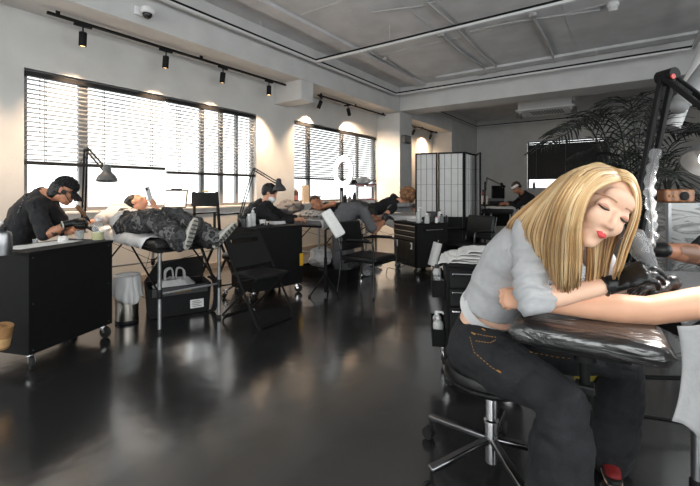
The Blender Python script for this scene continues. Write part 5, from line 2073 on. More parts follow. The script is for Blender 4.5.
def torso(mb, J, g=0, lo=0, hi=1, k=1):
    hs = (V(J['hL']) - V(J['hR'])).normalized() if 'hL' in J else side_of(J)
    ss = side_of(J)
    pts = [V(J['pel']) - (V(J['wai']) - V(J['pel'])) * .45, V(J['pel']), V(J['wai']), V(J['che']), V(J['che']).lerp(V(J['nec']), .62), V(J['nec'])]
    rad = [(.135, .10), (.165, .12), (.135, .098), (.16, .112), (.135, .085), (.062, .058)]
    b = J.get('build', 1)
    rad = [((a * b + g) * k, (c * b + g) * k) for a, c in rad]
    pts, rad = pts[lo:], rad[lo:]
    P_ = smooth_path(pts, 4)
    R_ = []
    for i in range(len(pts) - 1):
        for q in range(4):
            t = q / 4
            R_.append((rad[i][0] * (1 - t) + rad[i + 1][0] * t, rad[i][1] * (1 - t) + rad[i + 1][1] * t))
    R_.append(rad[-1])
    # side axis swings from the hips to the shoulders
    n = len(P_)
    mid = (hs + ss).normalized()
    mb.tube(P_, R_, 20, side=mid)
    mb.ell(P_[0], (rad[0][0], rad[0][1], .06), None, 14, 8)
    u = (V(J['nec']) - V(J['che'])).normalized()
    sh = [V(J['sR']), V(J['sR']).lerp(V(J['sL']), .25) + u * .025, V(J['sR']).lerp(V(J['sL']), .5) + u * .03, V(J['sR']).lerp(V(J['sL']), .75) + u * .025, V(J['sL'])]
    mb.cap_tube(sh, [.053 * b + g, .06 * b + g, .062 * b + g, .06 * b + g, .053 * b + g], 14)


def limb(mb, pts, r, g=0, n=14):
    mb.cap_tube(smooth_path(pts, 1) if len(pts) == 2 else pts, [a + g for a in r], n)


def arm(mb, s, e, w, g=0, upto=2.0, b=1, k=None):
    s, e, w = V(s), V(e), V(w)
    r = k or (.052, .046, .039, .041, .027)
    r = [x * b for x in r]
    P_ = [s, s.lerp(e, .5), e, e.lerp(w, .3), w]
    if upto <= 1:
        P_ = [s, s.lerp(e, upto * .6), s.lerp(e, upto)]
        r = [r[0], r[1], r[1] * .95]
    elif upto < 2:
        P_ = [s, s.lerp(e, .5), e, e.lerp(w, (upto - 1) * .6), e.lerp(w, upto - 1)]
        q = upto - 1
        r = [r[0], r[1], r[2], r[3], r[3] * (1 - q) + r[4] * q]
    mb.cap_tube(P_, [x + g for x in r], 16)


def leg(mb, h, kn, a, g=0, b=1, upto=2.0, flare=0):
    h, kn, a = V(h), V(kn), V(a)
    r = [x * b for x in (.088, .080, .058, .056, .036)]
    mb.cap_tube([h, h.lerp(kn, .45), kn, kn.lerp(a, .35), a], [r[0] + g, r[1] + g, r[2] + g, r[3] + g + flare * .3, r[4] + g + flare], 16)


def foot(mb, a, toe, g=0):
    a, toe = V(a), V(toe)
    d = (toe - a)
    heel = a - d.normalized() * .045
    mb.cap_tube([heel, a.lerp(toe, .4), toe], [(.034 + g, .034 + g), (.042 + g, .034 + g), (.034 + g, .02 + g)], 14, side=d.cross(V((0, 0, 1))) if abs(d.normalized().z) < .9 else V((1, 0, 0)))


def head(mb, c, f, u, s=1.0, face=True, fine=False):
    c, f, u = V(c), V(f).normalized(), V(u).normalized()
    r = f.cross(u).normalized()
    f = u.cross(r).normalized()
    ax = (r, f, u)
    at = lambda a, b_, h: c + r * (a * s) + f * (b_ * s) + u * (h * s)
    q = lambda *x: [i * s for i in x]
    mb.ell(at(0, -.012, .030), q(.075, .094, .086), ax, 24, 16)
    jw = .90 if fine else 1
    mb.ell(at(0, .030, -.030), q(.064 * jw, .066, .066), ax, 20, 14)
    mb.ell(at(0, .040, -.075), q(.045 * jw * jw, .048, .042), ax, 18, 12)
    mb.ell(at(0, .066, -.098), q(.022, .020, .018), ax, 12, 8)
    mb.ell(at(0, .068, .040), q(.050, .022, .030), ax, 14, 10)
    if fine:
        mb.tube([at(0, .088, .010), at(0, .095, -.014), at(0, .107, -.034)], [.0065 * s, .008 * s, .0092 * s], 10)
        for k in (-1, 1):
            mb.ell(at(k * .0115, .094, -.038), q(.0075, .009, .0065), ax, 10, 8)
        mb.ell(at(0, .101, -.037), q(.011, .0105, .009), ax, 12, 8)
        mb.ell(at(0, .085, -.067), q(.020, .010, .012), ax, 12, 8)
        for k in (-1, 1):
            mb.ell(at(k * .028, .066, -.030), q(.030, .022, .030), ax, 14, 10)
            mb.ell(at(k * .030, .070, .004), q(.024, .014, .020), ax, 14, 10)
            mb.ell(at(k * .076, -.008, -.012), q(.011, .020, .031), ax, 12, 8)
    elif face:
        mb.tube([at(0, .088, .012), at(0, .098, -.012), at(0, .110, -.030)], [.008 * s, .010 * s, .012 * s], 10)
        mb.ell(at(0, .106, -.033), q(.017, .013, .011), ax, 12, 8)
        mb.ell(at(0, .088, -.066), q(.024, .012, .013), ax, 12, 8)
        for k in (-1, 1):
            mb.ell(at(k * .034, .074, -.026), q(.024, .018, .020), ax, 12, 8)
            mb.ell(at(k * .076, -.008, -.012), q(.011, .020, .031), ax, 12, 8)
    return at


def hand(mb, w, d, n, side=1, s=1.0, curl=(.5, .6, .4), spread=.08, thumb=(.5, .7), g=0, fr=.0085):
    "w wrist, d along the hand, n back-of-hand normal; side=+1 thumb on d x n"
    w, d = V(w), V(d).normalized()
    n = (V(n) - d * V(n).dot(d)).normalized()
    t = d.cross(n) * side
    kn = w + d * (.088 * s)
    mb.cap_tube([w - d * .02 * s, w + d * .02 * s, w + d * .055 * s, kn], [(.026 * s + g, .020 * s + g), (.034 * s + g, .017 * s + g), (.041 * s + g, .016 * s + g), (.040 * s + g, .012 * s + g)], 16, side=t)
    ln = (.074, .082, .076, .060)
    off = (.030, .010, -.010, -.029)
    tips = []
    for k in range(4):
        a = t * (off[k] * s)
        p = w + d * ((.078 if k in (1, 2) else .074) * s) + a
        ang = 0
        pts, rr = [p, ], [fr * s * 1.1 + g]
        dd0 = (d + t * ((1.5 - k) * spread)).normalized()
        for q, seg in enumerate((.44, .32, .24)):
            c_ = curl[q] * (1 + .10 * (k - 1))
            ang += c_
            dv = (dd0 * math.cos(ang) - n * math.sin(ang))
            p = p + dv * (ln[k] * seg * s * 1.12)
            pts.append(p)
            rr.append(fr * s * (1 - .09 * (q + 1)) + g)
        mb.cap_tube(pts, rr, 10)
        tips.append(p)
    p0 = w + d * (.022 * s) + t * (.026 * s)
    td = (d * math.cos(thumb[0]) + t * math.sin(thumb[0])).normalized()
    p1 = p0 + (td - n * .25).normalized() * (.040 * s)
    t2 = (d * math.cos(thumb[0] - thumb[1] * .5) + t * math.sin(thumb[0] - thumb[1] * .5) - n * (.35 + thumb[1] * .3)).normalized()
    p2 = p1 + t2 * (.034 * s)
    t3 = (t2 - t * .35 * thumb[1] - n * .15).normalized()
    p3 = p2 + t3 * (.026 * s)
    mb.cap_tube([p0, p1, p2, p3], [.015 * s + g, .0125 * s + g, .0105 * s + g, .0085 * s + g], 12)
    return kn, tips


def person(mb, label, mat, base, voxel=.007, smooth=3, name='person'):
    o_mb = remesh(mb, voxel, smooth)
    base = V(base)
    o_mb.v = [p - base for p in o_mb.v]
    o = o_mb.build(name, mat, None, sm=180)
    o.location = base
    WM[o.name] = Matrix.Translation(base)
    return tag(o, label, 'person')


def clothe(mb, name, mat, who, voxel=.009, smooth=3, amp=.012, scale=9, seed=0, label=None):
    o = remesh(mb, voxel, smooth, amp, scale, seed).build(name, mat, who, sm=180, world=True)
    if label:
        o['label'] = label
    return o


def short_hair(c, f, u, s, who, mat, name='hair', grow=.010, lift=.014, back=.018, curls=0, seed=0):
    c, f, u = V(c), V(f).normalized(), V(u).normalized()
    r = f.cross(u).normalized()
    f = u.cross(r).normalized()
    mb = MB()
    cc = c + u * ((.030 + lift) * s) - f * ((.012 + back) * s)
    rad = ((.075 + grow) * s, (.092 + grow) * s, (.082 + grow) * s)
    mb.ell(cc, rad, (r, f, u), 22, 16)
    mb.ell(cc - u * .05 * s - f * .035 * s, (.062 * s, .055 * s, .055 * s), (r, f, u), 16, 12)
    rnd = random.Random(seed)
    if curls:
        for k in range(curls):
            a, b_ = rnd.uniform(0, 2 * PI), rnd.uniform(-.35, 1)
            q = math.sqrt(1 - b_ * b_)
            p = cc + r * (rad[0] * q * math.cos(a)) + f * (rad[1] * q * math.sin(a)) + u * (rad[2] * b_)
            mb.ell(p, rnd.uniform(.018, .03) * s, None, 8, 6)
    out = remesh(mb, .006, 2)
    if not curls:
        out.v = [p + (p - cc).normalized() * (.006 * mnoise.noise((p - cc) * 45 + V((seed, 0, 0)))) for p in out.v]
    return out.build(name, mat, who, sm=180, world=True)


def shoe(a, toe, who, upm, solem, up=(0, 0, 1), s=1.0, name='shoe'):
    "sneaker: upper is the part, sole its sub-part; a ankle, toe tip; up = from sole to ankle"
    a, toe, up = V(a), V(toe), V(up).normalized()
    d = (toe - a)
    d = (d - up * d.dot(up)).normalized()
    sd = d.cross(up)
    o = a - up * .075 * s - d * .06 * s
    mb = MB()
    mb.cap_tube([o + d * .03 * s + up * .035 * s, o + d * .12 * s + up * .04 * s, o + d * .23 * s + up * .03 * s], [(.034 * s, .036 * s), (.043 * s, .036 * s), (.036 * s, .024 * s)], 14, side=sd)
    mb.cap_tube([o + d * .05 * s + up * .04 * s, a + up * .01], [.042 * s, .045 * s], 12)
    up_ = remesh(mb, .006, 2).build(name, upm, who, sm=180, world=True)
    mb = MB()
    poly = []
    n = 28
    for i in range(n):
        t = 2 * PI * i / n
        x = .135 + .145 * math.cos(t)
        y = (.044 + .006 * math.cos(t)) * math.copysign(abs(math.sin(t)) ** .8, math.sin(t))
        poly.append((x * s, y * s))
    Mx = Matrix((d, sd, d.cross(sd))).transposed().to_4x4()
    if d.cross(sd).dot(up) < 0:
        poly = poly[::-1]
    Mx.translation = o + up * .008 * s
    mb.prism(poly, .024 * s * (1 if d.cross(sd).dot(up) > 0 else -1), Mx)
    mb.build('sole', solem, up_, sm=40, world=True, bevel=.004)
    mb = MB()
    for k in range(7):
        x = (.03 + .037 * k) * s
        c_ = o + d * x + up * .004 * s
        wv_ = .075 * s * (.75 + .25 * math.sin(x / (.27 * s) * PI))
        mb.bar(c_ - sd * wv_ / 2, c_ + sd * wv_ / 2, .014 * s, .010 * s, up)
    mb.build('tread', M('tread rubber', (84, 84, 82), .8), up_, sm=0, world=True)
    return up_


m_tee = M('black tee shirt', (34, 34, 36), .95, var=.2, vs=14, bump=.25, bs=30)
m_whitetee = M('white tee shirt', (206, 205, 204), .95, var=.05, bump=.25, bs=40)
m_camo = pattern('grey camouflage', [(0, (28, 28, 29)), (.42, (58, 58, 59)), (.5, (30, 30, 31)), (.56, (98, 98, 97)), (.63, (44, 44, 45))], 9, 'noise', .9, detail=3, constant=True)
m_jean = M('black denim', (31, 32, 35), .9, var=.3, vs=12, bump=.2, bs=140)
m_sole = M('pale rubber', (176, 172, 162), .7, var=.1)
m_snk = M('grey sneaker', (140, 140, 138), .8, var=.25, vs=25)
m_skinw = M('fair skin', (231, 189, 163), .45, var=.04, vs=12)
m_skinw.node_tree.nodes['Principled BSDF'].inputs['Subsurface Weight'].default_value = .12
m_skinw.node_tree.nodes['Principled BSDF'].inputs['Subsurface Radius'].default_value = (.02, .008, .004)
m_skinc = M('client skin', (220, 168, 138), .5, var=.05, vs=14)

# ================================================================== capped tattooist
look_px(62)
J = dict(pel=P(14, 262, 3.72), wai=P(16, 243, 3.70), che=P(28, 214, 3.70), nec=P(47, 192, 3.70), sR=P(36, 205, 3.56), sL=P(50, 203, 3.92),
         hR=P(14, 268, 3.62), hL=P(20, 264, 3.85), build=1.12)
fc, fu = WD(.86, -.46, .22), WD(.42, .88, -.1)
hc = P(64.5, 191, 3.70)
eR, wR = P(45, 236, 3.50), P(72, 223, 3.55)
eL, wL = P(66, 232, 3.95), P(84, 226, 3.85)
mb = MB()
torso(mb, J)
limb(mb, [V(J['nec']) - WD(0, 1, 0) * .02, hc - fu * .05 - fc * .01], [.058, .055])
head(mb, hc, fc, fu, 1.02)
arm(mb, J['sR'], eR, wR, b=1.08)
arm(mb, J['sL'], eL, wL, b=1.08)
dR, nR = WD(.95, .20, -.1), WD(-.1, .8, .55)
hand(mb, wR, dR, nR, -1, 1, (.6, .7, .5))
hand(mb, wL, WD(.9, -.1, .3), WD(0, 1, 0), 1, 1, (.4, .5, .4))
kR, kL = J['hR'] + V((.12, .42, -.02)), J['hL'] + V((-.02, .42, -.02))
leg(mb, J['hR'], kR, V((kR.x, kR.y - .05, .1)))
leg(mb, J['hL'], kL, V((kL.x, kL.y - .05, .1)))
foot(mb, V((kR.x, kR.y - .05, .05)), V((kR.x, kR.y + .12, .03)))
foot(mb, V((kL.x, kL.y - .05, .05)), V((kL.x, kL.y + .12, .03)))
man = person(mb, 'seated person in black cap and tee shirt tattooing an arm', m_skin2, (J['pel'].x, J['pel'].y, 0), .007)
mb = MB()
torso(mb, J, .016)
arm(mb, J['sR'], eR, wR, .018, .92, 1.08)
arm(mb, J['sL'], eL, wL, .018, .92, 1.08)
clothe(mb, 'tee_shirt', m_tee, man, .009, 3, .022, 8, 1)
# pale print running over the shoulder blade
prn = pattern('faded grey print', [(0, (34, 34, 36)), (.45, (40, 40, 42)), (.55, (110, 110, 110)), (.62, (46, 46, 48))], 26, 'noise', .9, detail=4)
tee = [o for o in man.children if o.name.startswith('tee_shirt')][0]


def decal(target, fn, nu, nv, name, mat, parent, off=.001, direction=None, th=.0012, world=True):
    "thin patch wrapped onto target: fn(u,v) gives a ray origin, cast along direction"
    Mw = WM[target.name]
    bv = BVHTree.FromPolygons([Mw @ v.co for v in target.data.vertices], [tuple(p.vertices) for p in target.data.polygons])
    dr = V(direction).normalized()
    last = [None]

    def g_(u, v):
        o_ = V(fn(u, v))
        hit = bv.ray_cast(o_, dr)
        if hit[0] is None:
            nr = bv.find_nearest(o_ + dr * .2)
            return tuple(nr[0] + nr[1] * off)
        return tuple(hit[0] - dr * off)
    mbx = MB().cloth(g_, nu, nv, th)
    return mbx.build(name, mat, parent, sm=180, world=world)


decal(tee, lambda u, v: P(6 + 14 * u, 228 - 38 * u + 5 * (v - .5), 3.0), 16, 6, 'shirt_print', prn, tee, .003, WD(0, 0, -1))
mb = MB()
leg(mb, J['hR'], kR, V((kR.x, kR.y - .05, .1)), .018)
leg(mb, J['hL'], kL, V((kL.x, kL.y - .05, .1)), .018)
mb.cap_tube([J['hR'], J['hL']], .13, 14)
clothe(mb, 'trousers', m_blackcloth, man, .011, 3, .02, 8, 3)
for w_, d_, n_, sd_, cu in ((wR, dR, nR, -1, (.6, .7, .5)), (wL, WD(.9, -.1, .3), WD(0, 1, 0), 1, (.4, .5, .4))):
    mb = MB()
    hand(mb, w_, d_, n_, sd_, 1, cu, g=.0025)
    mb.cap_tube([w_ - V(d_) * .055, w_ + V(d_) * .01], [.033, .031], 14)
    clothe(mb, 'glove', m_glove, man, .006, 2, .003, 30, 2)
# bead bracelet
MB().lathe([(.030, -.006), (.036, -.004), (.036, .004), (.030, .006)], 18, wR - dR * .07, dR, closed=True).build('bracelet', M('pale beads', (190, 186, 176), .6, var=.4, vs=90), man, world=True)
# arm tattoo sleeve
tato = pattern('ink sleeve', [(0, (60, 48, 42)), (.46, (70, 55, 48)), (.52, (172, 118, 90)), (1, (168, 114, 88))], 14, 'noise', .5, detail=5)
MB().tube([eR.lerp(wR, .3), eR.lerp(wR, .55), eR.lerp(wR, .78)], [.0452, .0412, .036], 20, caps=False).build('arm_tattoo', tato, man, world=True)
# cap: crown and brim
fr_ = fc
rr_ = fc.cross(fu).normalized()
uu_ = rr_.cross(fc).normalized()
mb = MB()
cc = hc + uu_ * .036 - fc * .010
mb.ell(cc + uu_ * .012, (.085, .103, .092), (rr_, fc, uu_), 26, 18)
keep = MB()
for q in mb.f:
    m_ = sum((mb.v[i] for i in q), V()) / len(q)
    if (m_ - cc).dot(uu_) > -.012 + .10 * max(0, (m_ - cc).dot(fc)) * .3:
        keep.add([mb.v[i] for i in q], [tuple(range(len(q)))])
capo = keep.build('cap', m_blackcloth, man, sm=180, world=True)
so = capo.modifiers.new('thick', 'SOLIDIFY')
so.thickness, so.offset = .004, -1
MB().cloth(lambda u, v: tuple(cc + rr_ * ((u - .5) * .155) + fc * (.075 + .115 * v * (1 - (abs(u - .5) * 2) ** 2.4 * .75)) + uu_ * (.006 - .055 * v - .03 * (abs(u - .5) * 2) ** 2)), 14, 8, .004).build('brim', m_blackcloth, capo, sm=60, world=True)
MB().ell(cc + uu_ * .104, .008).build('top_button', m_blackcloth, capo, world=True)
short_hair(hc, fc, fu, 1.0, man, m_hairblack, grow=.001, lift=-.026, back=.022, seed=3)
# hands-free headset with boom
ear = hc + WD(0, 0, 1) * .08 - uu_ * .012
mb = MB().lathe([(0, 0), (.022, 0), (.022, .014), (0, .016)], 14, ear, WD(0, 0, 1))
mb.tube(smooth_path([ear, ear + fc * .05 - uu_ * .035, ear + fc * .085 - uu_ * .055], 4), .004, 6)
mb.ell(ear + fc * .09 - uu_ * .057, .008)
mb.build('headset', m_blackplastic, man, world=True)
# glasses
eye = hc + fc * .098 + uu_ * .0
mb = MB()
for k in (-1, 1):
    mb.tube(arc(eye + rr_ * .033 * k, .021, 0, 2 * PI, 16, rr_, uu_)[:-1], .0025, 6, closed=True)
    mb.tube([eye + rr_ * .055 * k, hc + rr_ * .08 * k + fc * .0], .0025, 6)
mb.build('glasses', m_blackgloss, man, world=True)
# tattoo machine in his hand
tm = P(82, 212, 3.56)
t = thing('tattoo_machine', 'brown pen-shaped tattoo machine in the gloved hand of the capped tattooist', 'tattoo machine', tm)
mt = (P(90, 222, 3.6) - P(77, 206, 3.52)).normalized()
MB().lathe([(0, -.07), (.017, -.07), (.019, -.03), (.017, .01), (.014, .05), (0, .05)], 16, tm, mt).build('body', M('bronze metal', (122, 88, 64), .35, .6), t, world=True)
MB().lathe([(.012, .05), (.014, .075), (.006, .10), (.002, .125), (0, .125)], 14, tm, mt).build('needle_grip', m_blackplastic, t, world=True)
MB().tube(smooth_path([tm - mt * .07, tm - mt * .13 + V((0, 0, .05)), P(70, 185, 3.9), P(82, 160, 4.2)], 6), .003, 6).build('cord', m_black, t, world=True)

# ================================================================== client in camouflage trousers
look_px(140)
hcl = V((-4.66, 2.40, 1.00)) if False else P(137, 203, 4.62)
f_, u_ = WD(.35, .85, -.15), WD(-.6, .55, -.6)
J = dict(pel=P(129, 221, 4.28), wai=P(126, 219, 4.40), che=P(121, 216, 4.50), nec=P(127, 209, 4.62), sR=P(107, 216, 4.42), sL=P(140, 210, 4.75),
         hR=P(127, 226, 4.16), hL=P(140, 221, 4.30), build=1.0)
kR_, aR_ = P(156, 221, 3.86), P(181, 240, 3.50)
kL_, aL_ = P(178, 217, 3.96), P(212, 238, 3.66)
eR, wR = P(98, 221, 4.18), P(84, 226, 3.92)
eL, wL = P(163, 217, 4.55), P(154.5, 207, 4.5)
mb = MB()
torso(mb, J)
limb(mb, [J['nec'], hcl - u_ * .07], [.055, .055])
head(mb, hcl, f_, u_, 1.0)
arm(mb, J['sR'], eR, wR)
arm(mb, J['sL'], eL, wL)
hand(mb, wR, WD(-.7, -.2, .6), WD(.2, .9, .1), 1, 1, (.3, .4, .3))
hand(mb, wL, WD(-.35, .9, 0), WD(.6, .2, .7), 1, .95, (.45, .5, .4))
leg(mb, J['hR'], kR_, aR_)
leg(mb, J['hL'], kL_, aL_)
cli = person(mb, 'person lying back in white tee and camouflage trousers holding a phone', m_skin, (J['pel'].x, J['pel'].y, BT), .007)
mb = MB()
torso(mb, J, .016)
arm(mb, J['sR'], eR, wR, .02, .75)
arm(mb, J['sL'], eL, wL, .02, .8)
clothe(mb, 'tee_shirt', m_whitetee, cli, .009, 3, .02, 9, 4)
mb = MB()
leg(mb, J['hR'], kR_, aR_, .036, flare=.025)
leg(mb, J['hL'], kL_, aL_, .036, flare=.025)
mb.cap_tube([J['hR'], J['hL']], .125, 14)
mb.cap_tube([V(J['pel']), V(J['wai']).lerp(J['pel'], .4)], .135, 14)
clothe(mb, 'camouflage_trousers', m_camo, cli, .010, 2, .05, 7, 5)
short_hair(hcl, f_, u_, 1.0, cli, m_hairblack, seed=5)
upv_ = WD(.55, .55, .62)
shoe(aR_ + WD(.4, -.1, .6) * .03, aR_ + WD(.15, .85, -.1) * .2 , cli, m_snk, m_sole, -WD(.62, -.18, .70), 1.0)
shoe(aL_ + WD(.5, -.1, .6) * .03, aL_ + WD(.55, .62, -.05) * .2, cli, m_snk, m_sole, -WD(.55, -.45, .70), 1.05)
ph = P(149, 194, 4.46)
t = thing('smartphone', 'white phone held up by the client in camouflage trousers', 'phone', ph)
axp = (P(146.5, 185, 4.44) - P(152, 203, 4.48)).normalized()
sdp = WD(.55, .1, -.75)
sdp = (sdp - axp * sdp.dot(axp)).normalized()
R = Matrix((sdp, axp.cross(sdp), axp)).transposed()
MB().box(ph, (.076, .009, .165), R).build('body', m_white, t, sm=0, bevel=.008, world=True)
MB().box(ph + axp.cross(sdp) * .005, (.068, .003, .15), R).build('screen', M('phone screen', (90, 92, 96), .15, var=0), t, sm=0, bevel=.004, world=True)
MB().box(ph - axp.cross(sdp) * .005 + axp * .06 - sdp * .018, (.03, .004, .03), R).build('camera', m_blackgloss, t, sm=0, bevel=.003, world=True)

# ================================================================== dark hooded tattooist
look_px(268)
J = dict(pel=P(243, 262, 5.20), wai=P(246, 243, 5.22), che=P(256, 218, 5.28), nec=P(265, 204, 5.34), sR=P(262, 211, 5.12), sL=P(268, 207, 5.52),
         hR=P(244, 266, 5.12), hL=P(250, 262, 5.35), build=1.1)
fc, fu = WD(.88, -.42, .12), WD(.42, .88, -.1)
hc = P(269.5, 193.5, 5.36)
eR, wR = P(279, 224, 5.05), P(293, 220, 5.35)
eL, wL = P(284, 218, 5.55), P(297, 218, 5.6)
mb = MB()
torso(mb, J)
limb(mb, [J['nec'], hc - fu * .05], [.056, .054])
head(mb, hc, fc, fu, 1.0)
arm(mb, J['sR'], eR, wR)
arm(mb, J['sL'], eL, wL)
hand(mb, wR, WD(.9, .1, -.2), WD(0, .9, .3), -1, 1, (.5, .6, .4))
hand(mb, wL, WD(.9, -.1, 0), WD(0, 1, 0), 1, 1, (.5, .6, .4))
kR, kL = J['hR'] + V((.10, .42, -.02)), J['hL'] + V((-.05, .42, -.02))
leg(mb, J['hR'], kR, V((kR.x, kR.y - .05, .1)))
leg(mb, J['hL'], kL, V((kL.x, kL.y - .05, .1)))
foot(mb, V((kR.x, kR.y - .05, .05)), V((kR.x, kR.y + .12, .03)))
foot(mb, V((kL.x, kL.y - .05, .05)), V((kL.x, kL.y + .12, .03)))
man2 = person(mb, 'seated person in a dark hoodie with white mask bending over a table', m_skin, (J['pel'].x, J['pel'].y, 0), .008)
mb = MB()
torso(mb, J, .022)
arm(mb, J['sR'], eR, wR, .022, 1.85)
arm(mb, J['sL'], eL, wL, .022, 1.85)
clothe(mb, 'hoodie', m_blackcloth, man2, .010, 3, .03, 8, 7)
mb = MB()
nk = V(J['nec'])
mb.cap_tube([V(J['sR']) + V((-.12, -.02, .02)), nk + V((-.10, 0, .0)), V(J['sL']) + V((-.12, .0, .0))], [.06, .075, .06], 14)
mb.cap_tube([nk + V((-.12, -.08, -.05)), V(J['che']) + V((-.16, -.06, -.02))], [.09, .05], 14)
clothe(mb, 'hood', m_camo, man2, .009, 2, .03, 12, 8)
mb = MB()
leg(mb, J['hR'], kR, V((kR.x, kR.y - .05, .1)), .02)
leg(mb, J['hL'], kL, V((kL.x, kL.y - .05, .1)), .02)
mb.cap_tube([J['hR'], J['hL']], .13, 14)
clothe(mb, 'trousers', m_blackcloth, man2, .011, 3, .02, 8, 3)
short_hair(hc, fc, fu, 1.0, man2, m_hairblack, grow=.014, lift=.014, back=.008, seed=9)
rr_ = fc.cross(fu).normalized()
uu_ = rr_.cross(fc).normalized()
MB().ell(hc + fc * .055 - uu_ * .055, (.066, .062, .05), (rr_, fc, uu_), 18, 12).build('face_mask', m_white, man2, world=True)
MB().tube([hc + fc * .03 - uu_ * .045 + WD(0, 0, 1) * .06, hc - uu_ * .01 + WD(0, 0, 1) * .082], .003, 6).build('mask_strap', m_white, man2, world=True)

# ================================================================== sleeping client on the patterned pillow
look_px(318)
hcs = P(316.5, 203.5, 6.17)
f_, u_ = WD(-.45, .35, .80), WD(-.55, .80, .1)
J = dict(pel=V((-4.07, 5.56, .91)), wai=V((-4.05, 5.38, .92)), che=V((-4.03, 5.15, .93)), nec=V((-4.0, 4.94, .97)), sR=V((-4.2, 4.99, .93)), sL=V((-3.84, 5.01, .94)),
         hR=V((-4.16, 5.60, .90)), hL=V((-3.98, 5.60, .90)), build=.95)
eR, wR = P(302, 221, 5.95), P(294, 218, 5.72)
eL, wL = P(334, 203, 6.15), P(324, 207, 6.22)
mb = MB()
torso(mb, J)
limb(mb, [J['nec'], hcs - u_ * .05], [.054, .054])
head(mb, hcs, f_, u_, 1.05)
arm(mb, J['sR'], eR, wR)
arm(mb, J['sL'], eL, wL)
hand(mb, wR, WD(-.8, .1, .4), WD(0, 1, .1), 1, 1, (.3, .4, .3))
hand(mb, wL, WD(-.9, -.1, .2), WD(0, .7, .6), 1, 1, (.3, .4, .3))
kR_, kL_ = V((-4.17, 5.86, .89)), V((-3.99, 5.86, .89))
leg(mb, J['hR'], kR_, V((-4.17, 6.05, .88)))
leg(mb, J['hL'], kL_, V((-3.99, 6.05, .88)))
slp = person(mb, 'sleeping person lying with head on the grey patterned pillow', m_skin2, (-4.03, 5.3, BT), .008)
mb = MB()
torso(mb, J, .018)
arm(mb, J['sR'], eR, wR, .02, .7)
arm(mb, J['sL'], eL, wL, .02, .5)
clothe(mb, 'tee_shirt', m_blackcloth, slp, .010, 3, .02, 9, 4)
mb = MB()
leg(mb, J['hR'], kR_, V((-4.17, 6.05, .88)), .018)
leg(mb, J['hL'], kL_, V((-3.99, 6.05, .88)), .018)
mb.cap_tube([J['hR'], J['hL']], .11, 14)
clothe(mb, 'trousers', m_greytee, slp, .011, 3, .02, 9, 6)
short_hair(hcs, f_, u_, 1.05, slp, M('brown stubble hair', (70, 50, 40), .8, var=.2), grow=.003, lift=.012, back=.012, seed=14)

# ================================================================== grey tee tattooist seen from behind
look_px(360)
J = dict(pel=P(344, 258, 5.72), wai=P(342, 238, 5.70), che=P(345, 217, 5.75), nec=P(359, 208, 5.95), sR=P(364, 212, 5.72), sL=P(343, 208, 6.0),
         hR=P(350, 262, 5.70), hL=P(339, 260, 5.78), build=1.08)
J['sR'], J['sL'] = J['sL'], J['sR']
nearS, farS = V(J['sL']), V(J['sR'])
fc, fu = WD(.75, -.62, -.45), WD(.55, .70, -.25)
hc = P(371, 215, 6.08)
eN, wN = P(374, 232, 5.68), P(384, 221, 5.90)
eF, wF = P(373, 220, 6.1), P(385, 218, 6.05)
mb = MB()
torso(mb, J)
limb(mb, [J['nec'], hc - fu * .04], [.056, .054])
head(mb, hc, fc, fu, .98)
arm(mb, nearS, eN, wN, b=1.1)
arm(mb, farS, eF, wF)
hand(mb, wN, WD(.35, .85, -.2), WD(.3, 0, .9), 1, 1, (.5, .6, .4))
hand(mb, wF, WD(.8, .2, .2), WD(0, 1, 0), 1, 1, (.5, .6, .4))
kA, kB = V(J['hR']) + V((-.05, .43, -.02)), V(J['hL']) + V((.14, .40, -.02))
leg(mb, J['hR'], kB, V((kB.x, kB.y - .04, .1)))
leg(mb, J['hL'], kA, V((kA.x, kA.y - .04, .1)))
foot(mb, V((kA.x, kA.y - .05, .05)), V((kA.x, kA.y + .12, .03)))
foot(mb, V((kB.x, kB.y - .05, .05)), V((kB.x, kB.y + .12, .03)))
man3 = person(mb, 'person in dark grey tee bending over, seen from behind the armchair', m_skin2, (J['pel'].x, J['pel'].y, 0), .008)
mb = MB()
torso(mb, J, .022)
arm(mb, nearS, eN, wN, .024, .85, 1.1)
arm(mb, farS, eF, wF, .024, .85)
clothe(mb, 'tee_shirt', m_greytee, man3, .010, 3, .022, 8, 11)
mb = MB()
leg(mb, J['hR'], kB, V((kB.x, kB.y - .04, .1)), .02)
leg(mb, J['hL'], kA, V((kA.x, kA.y - .04, .1)), .02)
mb.cap_tube([J['hR'], J['hL']], .13, 14)
clothe(mb, 'trousers', m_camo, man3, .011, 3, .02, 8, 3)
for w_, d_, n_ in ((wN, WD(.35, .85, -.2), WD(.3, 0, .9)), (wF, WD(.8, .2, .2), WD(0, 1, 0))):
    mb = MB()
    hand(mb, w_, d_, n_, 1, 1, (.5, .6, .4), g=.003)
    mb.cap_tube([w_ - V(d_) * .04, w_ + V(d_) * .01], [.034, .032], 14)
    clothe(mb, 'glove', m_glove, man3, .007, 2, .003, 30, 2)
short_hair(hc, fc, fu, 1.0, man3, m_hairblack, seed=15)
# his stool
c = V((J['pel'].x, J['pel'].y, 0))
st0 = [o for o in bpy.data.objects if o.name.startswith('round_stool') and o.get('label', '').startswith('black round stool')][0]
zs = J['pel'].z - .16
dup(st0, (c.x, c.y, 0), .4, 'black round stool under the person in the dark grey tee', None)

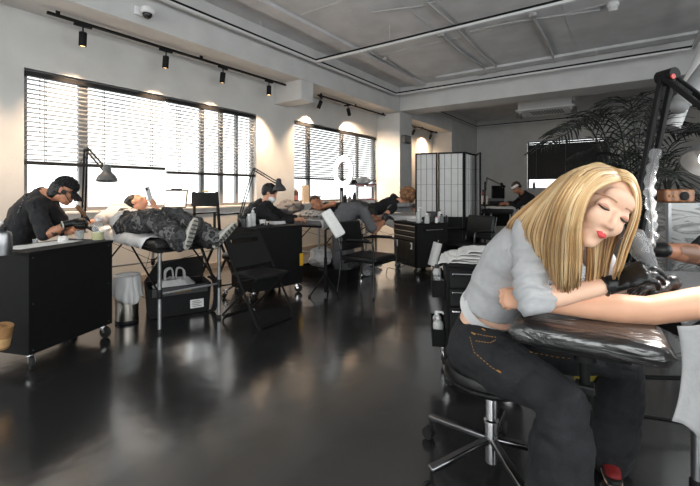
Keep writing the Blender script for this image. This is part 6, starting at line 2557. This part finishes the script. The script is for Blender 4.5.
# ================================================================== curly haired client
look_px(395)
hcc = P(406, 198, 6.86)
f_, u_ = WD(.70, .35, -.50), WD(.60, .76, -.1)
J = dict(pel=P(372, 211, 7.2), wai=P(378, 209, 7.12), che=P(389, 205, 7.02), nec=P(398, 201, 6.92), sR=P(395, 207, 6.80), sL=P(394, 198, 7.15),
         hR=P(369, 214, 7.15), hL=P(366, 208, 7.35), build=.95)
eR, wR = P(386, 214, 6.66), P(379, 223, 6.5)
eL, wL = P(404, 207, 7.1), P(410, 208, 6.95)
mb = MB()
torso(mb, J)
limb(mb, [J['nec'], hcc - u_ * .04], [.054, .054])
head(mb, hcc, f_, u_, 1.0)
arm(mb, J['sR'], eR, wR, b=1.05)
arm(mb, J['sL'], eL, wL)
hand(mb, wR, WD(-.4, -.8, .3), WD(.3, .2, .9), 1, 1, (.3, .4, .3))
hand(mb, wL, WD(.8, -.1, .4), WD(0, .9, .2), 1, 1, (.3, .4, .3))
kR_, kL_ = P(357, 210, 7.3), P(354, 204, 7.45)
aR_, aL_ = P(345, 214, 7.55), P(344, 208, 7.6)
leg(mb, J['hR'], kR_, aR_)
leg(mb, J['hL'], kL_, aL_)
curl = person(mb, 'curly brown haired person in black lying on their front', m_skin, (J['pel'].x, J['pel'].y, BT), .008)
mb = MB()
torso(mb, J, .018)
arm(mb, J['sR'], eR, wR, .02, .55)
arm(mb, J['sL'], eL, wL, .02, 1.2)
clothe(mb, 'black_top', m_blackcloth, curl, .010, 3, .03, 9, 4)
mb = MB()
leg(mb, J['hR'], kR_, aR_, .024)
leg(mb, J['hL'], kL_, aL_, .024)
mb.cap_tube([J['hR'], J['hL']], .11, 14)
clothe(mb, 'dark_trousers', m_darkgrey, curl, .011, 3, .03, 9, 6)
short_hair(hcc, f_, u_, 1.28, curl, pattern('curly brown hair', [(.3, (92, 62, 40)), (.7, (158, 112, 74))], 30, 'noise', .6), grow=.012, lift=.016, back=.002, curls=140, seed=4)
tato2 = pattern('violet ink', [(0, (84, 66, 110)), (.48, (120, 86, 120)), (.56, (206, 150, 124))], 14, 'noise', .5, detail=4)
MB().tube([eR.lerp(wR, .05), eR.lerp(wR, .5), eR.lerp(wR, .9)], [.0438, .0425, .034], 20, caps=False).build('arm_tattoo', tato2, curl, world=True)

# ================================================================== far tattooist in white cap
look_px(518)
J = dict(pel=P(536, 222, 9.3), wai=P(534, 212, 9.3), che=P(530, 201, 9.25), nec=P(522, 193, 9.2), sR=P(524, 196, 9.4), sL=P(529, 197, 9.05),
         hR=P(534, 224, 9.42), hL=P(538, 224, 9.2), build=1.1)
fc, fu = WD(-.55, -.78, .2), WD(-.70, .70, .1)
hc = P(516.5, 188.0, 9.15)
eL, wL = P(516, 207, 8.98), P(506, 204, 8.95)
eR, wR = P(514, 204, 9.3), P(505, 203, 9.1)
mb = MB()
torso(mb, J)
limb(mb, [J['nec'], hc - fu * .05], [.056, .054])
head(mb, hc, fc, fu, 1.05)
arm(mb, J['sL'], eL, wL)
arm(mb, J['sR'], eR, wR)
hand(mb, wL, WD(-.9, .0, .1), WD(0, 1, 0), 1, 1, (.3, .5, .4))
hand(mb, wR, WD(-.9, .0, .1), WD(0, 1, 0), -1, 1, (.3, .5, .4))
leg(mb, J['hR'], P(524, 226, 9.3), P(524, 238, 9.3))
leg(mb, J['hL'], P(528, 226, 9.0), P(528, 238, 9.0))
far = person(mb, 'person in black with a white cap working at the far station', m_skin2, (J['pel'].x, J['pel'].y, 0), .010)
mb = MB()
torso(mb, J, .025)
arm(mb, J['sL'], eL, wL, .024, 1.6)
arm(mb, J['sR'], eR, wR, .024, 1.6)
clothe(mb, 'black_top', m_blackcloth, far, .012, 3, .02, 8, 11)
mb = MB()
leg(mb, J['hR'], P(524, 226, 9.3), P(524, 238, 9.3), .02)
leg(mb, J['hL'], P(528, 226, 9.0), P(528, 238, 9.0), .02)
mb.cap_tube([J['hR'], J['hL']], .13, 14)
clothe(mb, 'trousers', m_blackcloth, far, .013, 3, .02, 8, 3)
short_hair(hc, fc, fu, 1.05, far, M('dark brown hair', (66, 50, 38), .7, var=.2), seed=15)
rr_ = fc.cross(fu).normalized()
uu_ = rr_.cross(fc).normalized()
mb = MB()
mb.lathe([(.100, -.02), (.104, .0), (.096, .035), (.09, .035), (.097, 0), (.095, -.02)], 22, hc + uu_ * .045 - fc * .01, (uu_ - fc * .35).normalized(), closed=True)
mb.build('white_headband', m_white, far, world=True)
# ================================================================== blonde artist
look_px(600)
Hs = 1.10
hu = WD(.50, .80, -.14)
hf = WD(.52, -.17, .84)
he = hf.cross(hu).normalized()          # towards one ear
hu = he.cross(hf).normalized()
hC = P(596, 207, 1.28)
J = dict(pel=W(.605, 1.775, .605), wai=W(.62, 1.75, .735), che=W(.695, 1.65, .955), nec=W(.790, 1.475, 1.115), sR=W(.660, 1.455, 1.105), sL=W(.93, 1.60, 1.06),
         hR=W(.535, 1.70, .575), hL=W(.715, 1.80, .575), build=.93)
eR, wR = P(531, 301, 1.41), P(615, 284, 1.36)
eL, wL = W(1.06, 1.56, .86), P(668, 283, 1.47)
kR_, aR_ = W(.712, 1.345, .535), W(.735, 1.40, .10)
kL_, aL_ = W(1.12, 1.63, .545), W(1.16, 1.79, .085)
dR, nR = WD(.80, .58, .15), WD(-.50, .62, .60)
mb = MB()
torso(mb, J)
limb(mb, [V(J['nec']) - hu * .03, V(J['nec']).lerp(hC, .45), hC - hu * .06 - hf * .02], [.058, .050, .052])
at = head(mb, hC, hf, hu, Hs, fine=True)
arm(mb, J['sR'], eR, wR, b=.95, k=(.050, .043, .040, .042, .026))
arm(mb, J['sL'], eL, wL, b=.92)
CU = (.62, .70, .45)
hand(mb, wR, dR, nR, -1, 1.08, CU, thumb=(.5, .6))
dL, nL = WD(-.75, .05, .5), WD(0, .9, .3)
hand(mb, wL, dL, nL, -1, .92, (.35, .4, .3))
leg(mb, J['hR'], kR_, aR_)
leg(mb, J['hL'], kL_, aL_)
tR_, tL_ = W(.70, 1.24, .03), W(1.10, 1.66, .03)
foot(mb, V((aR_.x, aR_.y, .045)), tR_)
foot(mb, V((aL_.x, aL_.y, .045)), tL_)
limb(mb, [aR_, V((aR_.x, aR_.y, .05))], [.036, .036])
limb(mb, [aL_, V((aL_.x, aL_.y, .05))], [.036, .036])
blonde = person(mb, 'blonde person in grey cropped top and black jeans tattooing an arm', m_skinw, sc_, .0048, 4)

# face features laid onto the head
hl = lambda a, h, b_=.22: at(a, b_, h)


def facepatch(name, mat, fn, nu, nv, off=.0012, th=.0016):
    return decal(blonde, fn, nu, nv, name, mat, blonde, off, -hf, th)


m_lip = M('red lips', (206, 70, 72), .35, var=.05)
m_lash = M('dark lashes', (44, 30, 26), .7, var=0)
m_brow = M('light brown brows', (196, 152, 122), .8, var=.1)
m_lid = M('eyelid shade', (206, 150, 128), .5, var=0)
lw = .0175
up_l = lambda u, v: hl((u - .5) * 2 * lw, -.0655 + (.0075 - .003 * math.exp(-((u - .5) / .08) ** 2)) * v * (1 - (abs(u - .5) * 2) ** 2.2))
lo_l = lambda u, v: hl((u - .5) * 2 * lw * .94, -.0655 - .0105 * v * (1 - (abs(u - .5) * 2) ** 2.0))
lp = facepatch('lips', m_lip, up_l, 16, 3, .0022, .002)
o2 = facepatch('lower_lip', m_lip, lo_l, 16, 3, .0026, .002)
o2.parent = lp
for k, nm in ((-1, 'eye'), (1, 'eye')):
    cx = k * .034
    lid = facepatch('eyelid', m_lid, lambda u, v: hl(cx + (u - .5) * .036, .0005 + (.010 * v) * (1 - (abs(u - .5) * 2) ** 2)), 12, 3, .0010, .0012)
    ls = facepatch('lashes', m_lash, lambda u, v: hl(cx + (u - .5) * .034, -.0065 + .0055 * (abs(u - .5) * 2) ** 2 * (1 if True else 0) + .0052 * v * (1 - (abs(u - .5) * 2) ** 3)), 14, 2, .0022, .002)
    ls.parent = lid
    facepatch('eyebrow', m_brow, lambda u, v: hl(cx + k * .002 + (u - .5) * .042, .0235 + .004 * (1 - ((u - .5 + k * .12) * 2) ** 2) + .0045 * v), 12, 2, .0012, .0012)

# cropped sweater with sleeves to below the elbow
m_sweat = M('light grey jersey', (176, 176, 178), .95, var=.06, vs=40, bump=.12, bs=140)
mb = MB()
g = .014
ss = side_of(J)
w0 = V(J['wai']) + (V(J['che']) - V(J['wai'])) * .02
pts = [w0, w0.lerp(J['che'], .5), V(J['che']), V(J['che']).lerp(J['nec'], .55), V(J['nec']) - (V(J['nec']) - V(J['che'])) * .12]
mb.tube(smooth_path(pts, 4), [(.134 + g + (.0), .098 + g)] * 4 + [(.145 + g, .105 + g)] * 4 + [(.152 + g, .108 + g)] * 4 + [(.128 + g, .085 + g)] * 4 + [(.075 + g, .066 + g)], 22, side=((V(J['hL']) - V(J['hR'])).normalized() + ss).normalized())
u3 = (V(J['nec']) - V(J['che'])).normalized()
mb.cap_tube([V(J['sR']), V(J['sR']).lerp(J['sL'], .3) + u3 * .02, V(J['sR']).lerp(J['sL'], .7) + u3 * .02, V(J['sL'])], [.062, .064, .064, .062], 14)
el_ = eR.lerp(J['sR'], .12)
mb.tube(smooth_path([J['sR'], V(J['sR']).lerp(eR, .35), V(J['sR']).lerp(eR, .7), V(J['sR']).lerp(eR, 1.0)], 5), [.066 - .0008 * i for i in range(16)], 18)
mb.cap_tube([V(J['sR']).lerp(eR, .93), V(eR) + (V(eR) - V(J['sR'])).normalized() * .01, V(eR).lerp(wR, .12)], [.056, .056, .053], 16)
arm(mb, J['sL'], eL, wL, .014, 1.2, .92)
sw = remesh(mb, .006, 3)
# pulled folds across sleeve and flank
for i, p in enumerate(sw.v):
    d_ = (p - V(J['sR'])).dot((eR - V(J['sR'])).normalized())
    rad = (p - (V(J['sR']) + (eR - V(J['sR'])).normalized() * d_))
    if -.02 < d_ < .32 and rad.length < .085:
        k = math.sin(d_ * 120 + 5 * mnoise.noise(p * 12) + rad.x * 45) * .5 + .5
        amp = .009 * min(1, max(0, d_ / .1))
        sw.v[i] = p + rad.normalized() * (k ** 2 * amp)
    else:
        sw.v[i] = p + V((0, 0, 1)) * .0 + (p - V(J['che'])).normalized() * (.006 * mnoise.noise(p * 11))
swo = sw.build('cropped_sweater', m_sweat, blonde, sm=180, world=True)
# paler hem band
hemc = w0 + (w0 - V(J['che'])).normalized() * .004
MB().tube([hemc - u3 * .022, hemc + u3 * .03], [(.150, .1135), (.1515, .115)], 30, caps=False, side=((V(J['hL']) - V(J['hR'])).normalized() + ss).normalized()).build('hem_band', M('white jersey', (214, 214, 214), .95, var=.05, bump=.15), swo, world=True)

# jeans
mb = MB()
g = .016
leg(mb, J['hR'], kR_, aR_, .030, flare=.052)
leg(mb, J['hL'], kL_, aL_, .026, flare=.045)
hs = (V(J['hL']) - V(J['hR'])).normalized()
mb.tube(smooth_path([V(J['pel']) - V((0, 0, .085)), V(J['pel']), V(J['pel']).lerp(J['wai'], .55)], 4), [(.150, .115)] * 2 + [(.166, .126)] * 4 + [(.152, .114)] * 3, 22, side=hs)
mb.cap_tube([V(J['hR']) - V((0, 0, .01)), V(J['hL']) - V((0, 0, .01))], .10, 14)
jn = clothe(mb, 'jeans', m_jean, blonde, .0075, 3, .016, 9, 21)
m_stitch = M('tan stitching', (168, 122, 66), .8, var=.2)


def cast_line(target, pix, r, d0=.5, n=10):
    Mw = WM[target.name]
    bv = BVHTree.FromPolygons([Mw @ v.co for v in target.data.vertices], [tuple(p.vertices) for p in target.data.polygons])
    out = []
    cam_p = V((0, 0, CAMH))
    for (x0, y0), (x1, y1) in zip(pix, pix[1:]):
        for i in range(n):
            x, y = x0 + (x1 - x0) * i / n, y0 + (y1 - y0) * i / n
            dr = (P(x, y, 1) - cam_p).normalized()
            h = bv.ray_cast(cam_p, dr)
            if h[0] is not None:
                out.append(h[0] + h[1] * r * .5)
    return out


mb = MB()
for pix in ([(470, 337), (474, 352), (490, 366), (505, 376)], [(472, 333), (486, 336), (500, 338)], [(476, 341), (490, 343), (498, 339)], [(530, 352), (556, 357), (585, 360)]):
    l_ = cast_line(jn, pix, .0016)
    # dashed thread
    for i in range(0, len(l_) - 2, 2):
        if (l_[i] - l_[i + 1]).length < .05:
            mb.tube([l_[i], l_[i + 1]], .0015, 5)
if mb.v:
    mb.build('stitching', m_stitch, jn, world=True)
# worn orange patch on the thigh seam, belt loops
for cxy in ((500, 372), (484, 330), (474, 334)):
    l_ = cast_line(jn, [(cxy[0] - 2.2, cxy[1] - 1.4), (cxy[0] + 2.2, cxy[1] + 1.4)], .002, n=4)
    if len(l_) > 2:
        MB().tube(l_, .003, 6).build('thread_tack', m_stitch, jn, world=True)
for a_, t_ in ((aR_, tR_), (aL_, tL_)):
    shoe(V((a_.x, a_.y, .092)), V((t_.x, t_.y, .03)), blonde, M('dark red canvas', (120, 22, 24), .7, var=.1), M('black sole', (24, 24, 24), .6), (0, 0, 1), .84, 'red_shoe')

# gloves
for w_, d_, n_, sd_, s_, cu, th_ in ((wR, dR, nR, -1, 1.08, CU, (.5, .6)), (wL, dL, nL, -1, .92, (.35, .4, .3), (.5, .7))):
    mb = MB()
    hand(mb, w_, d_, n_, sd_, s_, cu, thumb=th_, g=.0022)
    fa = (eR if w_ is wR else eL)
    ba = (V(fa) - V(w_)).normalized()
    mb.cap_tube([V(w_) + ba * .022, V(w_) - ba * .012], [.0325, .030], 16)
    gl = clothe(mb, 'glove', m_glove, blonde, .004, 2, .004, 28, 2)
    MB().tube(arc(V(w_) + ba * .034, .033, 0, 2 * PI, 24, ba.orthogonal().normalized(), ba.cross(ba.orthogonal().normalized()))[:-1], .0028, 6, closed=True).build('rolled_cuff', m_glove, gl, world=True)
# necklace
nk = V(J['nec']) - u3 * .02
MB().tube(smooth_path([P(548, 268, 1.40), P(553, 272, 1.385), P(558, 266, 1.38)], 6), .002, 6).build('necklace', M('gold chain', (214, 180, 110), .3, .8), blonde, world=True)

# ---- hair: scalp cap plus strands that follow hand-laid guides
hm = [M('blonde hair', (206, 170, 122), .42, var=.12, vs=14), M('light blonde hair', (228, 200, 156), .42, var=.1, vs=14), M('honey hair', (176, 134, 88), .45, var=.12, vs=14), M('brown hair', (128, 92, 60), .5, var=.12, vs=14)]
mb = MB()
cc = at(0, -.026, .042)
mb.ell(cc, (.083 * Hs, .090 * Hs, .086 * Hs), (he, hf, hu), 30, 20)
mb.ell(at(0, -.055, -.02), (.072 * Hs, .055 * Hs, .075 * Hs), (he, hf, hu), 24, 16)
out = remesh(mb, .006, 2)
# keep the cap off the face
kv = MB()
hair = out.build('hair', hm[2], blonde, sm=180, world=True)


def guides_strands(guides, n, jit, rad, seed, wts=(4, 3, 3, 1), tip=.35):
    rnd = random.Random(seed)
    G = [[P(*q) for q in g_] for g_ in guides]
    mb = MB()
    for k in range(n):
        a = rnd.random() * (len(G) - 1)
        i = min(int(a), len(G) - 2)
        t = a - i
        off = V((rnd.gauss(0, 1), rnd.gauss(0, 1), rnd.gauss(0, 1)))
        dep = rnd.uniform(-1, 1)
        pts = []
        m_ = len(G[i])
        cut = rnd.uniform(.55, 1.15)
        for j in range(m_):
            p = G[i][j].lerp(G[i + 1][j], t)
            w_ = j / (m_ - 1)
            p = p + off * jit * (.2 + .8 * w_) + WD(0, 0, 1) * (dep * .012 * (.3 + w_))
            pts.append(p)
        pts[-1] = pts[-2] + (pts[-1] - pts[-2]) * cut
        path = smooth_path(pts, 4)
        nn_ = len(path)
        r0 = rad * rnd.uniform(.7, 1.25)
        rr = [r0 * (.55 + .45 * min(1, q / (nn_ * .2))) * (1 - (1 - tip) * max(0, (q / (nn_ - 1) - .55) / .45)) for q in range(nn_)]
        mb.tube(path, rr, 5, mi=rnd.choices(range(4), wts)[0])
    return mb


NEAR = [
    [(621, 180, 1.205), (604, 184, 1.165), (589, 195, 1.16), (580, 222, 1.18), (580, 252, 1.25), (578, 283, 1.33)],
    [(616, 172, 1.22), (596, 175, 1.145), (577, 197, 1.135), (568, 228, 1.18), (566, 256, 1.26), (565, 290, 1.345)],
    [(608, 166, 1.265), (583, 171, 1.165), (562, 197, 1.16), (553, 227, 1.24), (550, 252, 1.32), (552, 279, 1.38)],
    [(599, 163, 1.31), (573, 172, 1.235), (550, 195, 1.26), (536, 213, 1.335), (529, 230, 1.38), (533, 248, 1.395)],
    [(592, 164, 1.36), (563, 177, 1.32), (541, 196, 1.36), (523, 210, 1.44), (512, 219, 1.53), (505, 228, 1.60)],
]
FARL = [
    [(622, 180, 1.205), (630, 184, 1.19), (635, 197, 1.19), (633, 216, 1.205), (623, 244, 1.26), (615, 274, 1.31)],
    [(618, 174, 1.23), (633, 179, 1.235), (639, 198, 1.25), (636, 222, 1.27), (626, 250, 1.32), (617, 279, 1.36)],
    [(610, 168, 1.27), (630, 174, 1.29), (638, 198, 1.32), (632, 226, 1.345), (622, 252, 1.37), (612, 278, 1.40)],
]
UNDER = [
    [(585, 205, 1.33), (586, 228, 1.335), (588, 250, 1.345), (588, 268, 1.36), (586, 286, 1.38)],
    [(604, 214, 1.36), (602, 232, 1.36), (600, 250, 1.36), (598, 268, 1.37), (596, 284, 1.39)],
    [(628, 205, 1.35), (620, 230, 1.36), (612, 250, 1.37), (607, 266, 1.38), (604, 280, 1.39)],
]
guides_strands(NEAR, 950, .0042, .0034, 1, (5, 4, 2, .25)).build('long_strands', hm, hair, sm=180, world=True)
guides_strands(FARL, 200, .0030, .0034, 2, (5, 3, 2, .2)).build('side_lock', hm, hair, sm=180, world=True)
guides_strands(UNDER, 220, .005, .0042, 3, (2, 1, 4, 3)).build('under_strands', hm, hair, sm=180, world=True)

# ================================================================== tattoo machine in cling film, with wrapped cord
tm = P(640, 248, 1.35)
t = thing('tattoo_machine', 'plastic wrapped tattoo machine in the glove of the blonde artist', 'tattoo machine', tm)
mt = (P(653, 270, 1.33) - P(629, 229, 1.36)).normalized()
m_film = clear('wrinkled cling film', rough=.14, amount=.55, milk=(160, 160, 162))
MB().lathe([(0, -.052), (.020, -.05), (.024, -.03), (.024, .0), (.020, .02), (.014, .035), (.013, .085), (0, .085)], 20, tm, mt).build('body', m_darkgrey, t, world=True)
mb = MB()
pf = []
for i in range(15):
    k = i / 14
    r_ = (.034 if k < .55 else .034 - .012 * (k - .55) / .45)
    pf.append((r_ * (.55 if i == 0 else 1), -.062 + .13 * k))
mb.lathe([(0, -.064)] + pf, 26, tm, mt)
mb.v = [p + (p - tm).normalized() * (.004 * mnoise.noise(p * 60)) for p in mb.v]
mb.build('film_cover', m_film, t, sm=30, world=True)
nd = P(655, 274, 1.33)
MB().lathe([(.012, 0), (.013, .02), (.006, .05), (.0015, .07), (0, .07)], 14, tm + mt * .08, (mt * .5 - V((0, 0, 1)) * .9).normalized()).build('needle_grip', m_blackplastic, t, world=True)
cord = smooth_path([P(647, 254, 1.38), P(652, 240, 1.44), P(652, 222, 1.52), P(650, 200, 1.58), P(650, 178, 1.63), P(656, 152, 1.68)], 7)
MB().tube(cord, .005, 8).build('cord', m_blackplastic, t, world=True)
sl = MB().tube(cord[4:], [.0125 + .004 * math.sin(i * 1.7) + .00025 * i for i in range(len(cord) - 4)], 14)
sl.v = [p + V((mnoise.noise(p * 40), mnoise.noise(p * 40 + V((9, 0, 0))), 0)) * .008 for p in sl.v]
sl.build('cord_sleeve', m_film, t, sm=30, world=True)

# ================================================================== client whose arm lies on the rest
look_px(640)
sh, e2_, w2_ = W(1.40, 1.36, .90), W(1.05, 1.40, .825), W(.672, 1.49, .83)
J = dict(pel=W(1.62, 1.36, .60), wai=W(1.62, 1.34, .72), che=W(1.60, 1.32, .88), nec=W(1.58, 1.31, 1.06), sL=W(1.42, 1.36, .90), sR=W(1.76, 1.36, .98),
         hL=W(1.53, 1.40, .58), hR=W(1.72, 1.40, .58))
mb = MB()
torso(mb, J)
limb(mb, [J['nec'], W(1.57, 1.28, 1.14)], [.055, .052])
head(mb, W(1.56, 1.27, 1.24), WD(-.6, -.2, .7), WD(0, 1, 0), 1.0)
mb.cap_tube([J['sL'], V(J['sL']).lerp(e2_, .5), e2_, e2_.lerp(w2_, .25), e2_.lerp(w2_, .7), w2_], [.056, .054, .050, .052, .038, .029], 20)
look_px(510)
hand(mb, w2_, WD(-.97, .12, .10), WD(-.15, .55, .82), 1, .95, (.75, 1.2, .9), thumb=(.45, .8), fr=.0095)
look_px(640)
leg(mb, J['hL'], W(1.36, 1.10, .56), W(1.36, 1.12, .1))
leg(mb, J['hR'], W(1.80, 1.08, .56), W(1.80, 1.10, .1))
foot(mb, W(1.36, 1.12, .045), W(1.34, .96, .03))
foot(mb, W(1.80, 1.10, .045), W(1.80, .94, .03))
client = person(mb, 'person resting a bare outstretched arm on the shiny black arm rest', m_skinc, (W(1.62, 1.42, 0).x, W(1.62, 1.42, 0).y, 0), .0055, 4)
mb = MB()
torso(mb, J, .02)
mb.cap_tube([J['sL'], V(J['sL']).lerp(e2_, .35)], [.075, .072], 14)
mb.cap_tube([J['sR'], W(1.84, 1.34, .80)], [.075, .07], 14)
clothe(mb, 'tee_shirt', m_whitetee, client, .010, 3, .02, 9, 12)
mb = MB()
leg(mb, J['hL'], W(1.36, 1.10, .56), W(1.36, 1.12, .1), .02)
leg(mb, J['hR'], W(1.80, 1.08, .56), W(1.80, 1.10, .1), .02)
mb.cap_tube([J['hR'], J['hL']], .12, 14)
clothe(mb, 'trousers', m_greycloth, client, .012, 3, .02, 9, 13)
# chair the client sits on
t = thing('client_stool', 'black stool below the client with the outstretched arm', 'stool', W(1.63, 1.36, 0))
MB().lathe([(0, .38), (.18, .38), (.2, .41), (.2, .44), (.18, .46), (0, .46)], 28).build('seat', m_leather, t)
MB().lathe([(0, .02), (.2, .02), (.2, .035), (.03, .05), (.025, .38), (0, .38)], 24).build('pedestal', m_chrome, t)

# white paper sheet over the lap, hanging down beside the arm rest
def lap(u, v):
    a = V(P(677, 326, 1.14)).lerp(P(800, 322, 1.16), u)
    b_ = V(P(672, 419, 1.10)).lerp(P(790, 500, 1.02), u)
    m_ = V(P(688, 372, 1.16)).lerp(P(800, 400, 1.12), u)
    p = a * (1 - v) ** 2 + m_ * 2 * v * (1 - v) + b_ * v * v
    k = mnoise.noise(V((u * 3, v * 3, 4)))
    return tuple(p + WD(0, 0, 1) * (.02 * math.sin(u * 16 + v * 2.5) * (.3 + .7 * v) + .012 * k))


solo(MB().cloth(lap, 36, 22, .003), 'lap_sheet', 'white sheet hanging over the client lap beside the shiny arm rest', 'sheet', M('grey white paper cloth', (150, 150, 151), .9, var=.05, bump=.2, bs=35), sm=180)

# ================================================================== second artist reaching in with a tattooed forearm
look_px(680)
sh, e3, w3 = W(1.78, 1.78, 1.08), P(709, 256, 1.93), P(661, 250, 1.88)
J = dict(pel=W(2.64, 2.66, .62), wai=W(2.62, 2.60, .76), che=W(2.48, 2.45, .96), nec=W(2.30, 2.30, 1.14), sR=W(2.12, 2.26, 1.05), sL=W(2.46, 2.22, 1.07),
         hR=W(2.54, 2.66, .60), hL=W(2.74, 2.64, .60), build=1.05)
mb = MB()
torso(mb, J)
limb(mb, [J['nec'], W(2.27, 2.26, 1.21)], [.057, .054])
head(mb, W(2.25, 2.22, 1.30), WD(-.85, -.4, .2), WD(-.3, .9, 0), 1.02)
mb.cap_tube([J['sR'], V(J['sR']).lerp(e3, .5), e3, e3.lerp(w3, .35), w3], [.055, .052, .047, .050, .032], 18)
arm(mb, J['sL'], W(2.36, 2.02, .93), W(2.10, 1.90, .90))
hand(mb, w3, WD(-.95, -.15, .05), WD(-.1, .6, .7), 1, .95, (.7, .8, .5))
hand(mb, W(2.10, 1.90, .90), WD(-.9, -.2, 0), WD(0, 1, 0), 1, 1, (.5, .6, .5))
leg(mb, J['hR'], W(2.42, 2.36, .52), W(2.42, 2.44, .1))
leg(mb, J['hL'], W(2.76, 2.34, .52), W(2.76, 2.42, .1))
second = person(mb, 'person reaching in with a tattooed brown forearm and black gloves over the bed', m_skin2, (W(2.3, 2.6, 0).x, W(2.3, 2.6, 0).y, 0), .0065, 3)
mb = MB()
torso(mb, J, .02)
mb.cap_tube([J['sR'], V(J['sR']).lerp(e3, .5), e3.lerp(w3, .18)], [.075, .066, .058], 16)
mb.cap_tube([J['sL'], W(2.31, 2.10, .98)], [.07, .065], 14)
clothe(mb, 'tee_shirt', m_tee, second, .010, 3, .02, 9, 12)
mb = MB()
leg(mb, J['hR'], W(2.42, 2.36, .52), W(2.42, 2.44, .1), .02)
leg(mb, J['hL'], W(2.76, 2.34, .52), W(2.76, 2.42, .1), .02)
mb.cap_tube([J['hR'], J['hL']], .13, 14)
clothe(mb, 'trousers', m_blackcloth, second, .012, 3, .02, 9, 13)
mb = MB()
hand(mb, w3, WD(-.95, -.15, .05), WD(-.1, .6, .7), 1, .95, (.7, .8, .5), g=.003)
mb.cap_tube([w3 + WD(.95, .02, 0) * .008, w3 - WD(.95, .02, 0) * .02], [.037, .036], 14)
clothe(mb, 'glove', m_glove, second, .006, 2, .003, 30, 2)
mb = MB()
hand(mb, W(2.10, 1.90, .90), WD(-.9, -.2, 0), WD(0, 1, 0), 1, 1, (.5, .6, .5), g=.003)
mb.cap_tube([W(2.14, 1.93, .905), W(2.10, 1.90, .90)], [.035, .033], 14)
clothe(mb, 'glove', m_glove, second, .006, 2, .003, 30, 2)
ink = pattern('brown ink lines', [(0, (112, 78, 60)), (.47, (120, 84, 64)), (.52, (172, 118, 90))], 12, 'noise', .5, detail=3)
MB().tube([e3.lerp(w3, .25), e3.lerp(w3, .5), e3.lerp(w3, .75)], [.0505, .047, .0405], 22, caps=False).build('arm_tattoo', ink, second, world=True)
t = thing('client_stool', 'black stool at the far side of the treatment bed', 'stool', W(2.64, 2.66, 0))
MB().lathe([(0, .40), (.18, .40), (.2, .43), (.2, .46), (.18, .48), (0, .48)], 28).build('seat', m_leather, t)
MB().lathe([(0, .02), (.2, .02), (.2, .035), (.03, .05), (.025, .40), (0, .40)], 24).build('pedestal', m_chrome, t)
# ------------------------------------------------------------------ daylight portals in the window openings
def portal(name, loc, rot, sx, sy):
    ld = bpy.data.lights.new(name, 'AREA')
    ld.shape, ld.size, ld.size_y = 'RECTANGLE', sx, sy
    ld.cycles.is_portal = True
    o = bpy.data.objects.new(name, ld)
    COL.objects.link(o)
    o.location, o.rotation_euler = loc, rot


for h in (W0, W1, W2):
    portal('window_portal', (X0 - .14, (h[0] + h[1]) / 2, (h[2] + h[3]) / 2), (0, -PI / 2, 0), h[3] - h[2], h[1] - h[0])
for h in WR:
    portal('window_portal', (XR + .14, (h[0] + h[1]) / 2, (h[2] + h[3]) / 2), (0, PI / 2, 0), h[3] - h[2], h[1] - h[0])
for h in WF:
    portal('window_portal', ((h[0] + h[1]) / 2, YB - .14, (h[2] + h[3]) / 2), (PI / 2, 0, 0), h[1] - h[0], h[3] - h[2])
portal('window_portal', ((WB[0] + WB[1]) / 2, YF + .14, (WB[2] + WB[3]) / 2), (-PI / 2, 0, 0), WB[1] - WB[0], WB[3] - WB[2])
